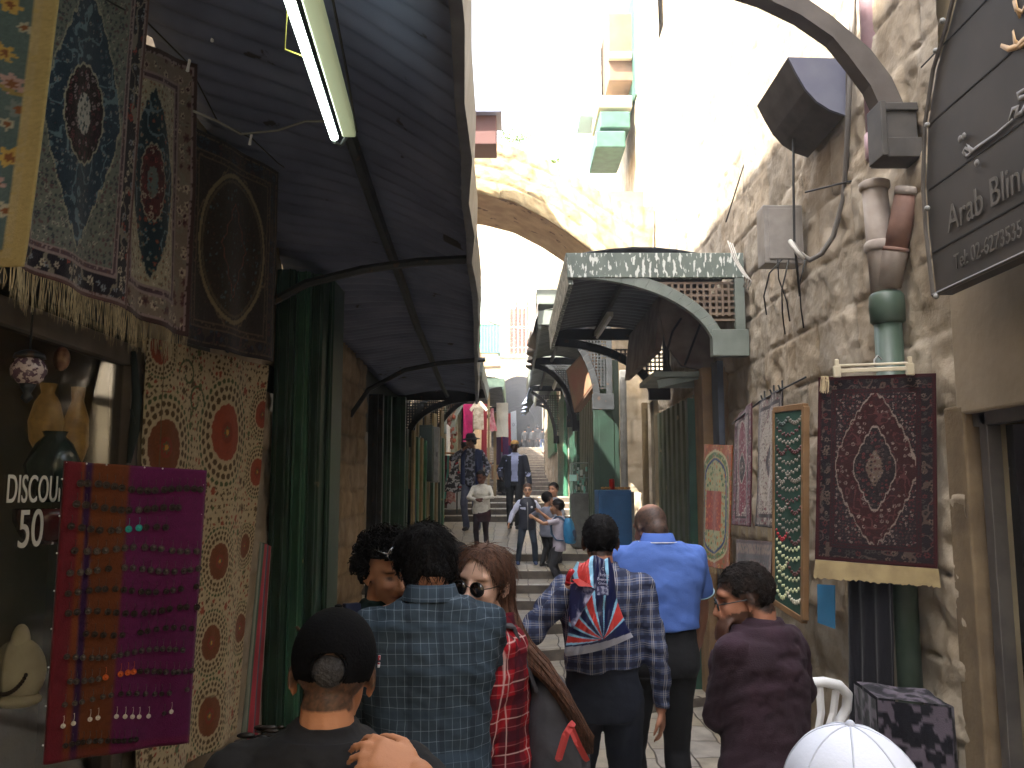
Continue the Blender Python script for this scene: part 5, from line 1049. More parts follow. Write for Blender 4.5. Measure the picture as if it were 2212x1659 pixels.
M_ = lambda n, c, c2=None, **k: mat(n, S(c), S(c2) if c2 else None, rough=.85, **k)
garment('scarf', 'bright pink scarf hanging highest on the left of the lane', 'scarf', 1011, 873, 19.2, .22, .85, M_('pink_cloth', 'c82870', 'a02058'), 'sheet', 1)
garment('shirt', 'pale printed shirt hanging next to the pink scarf', 'shirt', 1034, 868, 19.0, .42, .62, M_('pale_print', 'c8bca8', '9c8c78', scale=14), 'shirt', 2)
garment('scarf', 'dark red scarf hanging right of the pale printed shirt', 'scarf', 1046, 872, 20.0, .13, 1.5, M_('dark_red_cloth', '7c1420'), 'sheet', 3)
garment('towel', 'pink and white cloth hanging under the mint edged awning', 'cloth', 1063, 882, 20.5, .3, .55, M_('pink_white', 'd8a4a8', 'c0405c', scale=9), 'dress', 4)
garment('sheet', 'large white sheet hanging under the mint edged awning', 'cloth', 1085, 870, 21.0, .30, .85, M_('white_sheet', 'd8d4c8', 'b8b4a8', scale=3), 'sheet', 5)
for k, (u, c_) in enumerate(((1076, '44284c'), (1092, '5c2c64'), (1100, '2c2c54'))): garment('scarf', ('dark purple', 'violet', 'navy')[k] + ' scarf hanging near the red banner', 'scarf', u, 920 + 6 * k, 22 + k * .3, .16, 1.0, M_('scarf_%d' % k, c_), 'sheet', 6 + k)
garment('scarf', 'red scarf hanging low beside the hijab woman', 'scarf', 1082, 940, 22.6, .3, .45, M_('red_scarf', 'a82030'), 'sheet', 9)
fl1 = empty('flag', P(1098, 892, 23), 'long narrow red banner hanging beside the white flag', 'flag')
a, b = P(1095, 893, 22.6), P(1102, 962, 22.6); MB().box(((a.x + b.x) / 2, 22.6, (a.z + b.z) / 2), (.13, .012, a.z - b.z)).build('cloth', M_('flag_red', 'c02028', 'a01820'), fl1)
fl2 = empty('flag', P(1110, 892, 23), 'long white flag with a small grey emblem hanging beside the red banner', 'flag')
a, b = P(1103, 890, 22.5), P(1115, 962, 22.5); MB().prism([(a.x, 22.5, a.z), (b.x, 22.45, a.z + .04), (b.x + .02, 22.5, b.z + .1), (b.x - .03, 22.48, b.z), (a.x + .01, 22.5, b.z + .15)], (0, .012, 0)).build('cloth', M_('flag_white', 'd4d8e0'), fl2)
pc_ = Vector(((a.x + b.x) / 2, 22.44, (a.z + b.z) / 2 + .1)); eb = MB()
for k in range(2):
    tr = [pc_ + Vector((.045 * math.sin(2.0944 * i + k * math.pi), 0, .045 * math.cos(2.0944 * i + k * math.pi))) for i in range(3)]; eb.tube(tr + [tr[0]], .005, 4)
eb.build('emblem', M_('emblem_grey', '8c90a0'), fl2)
# clothes rail
cr = empty('clothes_rail', P(960, 980, 18.8), 'wooden clothes rail on the left above the upper steps', 'rail')
MB().tube([P(950, 978, 18.8), P(990, 980, 18.4)], .02, 8).build('bar', m_wood, cr); MB().bar(P(988, 980, 18.4), Vector((P(988, 980, 18.4).x, 18.4, 1.4)), .03, .03).build('post', m_dark, cr)
for k, (u, c_, c2_, nm) in enumerate(((953, 'b02850', None, 'crimson'), (958, '44485c', 'b8b8b8', 'grey striped'), (964, '2c2c34', '8c3454', 'dark patterned'), (969, '5ca8a0', None, 'turquoise'), (974, 'b04c5c', 'e0c0b0', 'red and cream'))):
    garment('dress', nm + ' dress hanging on the wooden rail', 'dress', u, 984, 18.7 - .06 * k, .26, .95 + .05 * (k % 3), M_('dress_%d' % k, c_, c2_, scale=20), 'dress', 20 + k, 'dresses on the rail')
garment('dress', 'white dress with black and red print at the right end of the rail', 'dress', 983, 984, 18.35, .62, .78, mat('printed_dress', S('c8c8cc'), S('2c2c34'), rough=.85, scale=16, thr=(.46, .5), c3=S('a02030'), t3=.6, s3=9), 'dress', 30, 'dresses on the rail')
cabinet('crate', 'white box standing on the top step under the clothes rail', 'box', 966, 998, 1052, 18.6, .4, m_white, zb=1.5, door=False)
o = MB().box(P(953, 1118, 17.6) + Vector((0, 0, .02)), (.14, .1, .06)).build('yellow_scrap', mat('yellow_plastic', S('c8a020'), rough=.5), bevel=.01); tag(o, 'small yellow plastic scrap on the landing by the left door', 'litter')
o = MB().box((-1.45, 19.6, 2.55), (.03, .9, 1.6)).build('white_board', m_white); tag(o, 'white board on the wall above the clothes rail', 'board')
hh = MB(); rr = random.Random(2)
for k in range(60): hh.ell((-1.45 + rr.uniform(-.05, .1), 19.9 + rr.uniform(0, .6), 2.2 + rr.uniform(0, 1.9)), (.05, .05, .06), nu=6, nv=4)
o = hh.build('strings_of_trinkets', mat('brick_red_trinkets', S('8c4430'), S('5c3020'), rough=.7, scale=10)); tag(o, 'hanging strings of brick red trinkets left of the pink scarf', 'trinkets', kind='stuff')
o = MB().box((-.42, 21.2, 2.3), (.07, .07, 3.0)).box((-.55, 20.2, 2.6), (.05, .05, 3.2)).build('awning_post', m_tan); tag(o, 'pair of tan posts under the mint edged awning', 'post')
# brown box on the left roof line above the arch and plants
a, b = P(1020, 238, 11.0), P(1072, 305, 11.0)
o = empty('roof_box', (a + b) / 2, 'brown box with pale top sitting above the left end of the stone arch', 'box')
MB().box(((a.x + b.x) / 2 - .3, 11.3, (a.z + b.z) / 2 - .02), (b.x - a.x + .6, .5, a.z - b.z)).build('body', mat('brown_box', S('5c3a34'), rough=.7), o, bevel=.01)
MB().box(((a.x + b.x) / 2 - .28, 11.25, a.z + .02), (b.x - a.x + .7, .62, .14)).build('lid', mat('pale_blue_grey', S('8c90a8'), rough=.5), o, bevel=.01)
# sunlit strip of wall and white rag
# plain masses added unseen behind the camera to shade the foreground
bb_ = empty('stone_building', (0, -5, 0), 'unseen stone blocks added behind the camera to shade the foreground', 'building')
MB().box((0, -8, 3.5), (9, 3, 8)).box((3.9, -3.0, 4), (4, 7, 7)).build('mass', m_plaster, bb_)
# ================================================================ PEOPLE
def rmat(yaw=0, pitch=0, roll=0):
    """local +Y is forward, +X the person's right; yaw turns left, pitch nods forward/down, roll tilts to the right"""
    return Matrix.Rotation(yaw, 3, 'Z') @ Matrix.Rotation(-pitch, 3, 'X') @ Matrix.Rotation(roll, 3, 'Y')
def lring(c, a, b, n=18, pw=2.3):
    out = []
    for k in range(n):
        t = 2 * math.pi * k / n; ct, st = math.cos(t), math.sin(t)
        out.append(c + a * (abs(ct) ** (2 / pw)) * (1 if ct > 0 else -1) + b * (abs(st) ** (2 / pw)) * (1 if st > 0 else -1))
    return out
def limb(mb, pts, rs, n=12):
    mb.tube(pts, rs, n)
    for p, r in zip(pts, rs): mb.ell(p, r, nu=12, nv=8)
def remesh(mb, vox, smooth=2, fac=.5):
    me = bpy.data.meshes.new('t'); me.from_pydata(mb.v, [], mb.f); me.update(); o = bpy.data.objects.new('t', me); COL.objects.link(o)
    r = o.modifiers.new('r', 'REMESH'); r.mode = 'VOXEL'; r.voxel_size = vox
    if smooth: s = o.modifiers.new('s', 'SMOOTH'); s.iterations = smooth; s.factor = fac
    bpy.context.view_layer.update(); out = bpy.data.meshes.new_from_object(o.evaluated_get(bpy.context.evaluated_depsgraph_get())); bpy.data.objects.remove(o); bpy.data.meshes.remove(me)
    return out
def get_co(me):
    a = np.empty(len(me.vertices) * 3, np.float32); me.vertices.foreach_get('co', a); return a.reshape(-1, 3).astype(float)
def get_no(me):
    a = np.empty(len(me.vertices) * 3, np.float32); me.vertices.foreach_get('normal', a); return a.reshape(-1, 3).astype(float)
def set_co(me, c): me.vertices.foreach_set('co', c.astype(np.float32).ravel()); me.update()
def n3(c, s, seed=0):
    return (fbm(c[:, 0] * s + c[:, 2] * s * .37 + 7.1, c[:, 1] * s * .9 + c[:, 2] * s, seed, 3) - .5) * 2
def ik(a, t, l1, l2, pole):
    d = t - a; L = min(d.length, (l1 + l2) * .995); d = d.normalized(); x = (l1 * l1 - l2 * l2 + L * L) / (2 * L); h = math.sqrt(max(0, l1 * l1 - x * x))
    p = pole - d * pole.dot(d); p = p.normalized() if p.length > 1e-4 else d.orthogonal().normalized()
    return a + d * x + p * h, a + d * L
def hand(mb, w, d, palm_n, s, curl=.5, thumb_side=1, spread=.0):
    """wrist w, direction d, palm normal; five separate fingers"""
    d = d.normalized(); n = (palm_n - d * palm_n.dot(d)).normalized(); sd = d.cross(n).normalized() * thumb_side
    pc = w + d * .045 * s; mb.loft([lring(w + d * (k * s), sd * (a * s), n * (b * s), 12) for k, a, b in ((-.01, .026, .019), (.015, .032, .016), (.05, .041, .015), (.085, .040, .012), (.095, .034, .009))])
    for i, (o, L) in enumerate(((.030, .070), (.010, .080), (-.010, .075), (-.029, .058))):
        b = w + d * (.086 - .006 * abs(i - 1.2)) * s + sd * o * s; dd = (d + sd * (spread * (1.5 - i))).normalized(); pts = [b]; a = curl * .5
        for q in (.45, .3, .25):
            dr = dd * math.cos(a) + n * math.sin(a); pts.append(pts[-1] + dr * L * q * s); a += curl * .75
        mb.tube(pts, [.0088 * s, .0085 * s, .0078 * s, .0065 * s], 8); mb.ell(pts[-1], .007 * s, nu=8, nv=6); mb.ell(pts[1], .0090 * s, nu=8, nv=6); mb.ell(pts[2], .0083 * s, nu=8, nv=6)
    b = w + d * .025 * s + sd * .026 * s; t1 = b + (d * .7 + sd * .75 + n * .25).normalized() * .036 * s; t2 = t1 + (d * .92 + sd * .3 + n * (.2 + curl * .3)).normalized() * .030 * s; t3 = t2 + (d * 1 + sd * .0 + n * (.2 + curl * .5)).normalized() * .022 * s
    mb.tube([b, t1, t2, t3], [.014 * s, .0115 * s, .0095 * s, .0075 * s], 8); mb.ell(t3, .008 * s, nu=8, nv=6); mb.ell(t1, .0118 * s, nu=8, nv=6)
def skin_mat(name, c, rough=.55):
    return mat('skin_' + name, (1, 1, 1), attr=True, rough=rough, bump=.08, bscale=160, spec=.35)
def person(label, x, y, top, yaw=0, zg=None, vox=.011, skin=S('b98a6c'), lips=None, brow=S('2a1e18'), beard=None, lean=0, side_lean=0, hyaw=0, hpitch=0, hroll=0, bw=1.0, fat=1.0, hs=None,
           shirt=None, sleeve='long', hem=.86, loose=1.0, pants=None, shoes=None, lh=None, rh=None, lpole=None, rpole=None, hair=None, hairm=None, lf=None, rf=None, collar=None, skirt=None, group=None,
           lcurl=.5, rcurl=.5, neckl=.022, spread=0, strands=0, ldir=None, rdir=None, browk=1.0, lpalm=None, rpalm=None, wr=.010, stubble=None, neck=None, sleevem=None, eyes=True, chest_y=0, cuff=None, shoulder_drop=0, ears=True, nohands=False):
    zg = gz(y) if zg is None else zg
    H = top - zg; s = H / 1.76; hs = hs or (s * .5 + .5 if s < .95 else s)
    root = empty('person', (x, y, zg), label, 'person', group, rz=yaw); V = Vector
    # skeleton in local space
    legk = s; pel = V((0, 0, .93 * s)); UL = Matrix.Rotation(-lean, 3, 'X') @ Matrix.Rotation(side_lean, 3, 'Y')
    up = lambda p: pel + UL @ (V(p) * s)                     # torso points relative to the pelvis
    shz = .445 - shoulder_drop; shL, shR = up((-.175 * bw, 0, shz)), up((.175 * bw, 0, shz)); nb = up((0, -.005, .545)); 
    HR = rmat(hyaw, hpitch, hroll); hc = nb + UL @ V((0, .018 * s, neckl * s)) + HR @ V((0, .022, .115 * hs)); 
    top_z = (hc + HR @ V((0, 0, .118 * hs))).z; dz = H - top_z   # make the crown meet the wanted height
    pel = pel + V((0, 0, dz)); shL, shR, nb, hc = [p + V((0, 0, dz)) for p in (shL, shR, nb, hc)]
    up = lambda p, pel=pel: pel + UL @ (V(p) * s)
    uX, uY, uZ = UL @ V((1, 0, 0)), UL @ V((0, 1, 0)), UL @ V((0, 0, 1))
    def torso(mb, off=0, z0=-.10, z1=.55, k=1.0):
        prof = [(-.16, .160, .105, 0), (-.10, .172, .118, 0), (-.02, .168, .115, 0), (.10, .150, .105, .0), (.20, .152, .108, .004), (.32, .172, .118, .008), (.40, .180 * bw, .112, .004), (.455, .160 * bw, .098, -.002), (.495, .118 * bw, .082, -.006), (.525, .082 * bw, .070, -.006), (.555, .060, .058, -.004)]
        rs = []
        for z, a, b, yo in prof:
            if z < z0 - 1e-6 or z > z1 + 1e-6: continue
            f = fat if z < .4 else 1 + (fat - 1) * .3
            rs.append(lring(up((0, yo, z)), uX * (a * s * f * k + off), uY * (b * s * f * k + off), 24))
        mb.loft(rs)
    body = MB()
    torso(body, -.010 if shirt else 0); limb(body, [nb - uZ * .03 * s, nb + uZ * .03 * s, hc + HR @ V((0, -.014, -.06)) * hs], [.060 * s * fat ** .5, .054 * s * fat ** .5, .050 * hs * fat ** .5])
    # head
    h = lambda p: hc + HR @ (V(p) * hs)
    HRx = HR
    body.ell(h((0, -.014, .028)), (.076 * hs, .096 * hs, .088 * hs), HRx, 24, 16); body.ell(h((0, .034, -.028)), (.062 * hs, .058 * hs, .084 * hs), HRx, 20, 14)
    body.ell(h((0, .058, -.093)), (.033 * hs, .030 * hs, .023 * hs), HRx); body.ell(h((0, .070 - .004 * (1 - browk), .030)), (.056 * hs, (.016 + .006 * browk) * hs, .020 * hs), HRx); body.ell(h((0, .02, -.075)), (.052 * hs, .05 * hs, .03 * hs), HRx)
    body.tube([h((0, .088, .016)), h((0, .101, -.012)), h((0, .113, -.036))], [.008 * hs, .009 * hs, .0125 * hs], 8); body.ell(h((0, .112, -.037)), (.0125 * hs, .012 * hs, .010 * hs), HRx)
    for q in (-1, 1):
        body.ell(h((q * .011, .103, -.041)), (.008 * hs, .010 * hs, .007 * hs), HRx); body.ell(h((q * .036, .064, -.028)), (.022 * hs, .022 * hs, .024 * hs), HRx)
        if ears:
            E = HRx @ Matrix.Rotation(q * .35, 3, 'Z'); body.ell(h((q * .080, -.012, -.008)), (.007 * hs, .018 * hs, .031 * hs), E); body.ell(h((q * .076, -.004, -.034)), (.007 * hs, .010 * hs, .012 * hs), E)
    body.ell(h((0, .090, -.061)), (.024 * hs, .010 * hs, .0065 * hs), HRx, 14, 8); body.ell(h((0, .088, -.073)), (.020 * hs, .010 * hs, .0075 * hs), HRx, 14, 8)
    # arms
    ua, fa = .285 * s, .250 * s; arms = {}
    for nm, sh, tgt, pole, q, curl, palm in (('l', shL, lh, lpole, -1, lcurl, lpalm), ('r', shR, rh, rpole, 1, rcurl, rpalm)):
        t = V(tgt) * 1.0 if tgt is not None else V((q * .25 * bw * s, .04, .80 * s + dz)); pole_ = V(pole) if pole is not None else V((q * .5, -1, -.1))
        el, wr_ = ik(sh, t, ua, fa, pole_); arms[nm] = (sh, el, wr_)
        ka = .82 if shirt and sleeve in ('long',) else 1.0
        limb(body, [sh, sh.lerp(el, .35), el, el.lerp(wr_, .3), wr_], [(.040 if shirt else .050) * s, .045 * s * ka, .038 * s * ka, .040 * s * ka, .027 * s])
        limb(body, [up((q * .04, 0, .49)), up((q * .11 * bw, 0, .462)), sh], [.040 * s, .040 * s, .040 * s])
        if not nohands: hand(body, wr_, V((ldir if q < 0 else rdir) or (wr_ - el)).normalized(), V(palm) if palm is not None else V((-q, .3, 0)), s, curl, 1 if q < 0 else -1, spread)
    # legs
    hz = up((0, 0, -.03)); hipL, hipR = hz + V((-.088 * s, 0, 0)), hz + V((.088 * s, 0, 0)); legs = {}
    for nm, hp, ft, q in (('l', hipL, lf, -1), ('r', hipR, rf, 1)):
        f = V(ft) if ft is not None else V((q * .11 * s, -.01, 0)); an = f + V((0, -.02 * s, .085 * s)); kn, an2 = ik(hp, an, .44 * s + dz * .5, .43 * s + dz * .5, V((q * .08, 1, 0))); legs[nm] = (hp, kn, an, f)
        limb(body, [hp, hp.lerp(kn, .5), kn, kn.lerp(an, .3), an], [.085 * s * fat, .072 * s, .052 * s, .055 * s, .038 * s])
        body.ell(f + V((0, .05 * s, .035 * s)), (.042 * s, .12 * s, .034 * s))
    me = remesh(body, vox, 2, .5); co = get_co(me); no = get_no(me); Hm = np.array(HR); loc = (co - np.array(hc)) @ Hm / hs
    # eye sockets, mouth line
    def G(cx, cy, cz, sx, sy, sz): return np.exp(-(((loc[:, 0] - cx) / sx) ** 2 + ((loc[:, 1] - cy) / sy) ** 2 + ((loc[:, 2] - cz) / sz) ** 2))
    back = np.zeros(len(co))
    for q in (-1, 1): back += .013 * G(q * .031, .088, .002, .016, .03, .011) - .005 * G(q * .031, .086, -.001, .012, .03, .006)
    back += .003 * G(0, .095, -.067, .02, .03, .0025)
    co = co - (Hm @ np.array((0, 1, 0)))[None, :] * (back * hs)[:, None] * (loc[:, 1] > 0)[:, None]; set_co(me, co)
    c = np.ones((len(co), 3)) * np.array(skin); hd = (loc[:, 2] > -.14) & (np.hypot(loc[:, 0], loc[:, 1]) < .16)
    mott = (fbm(co[:, 0] * 30, co[:, 2] * 30 + co[:, 1] * 20, 3, 3) - .5); c *= (1 + .16 * mott)[:, None]
    lc = np.array(lips if lips is not None else (skin[0] * .8, skin[1] * .5, skin[2] * .5)); fr_ = (loc[:, 1] > .05) & hd
    def paint(m, col): 
        nonlocal c
        m = np.clip(m, 0, 1)[:, None]; c = c * (1 - m) + np.array(col) * m
    paint(fr_ * G(0, .095, -.066, .021, .04, .009) * 1.3, lc); paint(fr_ * G(0, .095, -.067, .019, .04, .0028) * .8, (.05, .02, .02))
    for q in (-1, 1):
        if eyes: paint(fr_ * G(q * .031, .085, -.001, .013, .05, .005) * 1.6, (.05, .035, .03))
        paint(fr_ * G(q * .032, .085, .021, .019, .05, .0045) * 1.2, brow); paint(fr_ * G(q * .04, .08, -.03, .02, .04, .018) * .18, (skin[0], skin[1] * .6, skin[2] * .55))
    if beard is not None: 
        m = ((loc[:, 2] < -.038) & (loc[:, 2] > -.125) & hd & (loc[:, 1] > -.01)) * 1.0; m *= np.clip((-.038 - loc[:, 2]) * 60 + np.clip(np.abs(loc[:, 0]) - .045, 0, 1) * 90, 0, 1) * (1 - .8 * G(0, .095, -.066, .018, .05, .009)); m2 = fr_ * G(0, .1, -.05, .026, .04, .006) * 1.5
        paint(np.maximum(m, m2) * .85, beard)
    if hair == 'short' and stubble is None: stubble = dict(c=S('1a1614'), a=.9)
    if stubble is not None:     # cropped hair on the scalp
        m = np.clip((loc[:, 2] * .9 - loc[:, 1] * .75 + .02) * 60, 0, 1) * hd * (loc[:, 2] > -.062); bald = stubble.get('bald', 0)
        if bald: m *= np.clip((np.hypot(loc[:, 0], (loc[:, 1] + .02) * .9) - bald) * 50 + (loc[:, 2] < .05) * 5, 0, 1)
        paint(m * stubble.get('a', .8) * (.8 + .4 * (fbm(loc[:, 0] * 300, loc[:, 2] * 300, 5, 2))), stubble['c'])
    bd = link('body', me, skin_mat('people', skin), root, True, cols=c); bd.matrix_parent_inverse = Matrix.Identity(4)
    def part(nm, mb_or_me, m, smooth=True, parent=None, bevel=0, cols=None):
        if isinstance(mb_or_me, MB):
            mm = bpy.data.meshes.new(nm); mm.from_pydata(mb_or_me.v, [], mb_or_me.f); mm.update(); mb_or_me = mm
        o = link(nm, mb_or_me, m, parent or root, smooth, bevel, cols=cols); o.matrix_parent_inverse = Matrix.Identity(4); return o
    def cloth(nm, mb, m, vx, wr, seed, k=2):
        me = remesh(mb, vx, k, .6); co = get_co(me); no = get_no(me)
        lo = np.array(co)
        d = n3(co * np.array((1, 1, .55)), 5.5, seed) * 1.0 + n3(co * np.array((1, 1, 1.6)), 14, seed + 2) * .45; d = np.sign(d) * np.abs(d) ** .8
        set_co(me, co + no * (d * wr * 1.35)[:, None])
        lo = lo + np.stack([n3(co, 4, seed + 5), n3(co, 4, seed + 6), n3(co, 4, seed + 7)], 1) * .010
        a = me.attributes.new('Cloth', 'FLOAT_VECTOR', 'POINT'); a.data.foreach_set('vector', lo.astype(np.float32).ravel())
        return part(nm, me, m)
    if shirt:
        sm = MB(); off = .018 * s * loose; torso(sm, off, z0=-.16 if hem < .86 else hem - .93, z1=.525, k=1.0)
        for q in (-1, 1): limb(sm, [up((q * .04, 0, .482)), up((q * .11 * bw, 0, .456)), shL if q < 0 else shR], [.056 * s, .058 * s, .062 * s])
        if hem < .80: sm.loft([lring(up((0, 0, -.16)), uX * (.165 * s * fat + off), uY * (.115 * s * fat + off), 24), lring(up((0, 0, hem - .93)), uX * (.172 * s * fat + off * 1.6), uY * (.125 * s * fat + off * 1.6), 24)])
        sm.loft([lring(up((0, -.004, .50)), uX * (.10 * s), uY * (.075 * s), 20), lring(up((0, -.004, .548)), uX * (.069 * s), uY * (.068 * s), 20)])
        for nm in ('l', 'r'):
            sh, el, w_ = arms[nm]
            if sleeve == 'none': limb(sm, [sh, sh.lerp(el, .08)], [.058 * s, .05 * s]); continue
            if sleeve == 'short': limb(sm, [sh, sh.lerp(el, .35)], [.062 * s, .062 * s]); sm.tube([sh.lerp(el, .3), sh.lerp(el, .72)], [.062 * s, .069 * s], 14)
            elif sleeve == 'mid': limb(sm, [sh, sh.lerp(el, .4), el], [.062 * s, .058 * s, .052 * s]); sm.tube([el, el.lerp(w_, .35)], [.052 * s, .052 * s], 14)
            else: limb(sm, [sh, sh.lerp(el, .4), el, el.lerp(w_, .5)], [.063 * s, .062 * s, .056 * s, .050 * s]); sm.tube([el.lerp(w_, .4), el.lerp(w_, .97)], [.046 * s, .038 * s], 14)
        sh_o = cloth('shirt', sm, shirt, vox * 1.0, wr, int(x * 7 + y * 3) % 50)
        if collar:
            cm = MB(); th = np.linspace(0, 2 * math.pi, 25)[:-1]
            for (k0, z0_, z1_) in ((1.0, .525, .575),):
                ri = [lring(up((0, -.006, .515)), uX * (.076 * s), uY * (.074 * s), 24), lring(up((0, -.010, .562)) , uX * (.067 * s), uY * (.067 * s), 24), lring(up((0, -.010, .560)), uX * (.073 * s), uY * (.074 * s), 24), lring(up((0, -.012, .515)), uX * (.090 * s), uY * (.090 * s), 24)]
            cm.loft(ri, cap=False); co_ = part('collar', cm, collar if not isinstance(collar, bool) else shirt, parent=sh_o)
            a = co_.data.attributes.new('Cloth', 'FLOAT_VECTOR', 'POINT'); a.data.foreach_set('vector', get_co(co_.data).astype(np.float32).ravel())
    if pants:
        pm = MB(); pm.loft([lring(up((0, 0, z)), uX * ((a_ * s) * fat + .010 * s), uY * ((b_ * s) * fat + .010 * s), 20) for z, a_, b_ in ((-.12, .150, .10), (-.08, .166, .112), (-.03, .166, .112), (.05, .152, .105), (.15, .148, .104)) if z < .02 or hem > .95])
        for nm in ('l', 'r'):
            hp, kn, an, f = legs[nm]; limb(pm, [hp, hp.lerp(kn, .5), kn], [.099 * s * fat, .084 * s, .067 * s]); pm.tube([kn, kn.lerp(an, .5), an + V((0, 0, -.03 * s))], [.068 * s, .062 * s, .062 * s], 14)
        cloth('trousers', pm, pants, max(vox, .011) * 1.1, wr * .5, int(x * 5 + y) % 40 + 3)
    if skirt:
        km = MB(); z0_, a0_, mm = skirt; km.loft([lring(up((0, 0, z)), uX * ra * s, uY * rb * s, 22) for z, ra, rb in ((.08, .16, .115), (-.1, .195, .14), (z0_ * .5 - .46, (.19 + a0_) / 2 + .01, (.14 + a0_) / 2), (z0_ - .93, a0_, a0_ * .8))]); cloth('skirt', km, mm, vox * 1.2, wr * 1.4, 9)
    if shoes:
        for nm in ('l', 'r'):
            hp, kn, an, f = legs[nm]; fm = MB(); fm.loft([lring(f + V((0, yy * s, zz * s)), V((a_ * s, 0, 0)), V((0, 0, b_ * s)), 12) for yy, zz, a_, b_ in ((-.085, .045, .028, .040), (-.05, .05, .038, .048), (.02, .045, .042, .043), (.10, .034, .046, .032), (.15, .028, .036, .024), (.168, .024, .016, .014))]); part('shoe', fm, shoes)
    # hair
    def scalp(off, cut, seed=0, nz=.003, m=None, freq=60, nm='hair', low=-.06, front=.052):
        """shell over the cranium; cut(loc) says which vertices stay"""
        mb = MB(); mb.ell(h((0, -.016, .030)), ((.078 + off) * hs, (.098 + off) * hs, (.090 + off) * hs), HRx, 28, 18)
        if low < -.03: mb.ell(h((0, -.045, -.02)), ((.066 + off) * hs, (.066 + off) * hs, (.055 + off) * hs), HRx, 20, 12)
        me = remesh(mb, min(vox, .009), 1); co = get_co(me); no = get_no(me); l2 = (co - np.array(hc)) @ Hm / hs
        set_co(me, co + no * (nz * (n3(co, freq, seed) + .8 * n3(co * np.array((1, 1, .3)), freq * 2.2, seed + 1)))[:, None]); keep = cut(l2)
        import bmesh
        bm = bmesh.new(); bm.from_mesh(me); bm.verts.ensure_lookup_table(); bmesh.ops.delete(bm, geom=[v for v, k in zip(bm.verts, keep) if not k], context='VERTS'); bm.to_mesh(me); bm.free()
        o = part(nm, me, m or hairm)
        if strands and nm == 'hair':
            co = get_co(me); no = get_no(me); rr = random.Random(seed); st = MB(); L0 = {'short': .014, 'thick': .032, 'long': .05}.get(hair, .02)
            for k in range(strands):
                i = rr.randrange(len(co)); p = V(co[i]); n_ = V(no[i]); lp = HR.transposed() @ (p - hc); t_ = HR @ V((lp.x * 1.5, -.06 if hair != 'long' else lp.y * .5, -.05 - .3 * max(0, .06 - lp.z))) + V((rr.gauss(0, .02), rr.gauss(0, .02), rr.gauss(0, .02)))
                t_ = t_ - n_ * t_.dot(n_); t_ = t_.normalized() if t_.length > 1e-4 else n_.orthogonal(); L = L0 * rr.uniform(.6, 1.3); lift = rr.uniform(.0, .28) if rr.random() < .9 else rr.uniform(.3, .8)
                st.tube([p - n_ * .002, p + t_ * L * .5 + n_ * L * lift * .5, p + t_ * L + n_ * (L * lift * .6 - .002)], [.0011, .0010, .0005], 3, cap=False)
            part('strands', st, m or hairm)
        return o
    cut_short = lambda l: (l[:, 2] > -.045 + .55 * np.maximum(0, l[:, 1] + .03) * 1.0 + np.where(l[:, 1] > .02, .03, 0)) & ~((l[:, 1] > .045) & (l[:, 2] < .072)) & ~((np.abs(l[:, 0]) > .055) & (np.abs(l[:, 1] + .01) < .03) & (l[:, 2] < .03))
    if hair == 'short': scalp(.006, cut_short, 3, .0025, low=0)
    elif hair == 'thick': scalp(.016, lambda l: (l[:, 2] > -.070 + .9 * np.maximum(0, l[:, 1] + .03)) & ~((l[:, 1] > .05) & (l[:, 2] < .065)), 4, .005, low=-.06, freq=45)
    elif hair == 'curly':
        scalp(.018, lambda l: (l[:, 2] > -.05 + 1.0 * np.maximum(0, l[:, 1] + .03)) & ~((l[:, 1] > .03) & (l[:, 2] < .066)), 4, .008); rr = random.Random(5); cm = MB()
        for k in range(900):
            d = V((rr.gauss(0, 1), rr.gauss(-.1, 1), rr.gauss(.45, .8))).normalized()
            if d.z < -.25 or (d.y > .30 and d.z < .42 + rr.random() * .12): continue
            R_ = 1.10 + .26 * rr.random(); p = h((d.x * .088 * R_, -.012 + d.y * .104 * R_, .028 + d.z * .098 * R_)); a = V((rr.gauss(0, 1), rr.gauss(0, 1), rr.gauss(0, 1))).normalized(); b = a.orthogonal().normalized(); c_ = a.cross(b); r_ = rr.uniform(.007, .014); ph = rr.random() * 6
            cm.tube([p + (b * math.cos(ph + t * .9) + c_ * math.sin(ph + t * .9)) * r_ + a * (t - 4) * .0028 for t in range(9)], .0022, 3)
        part('curls', cm, hairm)
    elif hair == 'long':
        scalp(.010, lambda l: (l[:, 2] > -.09 + .9 * np.maximum(0, l[:, 1] - .01)) & ~((l[:, 1] > .012) & ((l[:, 0] / .072) ** 2 + ((l[:, 2] + .02) / .108) ** 2 < 1)), 4, .002, low=-.06, freq=30)
    elif hair == 'bun': scalp(.010, cut_short, 3, .003); mb = MB(); mb.ell(h((0, -.12, .02)), .035 * hs); part('bun', mb, hairm)
    ctx = dict(root=root, h=h, HR=HR, hc=hc, hs=hs, up=up, arms=arms, part=part, s=s, cloth=cloth, scalp=scalp, uX=uX, uY=uY, uZ=uZ, legs=legs, vox=vox, Hm=Hm)
    ctx['W'] = Matrix.Translation(V((x, y, zg))) @ Matrix.Rotation(yaw, 4, 'Z'); return ctx
def to_local(x, y, zg, yaw, p):
    return tuple(Matrix.Rotation(-yaw, 3, 'Z') @ (Vector(p) - Vector((x, y, zg))))
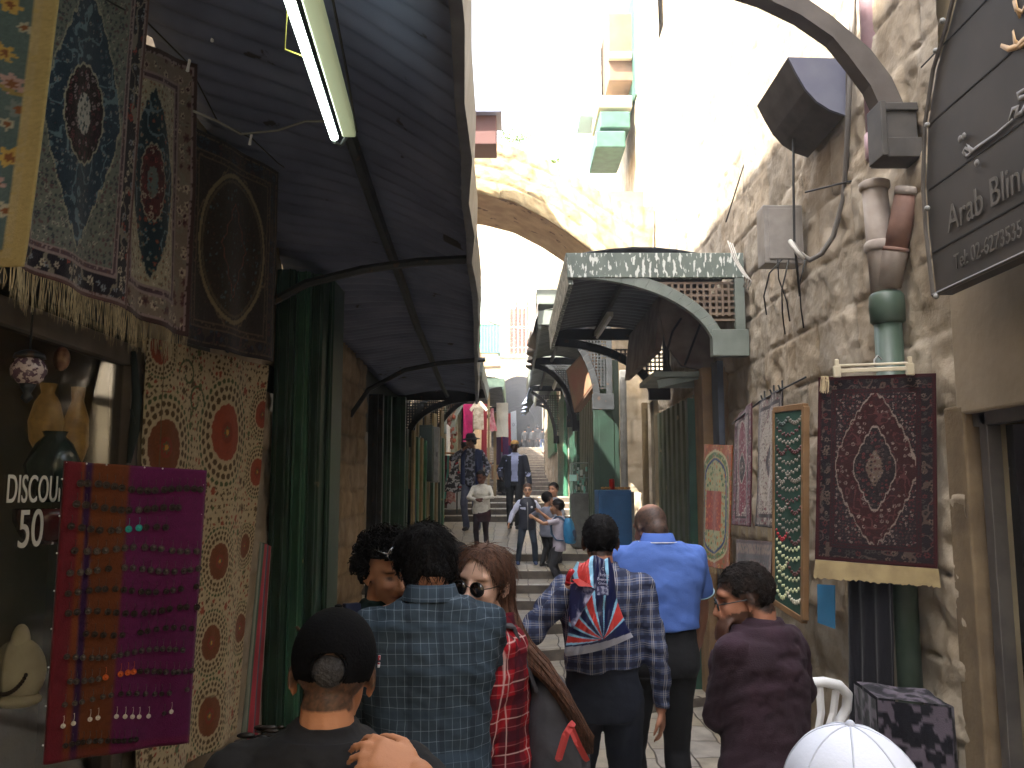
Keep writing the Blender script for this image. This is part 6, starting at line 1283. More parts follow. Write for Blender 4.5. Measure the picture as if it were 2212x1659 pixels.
def glasses(ctx, dark=True, r=.024, m=None, tint=None, up_=0, fwd=.0, round_=True):
    h, part, hs = ctx['h'], ctx['part'], ctx['hs']; fm = MB(); lm = MB(); z0 = -.002 + up_
    for q in (-1, 1):
        c = h((q * .033, .100 + fwd, z0)); X = h((1, 0, 0)) - h((0, 0, 0)); X.normalize(); Z = (h((0, 0, 1)) - h((0, 0, 0))).normalized(); Y = X.cross(Z)
        rg = [c + (X * math.cos(a) * r + Z * math.sin(a) * r * .9) * hs - Y * .0 for a in np.linspace(0, 2 * math.pi, 17)]
        fm.tube(rg, .0018 if dark else .0022, 6); lm.prism(rg[:-1], Y * -.001)
        fm.tube([h((q * (.033 + r), .098 + fwd, z0 + .004)), h((q * .074, .085 + fwd * .5, z0 + .006)), h((q * .082, .0, z0 + .006)), h((q * .080, -.02, z0 - .006))], .0018, 5)
    fm.tube([h((-.010, .103 + fwd, z0 + .005)), h((0, .106 + fwd, z0 + .008)), h((.010, .103 + fwd, z0 + .005))], .0018, 5)
    o = part('glasses', fm, m or mat('glasses_frame', S('1a1614'), rough=.3)); part('lens', lm, mat('dark_lens', S('1c1614'), rough=.08, spec=.8) if dark else mat('clear_lens', S('8a8a88'), rough=.05, alpha=.25), parent=o); return o
SK_TAN, SK_OLIVE, SK_PALE, SK_DARK, SK_BROWN = S('b07d5e'), S('9c7156'), S('d0a590'), S('40281e'), S('6a4430')
m_hair = mat('black_hair', S('151212'), S('0c0a0a'), rough=.7, scale=30, bump=.6, bscale=120, spec=.15)
m_brhair = mat('brown_hair', S('6b4a38'), S('452e24'), rough=.6, scale=22, bump=.5, bscale=90, stretch=(6, 6, .5), spec=.3)
m_navy = mat('navy_trousers', S('1b2130'), S('131824'), rough=.9, scale=5, bump=.2); m_blk = mat('black_cloth', S('17171a'), S('101012'), rough=.9, scale=5, bump=.25)
m_shoe = mat('black_shoe', S('141312'), rough=.5)
def at_px(u, v, Y): p = P(u, v, Y); return p.x, p.y, p.z
# ---- 1 capped man, back to us, right hand on his neck
x, y, z = at_px(712, 1336, 1.72)
m_cap = mat('black_cap_cloth', S('0d0d10'), S('08080a'), spec=.1, rough=.9, scale=10, bump=.3, bscale=200)
yw = rad(6)
hp_ = to_local(x, y, 0, yw, P(905, 1672, 1.58))
c1 = person('man in black baseball cap and black T-shirt seen from behind, one hand on his neck', x, y, z, yaw=yw, vox=.0055, spread=.11, skin=S('b8805e'), shirt=m_blk, sleeve='short', pants=m_navy, shoes=m_shoe, hpitch=.12, hroll=.05, stubble=dict(c=S('2c2622'), a=.85),
            rh=hp_, rpole=(1, -.35, -1.2), rcurl=.7, rpalm=(-.35, .55, -.55), rdir=(-.88, .1, .42), neckl=-.035, eyes=True, bw=1.0, hs=.97)
cm = MB(); h = c1['h']; HRm = c1['HR']; hs = c1['hs']
cm.ell(h((0, -.012, .035)), (.086 * hs, .108 * hs, .098 * hs), HRm, 32, 20)
me = remesh(cm, .005, 1); co = get_co(me); l2 = (co - np.array(c1['hc'])) @ c1['Hm'] / hs
import bmesh
def cutmesh(me, keep):
    bm = bmesh.new(); bm.from_mesh(me); bm.verts.ensure_lookup_table(); bmesh.ops.delete(bm, geom=[v for v, k in zip(bm.verts, keep) if not k], context='VERTS'); bm.to_mesh(me); bm.free(); return me
hole = (l2[:, 1] < -.06) & (((l2[:, 0]) / .034) ** 2 + ((l2[:, 2] - .016) / .030) ** 2 < 1)
cap_o = c1['part']('cap', cutmesh(me, (l2[:, 2] > .0 - .012 * (l2[:, 1] < 0) ) & ~hole & ~((l2[:, 1] > 0) & (l2[:, 2] < .02))), m_cap); cap_o.modifiers.new('t', 'SOLIDIFY').thickness = .003
bm_ = MB(); bm_.sheet(lambda s, t: h(((s - .5) * .15, .085 + t * .08 * math.cos((s - .5) * 2.6), .035 - .02 * t - .04 * (abs(s - .5) * 2) ** 2)), 16, 6); o = c1['part']('cap_peak', bm_, m_cap, parent=cap_o); o.modifiers.new('t', 'SOLIDIFY').thickness = .004
bt = MB(); bt.ell(h((0, -.012, .134)), (.008, .008, .004)); c1['part']('cap_button', bt, m_cap, parent=cap_o)
st_ = MB(); st_.tube([h((.034 * math.cos(a), -.120 + .012 * math.sin(a) ** 2 + .004, .016 + .030 * math.sin(a))) for a in np.linspace(0, 6.283, 22)], .0022, 5); c1['part']('cap_strap', st_, m_cap, parent=cap_o)
pt = MB()
for k, zz in enumerate((.022, .036)): pt.box(h((.0925, -.035 - .006 * k, zz)), (.004, .020, .009), R=HRm)
c1['part']('cap_patch', pt, mat('cap_patch', S('c8ccd8'), S('8c2a34'), rough=.6, scale=90, thr=(.5, .52)), parent=cap_o)
hr = MB(); hr.ell(h((0, -.105, .012)), (.034, .013, .031), HRm); me = remesh(hr, .004, 1); c1['part']('hair', me, mat('grey_black_hair', S('2c2a2c'), S('181618'), rough=.6, scale=40, bump=.6, bscale=150))
# ---- 3 man in dark checked shirt
m_chk = stripes_mat('dark_check', S('36434f'), [(0, .024, .003, S('93a3b2'), 0, .75), (2, .030, .003, S('93a3b2'), .3, .75), (0, .096, .02, S('222c38'), .2, .5), (2, .12, .03, S('3c4c5c'), .1, .5)])
x, y, z = at_px(932, 1150, 2.66)
c3 = person('black-haired man in a dark blue-grey checked shirt, back to us, at centre left', x, y, z, yaw=rad(8), vox=.009, skin=S('9c6c50'), shirt=m_chk, sleeve='long', hem=.72, pants=m_navy, shoes=m_shoe, hair='thick', hairm=m_hair, hpitch=.34, hyaw=rad(12), hroll=-.04, collar=True, neckl=-.045, bw=1.04, fat=1.08, loose=1.35, hs=1.0, wr=.016,
            strands=2600, lh=(-.16, .26, 1.02), rh=(.14, .26, 1.0), lpole=(-1, -.5, -.2), rpole=(1, -.5, -.2))
yk = MB(); 
# ---- 2 curly-haired youth
m_teal = mat('dark_teal_cloth', S('1c3c3e'), S('152f31'), rough=.9, scale=6, bump=.2)
x, y, z = at_px(829, 1150, 3.05)
c2 = person('curly-haired youth in dark teal top with sunglasses on the head, looking down', x, y, z - .02, yaw=rad(200), vox=.0065, skin=S('c99474'), lips=S('a0605a'), shirt=m_teal, sleeve='long', pants=m_navy, shoes=m_shoe, hair='curly', hairm=m_hair, browk=.4, neckl=.0, hpitch=.22, hyaw=rad(18), hroll=.10, bw=.86, hs=.95,
            lh=(-.10, .28, 1.0), rh=(.10, .28, 1.0))
glasses(c2, True, .026, mat('silver_frame', S('c8ccd0'), rough=.2, metal=.8), up_=.10, fwd=.0)
# blue backpack strap
def backpack(label, ctx, m, m2, w=.15, hh=.22, d=.09, cz=.30, yo=-.19, straps=True, detail=None, mstrap=None):
    up, W_ = ctx['up'], ctx['W']; T = lambda p: W_ @ up(p); o = empty('backpack', T((0, yo, cz)), label, 'backpack'); mb = MB(); R = W_.to_3x3()
    X, Y, Z = R @ ctx['uX'], R @ ctx['uY'], R @ ctx['uZ']; s = ctx['s']; rs = []
    for t, a, b in ((-1, .70, .6), (-.93, .92, .95), (-.4, 1.02, 1.12), (.1, 1.0, 1.0), (.6, .92, .82), (.88, .72, .6), (1.0, .40, .32)): rs.append(lring(T((0, yo + .02 * t, cz + hh * t)), X * w * a * s, Y * d * b * s, 20, 2.8))
    mb.loft(rs); me = remesh(mb, .009, 2); co = get_co(me); no = get_no(me); set_co(me, co + no * (.012 * n3(co * np.array((1, 1, .6)), 9, 4))[:, None]); b_ = link('bag_body', me, m, o, True)
    pk = MB(); rs = [lring(T((0, yo - d * .85, cz - hh * .35 + hh * .42 * t)), X * w * a * s, Y * .05 * a * s, 16, 2.6) for t, a in ((-1.1, .5), (-.9, .72), (0, .8), (.8, .74), (1.1, .4))]; pk.loft(rs); pk.build('front_pocket', m2, o, smooth=True)
    if straps:
        for q in (-1, 1):
            sm = MB(); pp = [T(v) for v in ((q * .085, yo + .07, cz + hh * .8), (q * .105, -.06, .525), (q * .11, .03, .535), (q * .115, .115, .46), (q * .12, .14, .34), (q * .13, .13, .2), (q * .165, .02, .08), (q * .13, yo + .08, cz - hh * .75))]
            rs = []
            for i, p in enumerate(pp):
                t_ = (pp[min(i + 1, len(pp) - 1)] - pp[max(i - 1, 0)]).normalized(); sx = X - t_ * X.dot(t_); sx.normalize(); nn_ = t_.cross(sx); rs.append([p + sx * .026 + nn_ * .006, p - sx * .026 + nn_ * .006, p - sx * .026 - nn_ * .006, p + sx * .026 - nn_ * .006])
            sm.loft(rs); sm.build('strap', mstrap or m2, o, bevel=.003)
    return o
m_nblue = mat('navy_bag', S('1c2a55'), S('151f40'), rough=.7, scale=8, bump=.2)
backpack('navy blue backpack worn by the curly-haired youth', c2, m_nblue, m_nblue, w=.14)
# ---- 4 girl with sunglasses, long hair, red check
m_red = stripes_mat('red_check', S('9c1824'), [(0, .10, .035, S('3c1420'), 0, .75), (2, .11, .035, S('3c1420'), .2, .75), (1, .10, .035, S('3c1420'), .3, .6), (1, .10, .006, S('d8b8b4'), .8, .7), (0, .10, .006, S('d8b8b4'), .5, .8), (2, .11, .006, S('d8b8b4'), .7, .8), (0, .05, .004, S('5c1a28'), .2, .8), (2, .055, .004, S('c88c8c'), .4, .5)])
x, y, z = at_px(1046, 1180, 2.9); yw = rad(100)
c4 = person('young woman with round sunglasses, long brown hair and red checked shirt', x + .02, y, z, yaw=yw, vox=.0065, skin=S('e0b8a4'), lips=S('a8605c'), brow=S('5c4030'), shirt=m_red, sleeve='long', hem=.70, pants=m_navy, shoes=m_shoe, hair='long', hairm=m_brhair, browk=.1, strands=900, neckl=.0, hpitch=.08, hyaw=rad(52), hroll=-.06, bw=.86, hs=.98, collar=True,
            lh=(-.12, .24, .96), rh=(.12, .26, 1.0), loose=1.3, wr=.014)
glasses(c4, True, .026)
def hair_fall(ctx, paths, widths, m, seed=0, n=150, r=.0022, base=None):
    """mass of hair along a centre path (local head/torso points already in person space) plus loose strands"""
    mb = MB(); mb.loft([lring(p, a, b, 16, 2.2) for p, a, b in base]); me = remesh(mb, .008, 2); co = get_co(me); no = get_no(me); dd = .004 * n3(co * np.array((8, 8, .6)), 12, seed); set_co(me, co + no * dd[:, None]); ctx['part']('hair_fall', me, m)
    rr = random.Random(seed); st = MB()
    for k in range(n):
        a_ = rr.uniform(0, 6.283); q = rr.uniform(.85, 1.06); st.tube([p + a * math.cos(a_) * q + b * math.sin(a_) * q + Vector((rr.gauss(0, .003), rr.gauss(0, .003), 0)) for p, a, b in base], r, 3)
    ctx['part']('strands', st, m)
h, up = c4['h'], c4['up']; HX, HY = c4['HR'] @ Vector((1, 0, 0)), c4['HR'] @ Vector((0, 1, 0)); V = Vector
base = [(h((0, -.045, .08)), HX * .060, HY * .05), (h((0, -.06, .0)), HX * .078, HY * .055), (h((0, -.06, -.08)), HX * .082, HY * .058), (up((.0, -.085, .46)), V((.095, 0, 0)), V((0, .05, 0))), (up((-.03, -.14, .40)), V((.10, 0, 0)), V((0, .05, 0))), (up((-.07, -.20, .33)), V((.095, 0, 0)), V((0, .045, .02))), (up((-.10, -.245, .26)), V((.08, 0, 0)), V((0, .04, .03))), (up((-.12, -.285, .19)), V((.055, 0, 0)), V((0, .035, .02))), (up((-.125, -.305, .12)), V((.02, 0, 0)), V((0, .012, 0)))]
hair_fall(c4, None, None, m_brhair, 3, 170, base=base)
m_gbag = mat('charcoal_bag', S('4a4a50'), S('3a3a40'), rough=.75, scale=8, bump=.25); m_coral = mat('coral_strap', S('c84a48'), rough=.7)
bp4 = backpack('charcoal grey backpack with coral straps on the young woman with sunglasses', c4, m_gbag, m_gbag, w=.15, hh=.24, d=.10, cz=.12, yo=-.21, mstrap=m_gbag)
T4 = lambda p: c4['W'] @ c4['up'](p)
for k, pl in enumerate((((.13, -.24, -.02), (.16, -.29, -.10), (.15, -.27, -.2), (.12, -.2, -.24)), ((.10, -.30, .0), (.13, -.35, -.1), (.15, -.36, -.2)))):
    pp = [P(*q) for q in (((1206, 1640, 2.70), (1222, 1585, 2.68), (1236, 1562, 2.69)), ((1232, 1568, 2.68), (1248, 1606, 2.67), (1266, 1640, 2.69)))[k]]; mb = MB(); mb.loft([[p + V((.0, 0, .010)), p + V((.012, -.012, 0)), p + V((0, 0, -.010)), p + V((-.012, .0, 0))] for p in pp]); mb.build('coral_strap', m_coral, bp4, bevel=.002)
# ---- 9 hidden person between them
x, y, z = at_px(984, 1176, 3.9)
person('mostly hidden person with dark hair and bright pink top, near the sunglasses woman', x, y, z, yaw=rad(10), vox=.012, skin=SK_OLIVE, shirt=mat('pink_top', S('b82858'), rough=.9), pants=m_navy, shoes=m_shoe, hair='thick', hairm=m_hair, bw=.8, hs=.9)
# ---- 5 man with the striped flag bag
m_plaid = stripes_mat('blue_white_check', S('4c5572'), [(2, .055, .024, S('2c3046'), 0, .9), (0, .055, .020, S('2c3046'), 0, .6), (2, .055, .003, S('c4bcb4'), .42, .9), (2, .055, .003, S('c4bcb4'), .58, .9), (0, .055, .004, S('cfc8c0'), .40, .9), (0, .055, .004, S('cfc8c0'), .55, .9)])
x, y, z = at_px(1297, 1114, 3.95); yw = rad(-3)
hp_ = to_local(x, y, 0, yw, P(1232, 1268, 3.74))
c5 = person('man in blue and white checked shirt carrying a striped bag over his left shoulder', x, y, z, yaw=yw, vox=.0085, skin=S('a8745a'), shirt=m_plaid, sleeve='long', hem=1.0, neckl=-.01, pants=m_navy, shoes=m_shoe, hair='short', hairm=m_hair, hpitch=.06, collar=True, strands=1800, bw=1.02, lh=hp_, lpole=(-1, -.2, -1.2), lcurl=1.1, lpalm=(.6, .6, -.3), rh=(.26, .03, .92), rpole=(.6, -1, 0), loose=1.3, fat=1.02, wr=.016)
# union flag bag: seen as an irregular panel on his back
def bag_paint(A, B, w, h):
    c = np.ones(A.shape + (3,)) * np.array(S('1c2248')); cx, cy = .60 * w, .10 * h; an = np.degrees(np.arctan2(B - cy, A - cx)) % 360; red, lb, nv_ = S('c8403c'), S('8cc0dc'), S('1c2248')
    edges = [(0, nv_), (22, lb), (27, red), (50, lb), (55, nv_), (68, nv_), (75, lb), (79, nv_), (86, nv_), (94, lb), (99, red), (112, lb), (117, nv_), (130, lb), (134, red), (147, lb), (151, nv_), (160, lb), (164, red), (174, lb), (178, nv_)]
    for (a0, col), (a1, _) in zip(edges, edges[1:] + [(360, nv_)]): c = over(c, (an >= a0) & (an < a1), col)
    c = over(c, B < .10 * h - .02 * A / w, S('9a9aa4')); X, Y = A / w, B / h
    lab = (X > .52) & (X < .82) & (Y > .66) & (Y < .97); c = over(c, lab, S('1c2044')); return c * (.85 + .3 * fbm(A * 12, B * 12, 3))[..., None]
ctr = [P(1232, 1234, 3.62), P(1324, 1200, 3.68), P(1356, 1376, 3.66), P(1222, 1420, 3.62)]
bag = empty('striped_bag', P(1290, 1320, 3.7), 'plastic bag with red, navy and pale blue rays on a man\'s back', 'bag')
olp = [(1236, 1228), (1262, 1222), (1296, 1212), (1312, 1208), (1322, 1216), (1328, 1250), (1332, 1285), (1340, 1310), (1352, 1345), (1366, 1374), (1340, 1390), (1300, 1408), (1270, 1412), (1240, 1410), (1220, 1406), (1226, 1370), (1228, 1330), (1230, 1290), (1232, 1255)]
# inflate the outline: grid in (s,t) mapped by left/right edge curves
def edge_at(pl, v):
    for (a, b), (c_, d) in zip(pl, pl[1:]):
        if b <= v <= d: return a + (c_ - a) * (v - b) / max(d - b, 1e-6)
    return pl[-1][0] if v > pl[-1][1] else pl[0][0]
Lp = [(1246, 1214), (1236, 1232), (1233, 1260), (1231, 1300), (1229, 1340), (1226, 1375), (1219, 1408), (1222, 1420)]; Rp = [(1316, 1200), (1326, 1232), (1330, 1270), (1334, 1300), (1345, 1330), (1356, 1355), (1368, 1376), (1362, 1392)]
for sgn2 in (1, -1):
    nu, nv = 130, 170; s_, t_ = np.meshgrid(np.linspace(0, 1, nu + 1), np.linspace(0, 1, nv + 1)); pts = np.zeros((nv + 1, nu + 1, 3))
    yb = 3.70
    for j in range(nv + 1):
        t = j / nv; lv = 1418 + (1212 - 1418) * t; rv = 1376 + (1200 - 1376) * t; ll = edge_at(Lp, lv); rr_ = edge_at(Rp, rv)
        for i in range(nu + 1):
            s = i / nu; u_ = ll + (rr_ - ll) * s; v_ = lv + (rv - lv) * s + 8 * math.sin(math.pi * s) * (1 - t) + 6 * math.sin(s * 9) * t ** 3
            bulge = (math.sin(math.pi * s) ** .6) * (math.sin(math.pi * min(1, .06 + t * .94)) ** .5) * .085 * (1 - .5 * t) if 0 < s < 1 else 0
            wr_ = .007 * mnoise.noise(Vector((s * 9, t * 5, 2))) + .009 * mnoise.noise(Vector((s * 3 + t * 4, s * 14 - t * 9, 7))); p = P(u_, v_, yb - sgn2 * bulge * (.5 if sgn2 < 0 else 1) - (.02 if sgn2 > 0 else -.0) + wr_ * math.sin(math.pi * s)); pts[j, i] = p
    A, B = s_ * .30, t_ * .44; mg = mat('glossy_plastic_film', (1, 1, 1), attr=True, rough=.28, spec=.5, bump=.5, bscale=25)
    grid_mesh('film', pts, nu, nv, mg, bag, bag_paint(A, B, .30, .44))
fl_ = MB(); fp = [P(1232, 1262, 3.60), P(1250, 1256, 3.59), P(1286, 1272, 3.57), P(1262, 1312, 3.57), P(1236, 1362, 3.60), P(1228, 1320, 3.61)]; fl_.prism(fp, (0, .006, 0)); fl_.build('folded_corner', mat('bag_corner', S('24284c'), S('b4b0c8'), rough=.3, scale=14, thr=(.5, .6)), bag)
fl_ = MB(); fl_.prism([P(1236, 1252, 3.585), P(1250, 1250, 3.58), P(1282, 1268, 3.56), P(1250, 1266, 3.57)], (0, .006, 0)); fl_.build('red_fold', mat('bag_red', S('c8403c'), rough=.3), bag)
mw_ = mat('bag_print_white', S('b8b8cc'), rough=.4)
def bag_text(s, u, v, hgt, rot=.0):
    o0 = P(u, v, 3.575); me = text_mesh(s, hgt); X = Vector((math.cos(rot), 0, math.sin(rot))); me.transform(frame(o0, X, (0, 0, 1))); link('lettering', me, mw_, bag)
bag_text('bring', 1296, 1244, .018, -.1); bag_text('Everyth', 1290, 1253, .016, -.1); bag_text('Giving', 1292, 1262, .015, -.1); bag_text('C', 1299, 1232, .018)
MB().box(P(1302, 1276, 3.57), (.045, .004, .035)).build('print_block', mat('print_pale', S('9ca0bc'), S('3c4068'), rough=.4, scale=60, thr=(.45, .55)), bag)
MB().tube([P(1236, 1232, 3.64), P(1228, 1246, 3.66), P(1226, 1262, 3.68)], [.012, .010, .012], 8).tube([P(1222, 1258, 3.66), P(1240, 1262, 3.64)], .006, 6).build('red_handle', mat('bag_red_handle', S('b8242c'), rough=.4), bag, smooth=True)
# ---- 6 man in blue polo
m_polo = mat('blue_polo', S('5575c0'), S('4b6ab2'), rough=.85, scale=5, bump=.15, bscale=150)
x, y, z = at_px(1414, 1092, 4.45)
c6 = person('balding broad man in bright blue polo shirt and black trousers, back to us', x + .01, y, z, yaw=rad(4), vox=.0095, skin=S('9c705a'), shirt=m_polo, sleeve='short', hem=1.0, neckl=-.065, pants=m_blk, shoes=m_shoe, stubble=dict(c=S('2c2826'), a=.85, bald=.045), hpitch=.30, hyaw=rad(22), collar=mat('blue_polo_collar', S('4a6ab8'), rough=.85), bw=1.10, fat=1.16, lh=(-.12, .32, 1.12), rh=(.27, .26, 1.06), rpole=(1, -.6, -.6), lpole=(-1, -.4, -.3), loose=1.4, wr=.009)
st_ = MB(); up = c6['up']; rg = lring(up((0, -.013, .518)), c6['uX'] * .094 * c6['s'], c6['uY'] * .094 * c6['s'], 28); st_.tube(rg + [rg[0]], .0025, 5); c6['part']('collar_trim', st_, m_white)
for nm in ('r', 'l'):
    sh, el, w_ = c6['arms'][nm]; a = sh.lerp(el, .72); d = (el - sh).normalized(); b1 = d.orthogonal().normalized(); b2 = d.cross(b1); tr = MB(); r_ = .071 * c6['s']; tr.tube([a + (b1 * math.cos(t) + b2 * math.sin(t)) * r_ for t in np.linspace(0, 6.283, 26)], .003, 5); c6['part']('sleeve_trim', tr, mat('pale_trim', S('9cc0cc'), rough=.8))
# ---- 7 bearded man in maroon jumper
m_mar = mat('dark_maroon_knit', S('341f2c'), S('291822'), rough=.95, scale=6, bump=.35, bscale=220)
x, y, z = at_px(1612, 1222, 3.1); yw = rad(38)
hp_ = to_local(x, y, 0, yw, P(1534, 1404, 3.10))
c7 = person('bearded man with glasses in dark maroon jumper, hand raised to his mouth', x + .045, y, z, yaw=yw, vox=.007, skin=S('a5725a'), shirt=m_mar, sleeve='long', hem=.72, pants=m_blk, shoes=m_shoe, hair='short', hairm=mat('dark_brown_hair', S('241c18'), S('161210'), spec=.15, rough=.7, scale=30, bump=.6, bscale=120), beard=S('2c1e18'), hpitch=.22, hyaw=rad(44), hroll=-.02, bw=1.0, fat=1.06, hs=.98,
            neckl=-.03, strands=2200, lh=hp_, lpole=(.6, 1, -.6), lcurl=.6, ldir=(-.12, -.1, 1), lpalm=(.9, -.3, .1), rh=(.24, .22, .98), rpole=(1, -.6, 0), loose=1.3, wr=.015)
glasses(c7, False, .022, mat('black_teal_frame', S('1c2a30'), rough=.3))
# ---- 8 person in white cap, bottom right corner
m_wc = mat('white_knit_cap', S('d4d8e4'), S('c8ccd8'), rough=.9, scale=8, bump=.08, bscale=200)
x, y, z = at_px(1850, 1596, 1.42)
c8 = person('person in a white domed cap just entering the bottom right corner', x, y, z - .008, yaw=rad(10), vox=.009, skin=SK_OLIVE, shirt=mat('dull_blue_cloth', S('3c4458'), rough=.9), sleeve='long', pants=m_navy, shoes=m_shoe, hs=1.05, bw=.9, hair='short', hairm=m_hair)
c8['scalp'](.022, lambda l: l[:, 2] > .0, 3, .0008, m=m_wc, nm='cap', freq=20, low=0)
h = c8['h']; sm_ = MB()
for k in range(8):
    a = math.pi * k / 4 + .2; sm_.tube([h((.0995 * math.sin(t) * math.cos(a), -.016 + .1195 * math.sin(t) * math.sin(a), .030 + .1115 * math.cos(t))) for t in np.linspace(.03, 1.5, 14)], .0016, 5)
sm_.ell(h((0, -.016, .142)), .008, nu=10, nv=6); c8['part']('cap_seams', sm_, mat('cap_stitching', S('b4b8c4'), rough=.9))
# ================================================================ people further up
m_cream = mat('cream_knit', S('e2ddd0'), S('d0cabb'), rough=.95, scale=18, bump=.4, bscale=60)
m_jean = mat('dark_jeans', S('2c3a48'), S('1f2a36'), rough=.85, scale=7); m_grtr = mat('grey_jeans', S('5c5f72'), S('4a4c5c'), rough=.85, scale=7)
MV = .012
x, y, z = at_px(1041, 1018, 13.75)
c10 = person('girl in cream cardigan and dark red skirt with hands clasped, on the landing', x, y, z, yaw=rad(172), vox=MV, skin=S('6c4434'), shirt=m_cream, sleeve='long', hem=.80, pants=mat('maroon_black', S('241418'), rough=.9), shoes=m_shoe, hair='bun', hairm=m_hair, hpitch=.3, hyaw=rad(-15), bw=1.05, fat=1.1, lh=(-.04, .20, .80), rh=(.04, .21, .78), lpole=(-1, -.3, 0), rpole=(1, -.3, 0), skirt=(.62, .20, mat('maroon_skirt', S('3c1a20'), S('2c1418'), rough=.9)))
m_floral = mat('black_floral', S('26262c'), S('8c8c98'), rough=.85, scale=16, thr=(.5, .56))
x, y, z = at_px(1020, 940, 16.4)
yw = rad(165); hp_ = to_local(x, y, gz(16.4), yw, P(1000, 972, 16.2))
c11 = person('man in brimmed black hat and patterned shirt, hand at his face', x, y, z, yaw=yw, vox=MV, skin=S('7c5844'), shirt=m_floral, sleeve='long', sleevem=m_blk, hem=.82, pants=m_grtr, shoes=m_shoe, hair='thick', hairm=m_hair, hyaw=rad(-28), hpitch=.1, bw=1.05, rh=hp_, rpole=(1, .2, -.8), rcurl=.8, lh=(-.3, .12, 1.0), hs=1.02)
h = c11['h']; hb = MB(); hb.lathe((0, 0, 0), [(.001, .115), (.06, .11), (.088, .085), (.096, .03), (.10, .02), (.17, .0), (.185, -.015), (.18, -.018), (.09, .01), (.001, .02)], 24); Rm = c11['HR']; hb.v = [tuple(h((0, -.01, .045)) + Rm @ Vector(v)) for v in hb.v]; c11['part']('hat', hb, mat('dark_navy_felt', S('20222c'), rough=.9))
jk = MB()
for q in (-1, 1): jk.loft([lring(c11['up']((q * .14, .0, zz)), c11['uX'] * .07, c11['uY'] * .14, 12) for zz in (-.12, .1, .3, .46, .52)])
me = remesh(jk, .014, 2); c11['part']('open_jacket', me, m_nblue)
backpack('navy backpack on the man in the brimmed hat', c11, m_nblue, m_nblue, w=.15, straps=True)
x, y, z = at_px(1112, 952, 16.7)
m_suit = mat('navy_suit', S('1f2434'), S('171b28'), rough=.8, scale=6)
c12 = person('man in dark suit jacket and pale blue shirt with tan cap, walking down', x, y, z, yaw=rad(178), vox=MV, skin=SK_DARK, shirt=mat('pale_blue_shirt', S('a4acd0'), rough=.85), sleeve='long', hem=.88, pants=m_blk, shoes=m_shoe, stubble=dict(c=S('100c0a'), a=.8), bw=1.05, collar=True, lh=(-.30, .12, .84), rh=(.26, .10, .98), lf=(-.06, .22, .0), rf=(.10, -.16, .0), loose=.9)
jk = MB(); up = c12['up']; uX, uY = c12['uX'], c12['uY']
for q in (-1, 1):
    jk.loft([[up((q * a, b, zz)) for a, b in ((xi, yf), (.13, .125), (.20, .05), (.205, -.04), (.14, -.13), (.0, -.15), (.0, -.128), (.13, -.10), (.17, 0), (.12, .10), (xi + .01, yf - .02))] for zz, xi, yf in ((-.14, .075, .135), (.0, .06, .138), (.15, .055, .138), (.3, .06, .14), (.42, .065, .12), (.50, .055, .075))])
    sh, el, w_ = c12['arms']['r' if q > 0 else 'l']; limb(jk, [sh, sh.lerp(el, .4), el, el.lerp(w_, .5), el.lerp(w_, .93)], [.078, .07, .062, .056, .05])
me = remesh(jk, .011, 2); c12['part']('jacket', me, m_suit)
cp_ = MB(); h = c12['h']; cp_.ell(h((0, -.012, .05)), (.088, .105, .082), c12['HR']); me = remesh(cp_, .01, 1); co = get_co(me); l2 = (co - np.array(c12['hc'])) @ c12['Hm'] / c12['hs']; c12['part']('cap', cutmesh(me, l2[:, 2] > .045), mat('tan_cap', S('b48c50'), S('9c7640'), rough=.9, scale=20))
# hijab woman
x, y, z = at_px(1087, 962, 25.5)
c13 = person('woman in patterned grey headscarf and long dark coat, side on', x, y, z, yaw=rad(85), vox=MV, skin=S('c49a80'), shirt=mat('grey_pattern', S('6c6a74'), S('3c3a44'), rough=.9, scale=18), hem=.80, pants=m_blk, shoes=m_shoe, skirt=(.12, .26, m_blk), lh=(-.12, .32, .95), rh=(.15, .28, .9), hyaw=rad(0), bw=.95)
h = c13['h']; hj = MB(); hj.ell(h((0, -.022, .02)), (.096, .108, .108), c13['HR'], 24, 16); hj.loft([lring(h((0, -.02, -.05)), Vector((.085, 0, 0)), Vector((0, .09, 0))), lring(h((0, -.01, -.13)), Vector((.10, 0, 0)), Vector((0, .10, 0))), lring(c13['up']((0, 0, .42)), Vector((.19, 0, 0)), Vector((0, .13, 0))), lring(c13['up']((0, 0, .3)), Vector((.20, 0, 0)), Vector((0, .15, 0)))])
me = remesh(hj, .011, 2); co = get_co(me); l2 = (co - np.array(c13['hc'])) @ c13['Hm']; c13['part']('headscarf', cutmesh(me, ~((l2[:, 1] > .035) & (np.abs(l2[:, 0]) < .055) & (l2[:, 2] > -.085) & (l2[:, 2] < .07))), mat('patterned_scarf', S('7c7680'), S('4c4854'), rough=.9, scale=30))
o = MB().box(P(1073, 1020, 25.3), (.3, .1, .42)).build('paper_bag', mat('kraft_paper', S('b08c6c'), rough=.8), bevel=.01); tag(o, 'tan paper bag held by the woman in the headscarf', 'bag')
x, y, z = at_px(1102, 972, 26.6)
person('person in red top behind the suited man', x, y, z, yaw=rad(10), vox=.014, skin=SK_TAN, shirt=mat('red_top', S('b82a34'), rough=.9), pants=m_blk, shoes=m_shoe, hair='thick', hairm=m_hair)
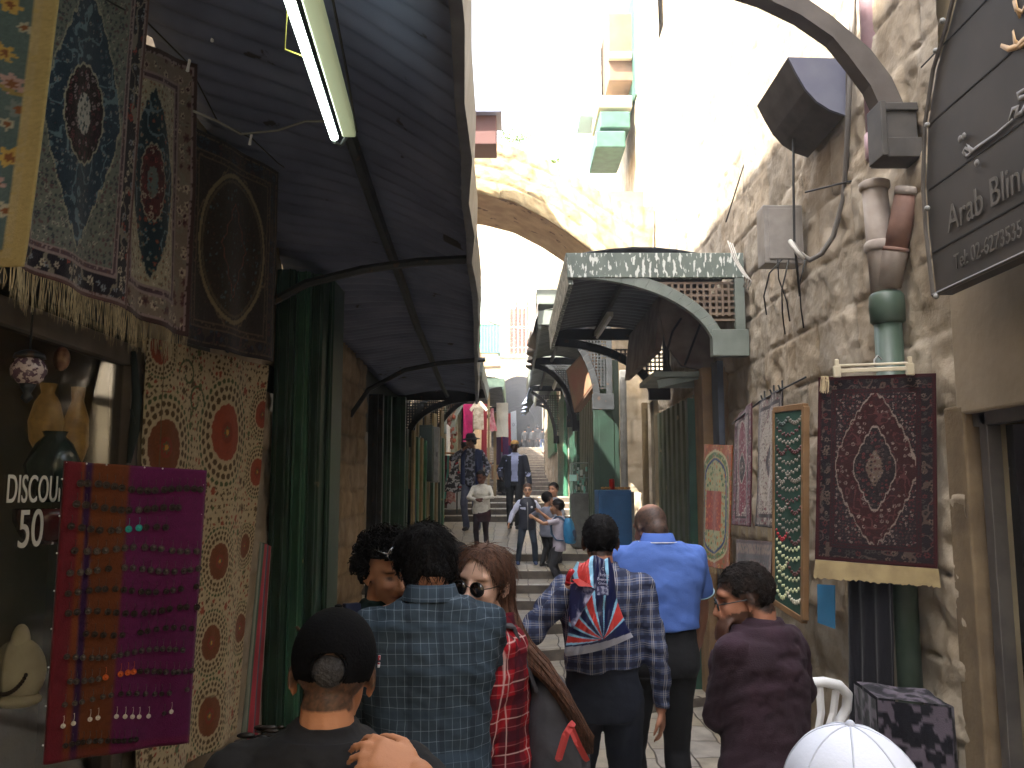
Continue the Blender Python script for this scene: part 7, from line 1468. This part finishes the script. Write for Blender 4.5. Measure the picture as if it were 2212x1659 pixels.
# schoolboys
x, y, z = at_px(1139, 1044, 12.75)
m_vest = mat('navy_padded_vest', S('1f2230'), S('171a26'), rough=.6, scale=6, bump=.2)
c15 = person('boy with glasses in dark padded vest over white sleeves, facing us', x, y, z, yaw=rad(182), zg=.81, vox=MV, skin=S('c89a7c'), shirt=mat('white_school_shirt', S('c4c8dc'), rough=.85), sleeve='long', pants=m_jean, shoes=mat('blue_trainer', S('2c3c60'), rough=.6), hair='short', hairm=mat('brown_boy_hair', S('4c3426'), rough=.7), bw=.95, lh=(-.27, .05, .60), rh=(.27, .05, .60), lf=(-.12, 0, 0), rf=(.14, 0, 0), collar=True)
vm = MB(); up = c15['up']; s_ = c15['s']; uX, uY = c15['uX'], c15['uY']
vm.loft([lring(up((0, 0, zz)), uX * a * s_, uY * b * s_, 22) for zz, a, b in ((-.16, .20, .15), (.0, .198, .148), (.15, .19, .145), (.3, .20, .15), (.42, .20, .14), (.50, .16, .11), (.55, .09, .085))])
c15['cloth']('vest', vm, m_vest, .011, .008, 4); zp = MB(); zp.tube([up((0, .160, -.15)), up((0, .158, .1)), up((0, .158, .3)), up((.01, .135, .45))], .006, 5); c15['part']('zip', zp, m_grey); pa_ = MB()
pa_.ell(up((-.09, .15, .34)), (.016, .006, .016)); c15['part']('vest_badge', pa_, m_white); glasses(c15, False, .022)
x, y, z = at_px(1180, 1062, 12.4)
m_gsw = mat('grey_sweatshirt', S('777a88'), S('666978'), rough=.9, scale=8)
x16, y16 = x, y
person('boy in grey sweatshirt and black trousers, back half turned to us', x, y, z, yaw=rad(-40), zg=.81, vox=MV, skin=S('a87c60'), shirt=m_gsw, pants=m_blk, shoes=m_shoe, hair='short', hairm=m_hair, hs=.88, hyaw=rad(-15), rh=(.05, .34, .85), lh=(-.25, .15, .72), bw=.9, hem=.82)
x, y, z = at_px(1208, 1078, 11.75)
c17 = person('boy in white T-shirt wearing the bright blue backpack, side on', x, y, z, yaw=rad(72), zg=.57, vox=MV, skin=S('a87c60'), shirt=mat('white_tee', S('b8b0bc'), S('a8a0ac'), rough=.9), sleeve='short', pants=mat('dark_grey_trousers', S('2c2c30'), rough=.9), shoes=m_shoe, hair='short', hairm=m_hair, hs=.9, bw=.85, rh=(.10, .30, 1.02), rpole=(1, 0, -1), lh=(-.14, .32, .95), lpole=(-1, 0, -1), hem=.85)
m_bb = mat('bright_blue_bag', S('1878a8'), S('14608c'), rough=.6, scale=8, bump=.2); backpack('bright blue and navy backpack on the boy in the white T-shirt', c17, m_bb, mat('navy_bag_base', S('1c2c4c'), rough=.7), w=.15, hh=.25, d=.11, cz=.25, yo=-.20, mstrap=mat('teal_strap', S('1c4c6c')))
x, y, z = at_px(1197, 1042, 13.0)
person('boy in pale shirt whose face shows above the other schoolboys', x, y, z, yaw=rad(150), zg=.81, vox=MV, skin=S('b8886c'), shirt=mat('pale_check_shirt', S('a8acb8'), S('8c909c'), rough=.9, scale=30), pants=m_blk, shoes=m_shoe, hair='short', hairm=m_hair, hs=.9, bw=.9)
# up the stairs
for (u, v, Y, lb, sm, pm_, yw, hm, kw) in (
    (1180, 973, 34.0, 'child in olive clothes reaching toward the left on the upper stairs', mat('olive_cloth', S('5c5c4c'), rough=.9), mat('khaki', S('6c6458'), rough=.9), 80, 'short', dict(lh=(-.1, .4, 1.15))),
    (1199, 962, 31.0, 'person in multicoloured top by the right-hand shutters', mat('multicolour_cloth', S('2c7c4c'), S('a8404c'), rough=.9, scale=9, thr=(.45, .55)), m_navy, 60, 'thick', {}),
    (1172, 926, 61.0, 'person in black top and blue jeans going up the far stairs', m_blk, mat('blue_jeans', S('3c5078'), S('2f4060'), rough=.9, scale=5), 0, 'thick', {}),
    (1186, 923, 62.5, 'person in dull grey top at the right of the far stairs', mat('dull_grey', S('4c4a4c'), rough=.9), m_blk, 0, 'thick', {}),
    (1151, 925, 62.0, 'person in black with greyish headscarf at the foot of the dark passage', m_blk, m_blk, 0, 'thick', {}),
    (1134, 926, 61.5, 'person in black at the left of the far stairs', m_blk, m_blk, 10, 'thick', {}),
    (1161, 918, 66.0, 'person in dark clothes higher up inside the dark passage', mat('charcoal_cloth', S('2a2a2e'), rough=.9), m_blk, 5, 'thick', {}),
    (1142, 915, 70.0, 'distant person in dark blue at the top left of the passage', mat('ink_blue', S('20263c'), rough=.9), m_blk, 5, 'short', {}),
    (1178, 914, 72.0, 'most distant person, in brown, deep in the passage', mat('brown_cloth', S('4a3c34'), rough=.9), m_blk, 5, 'short', {})):
    x, y, z = at_px(u, v, Y); person(lb, x, y, z, yaw=rad(yw), vox=.024, skin=SK_TAN, shirt=sm, pants=pm_, shoes=m_shoe, hair=hm, hairm=m_hair, wr=.006, **kw)

hz = MB().box((0, 41, 5.5), (30, 100, 14)).build('glare_haze', None); tag(hz, kind='stuff')  # haze volume added to lift the shadows in place of lens glare
hm_ = bpy.data.materials.new('glare_haze_volume'); hm_.use_nodes = True; N_ = hm_.node_tree.nodes; N_.remove(N_['Principled BSDF'])
pv = N_.new('ShaderNodeVolumePrincipled'); pv.inputs['Color'].default_value = (.92, .94, 1, 1); pv.inputs['Density'].default_value = .0034; pv.inputs['Anisotropy'].default_value = .2
hm_.node_tree.links.new(pv.outputs[0], N_['Material Output'].inputs['Volume']); hz.data.materials.append(hm_)
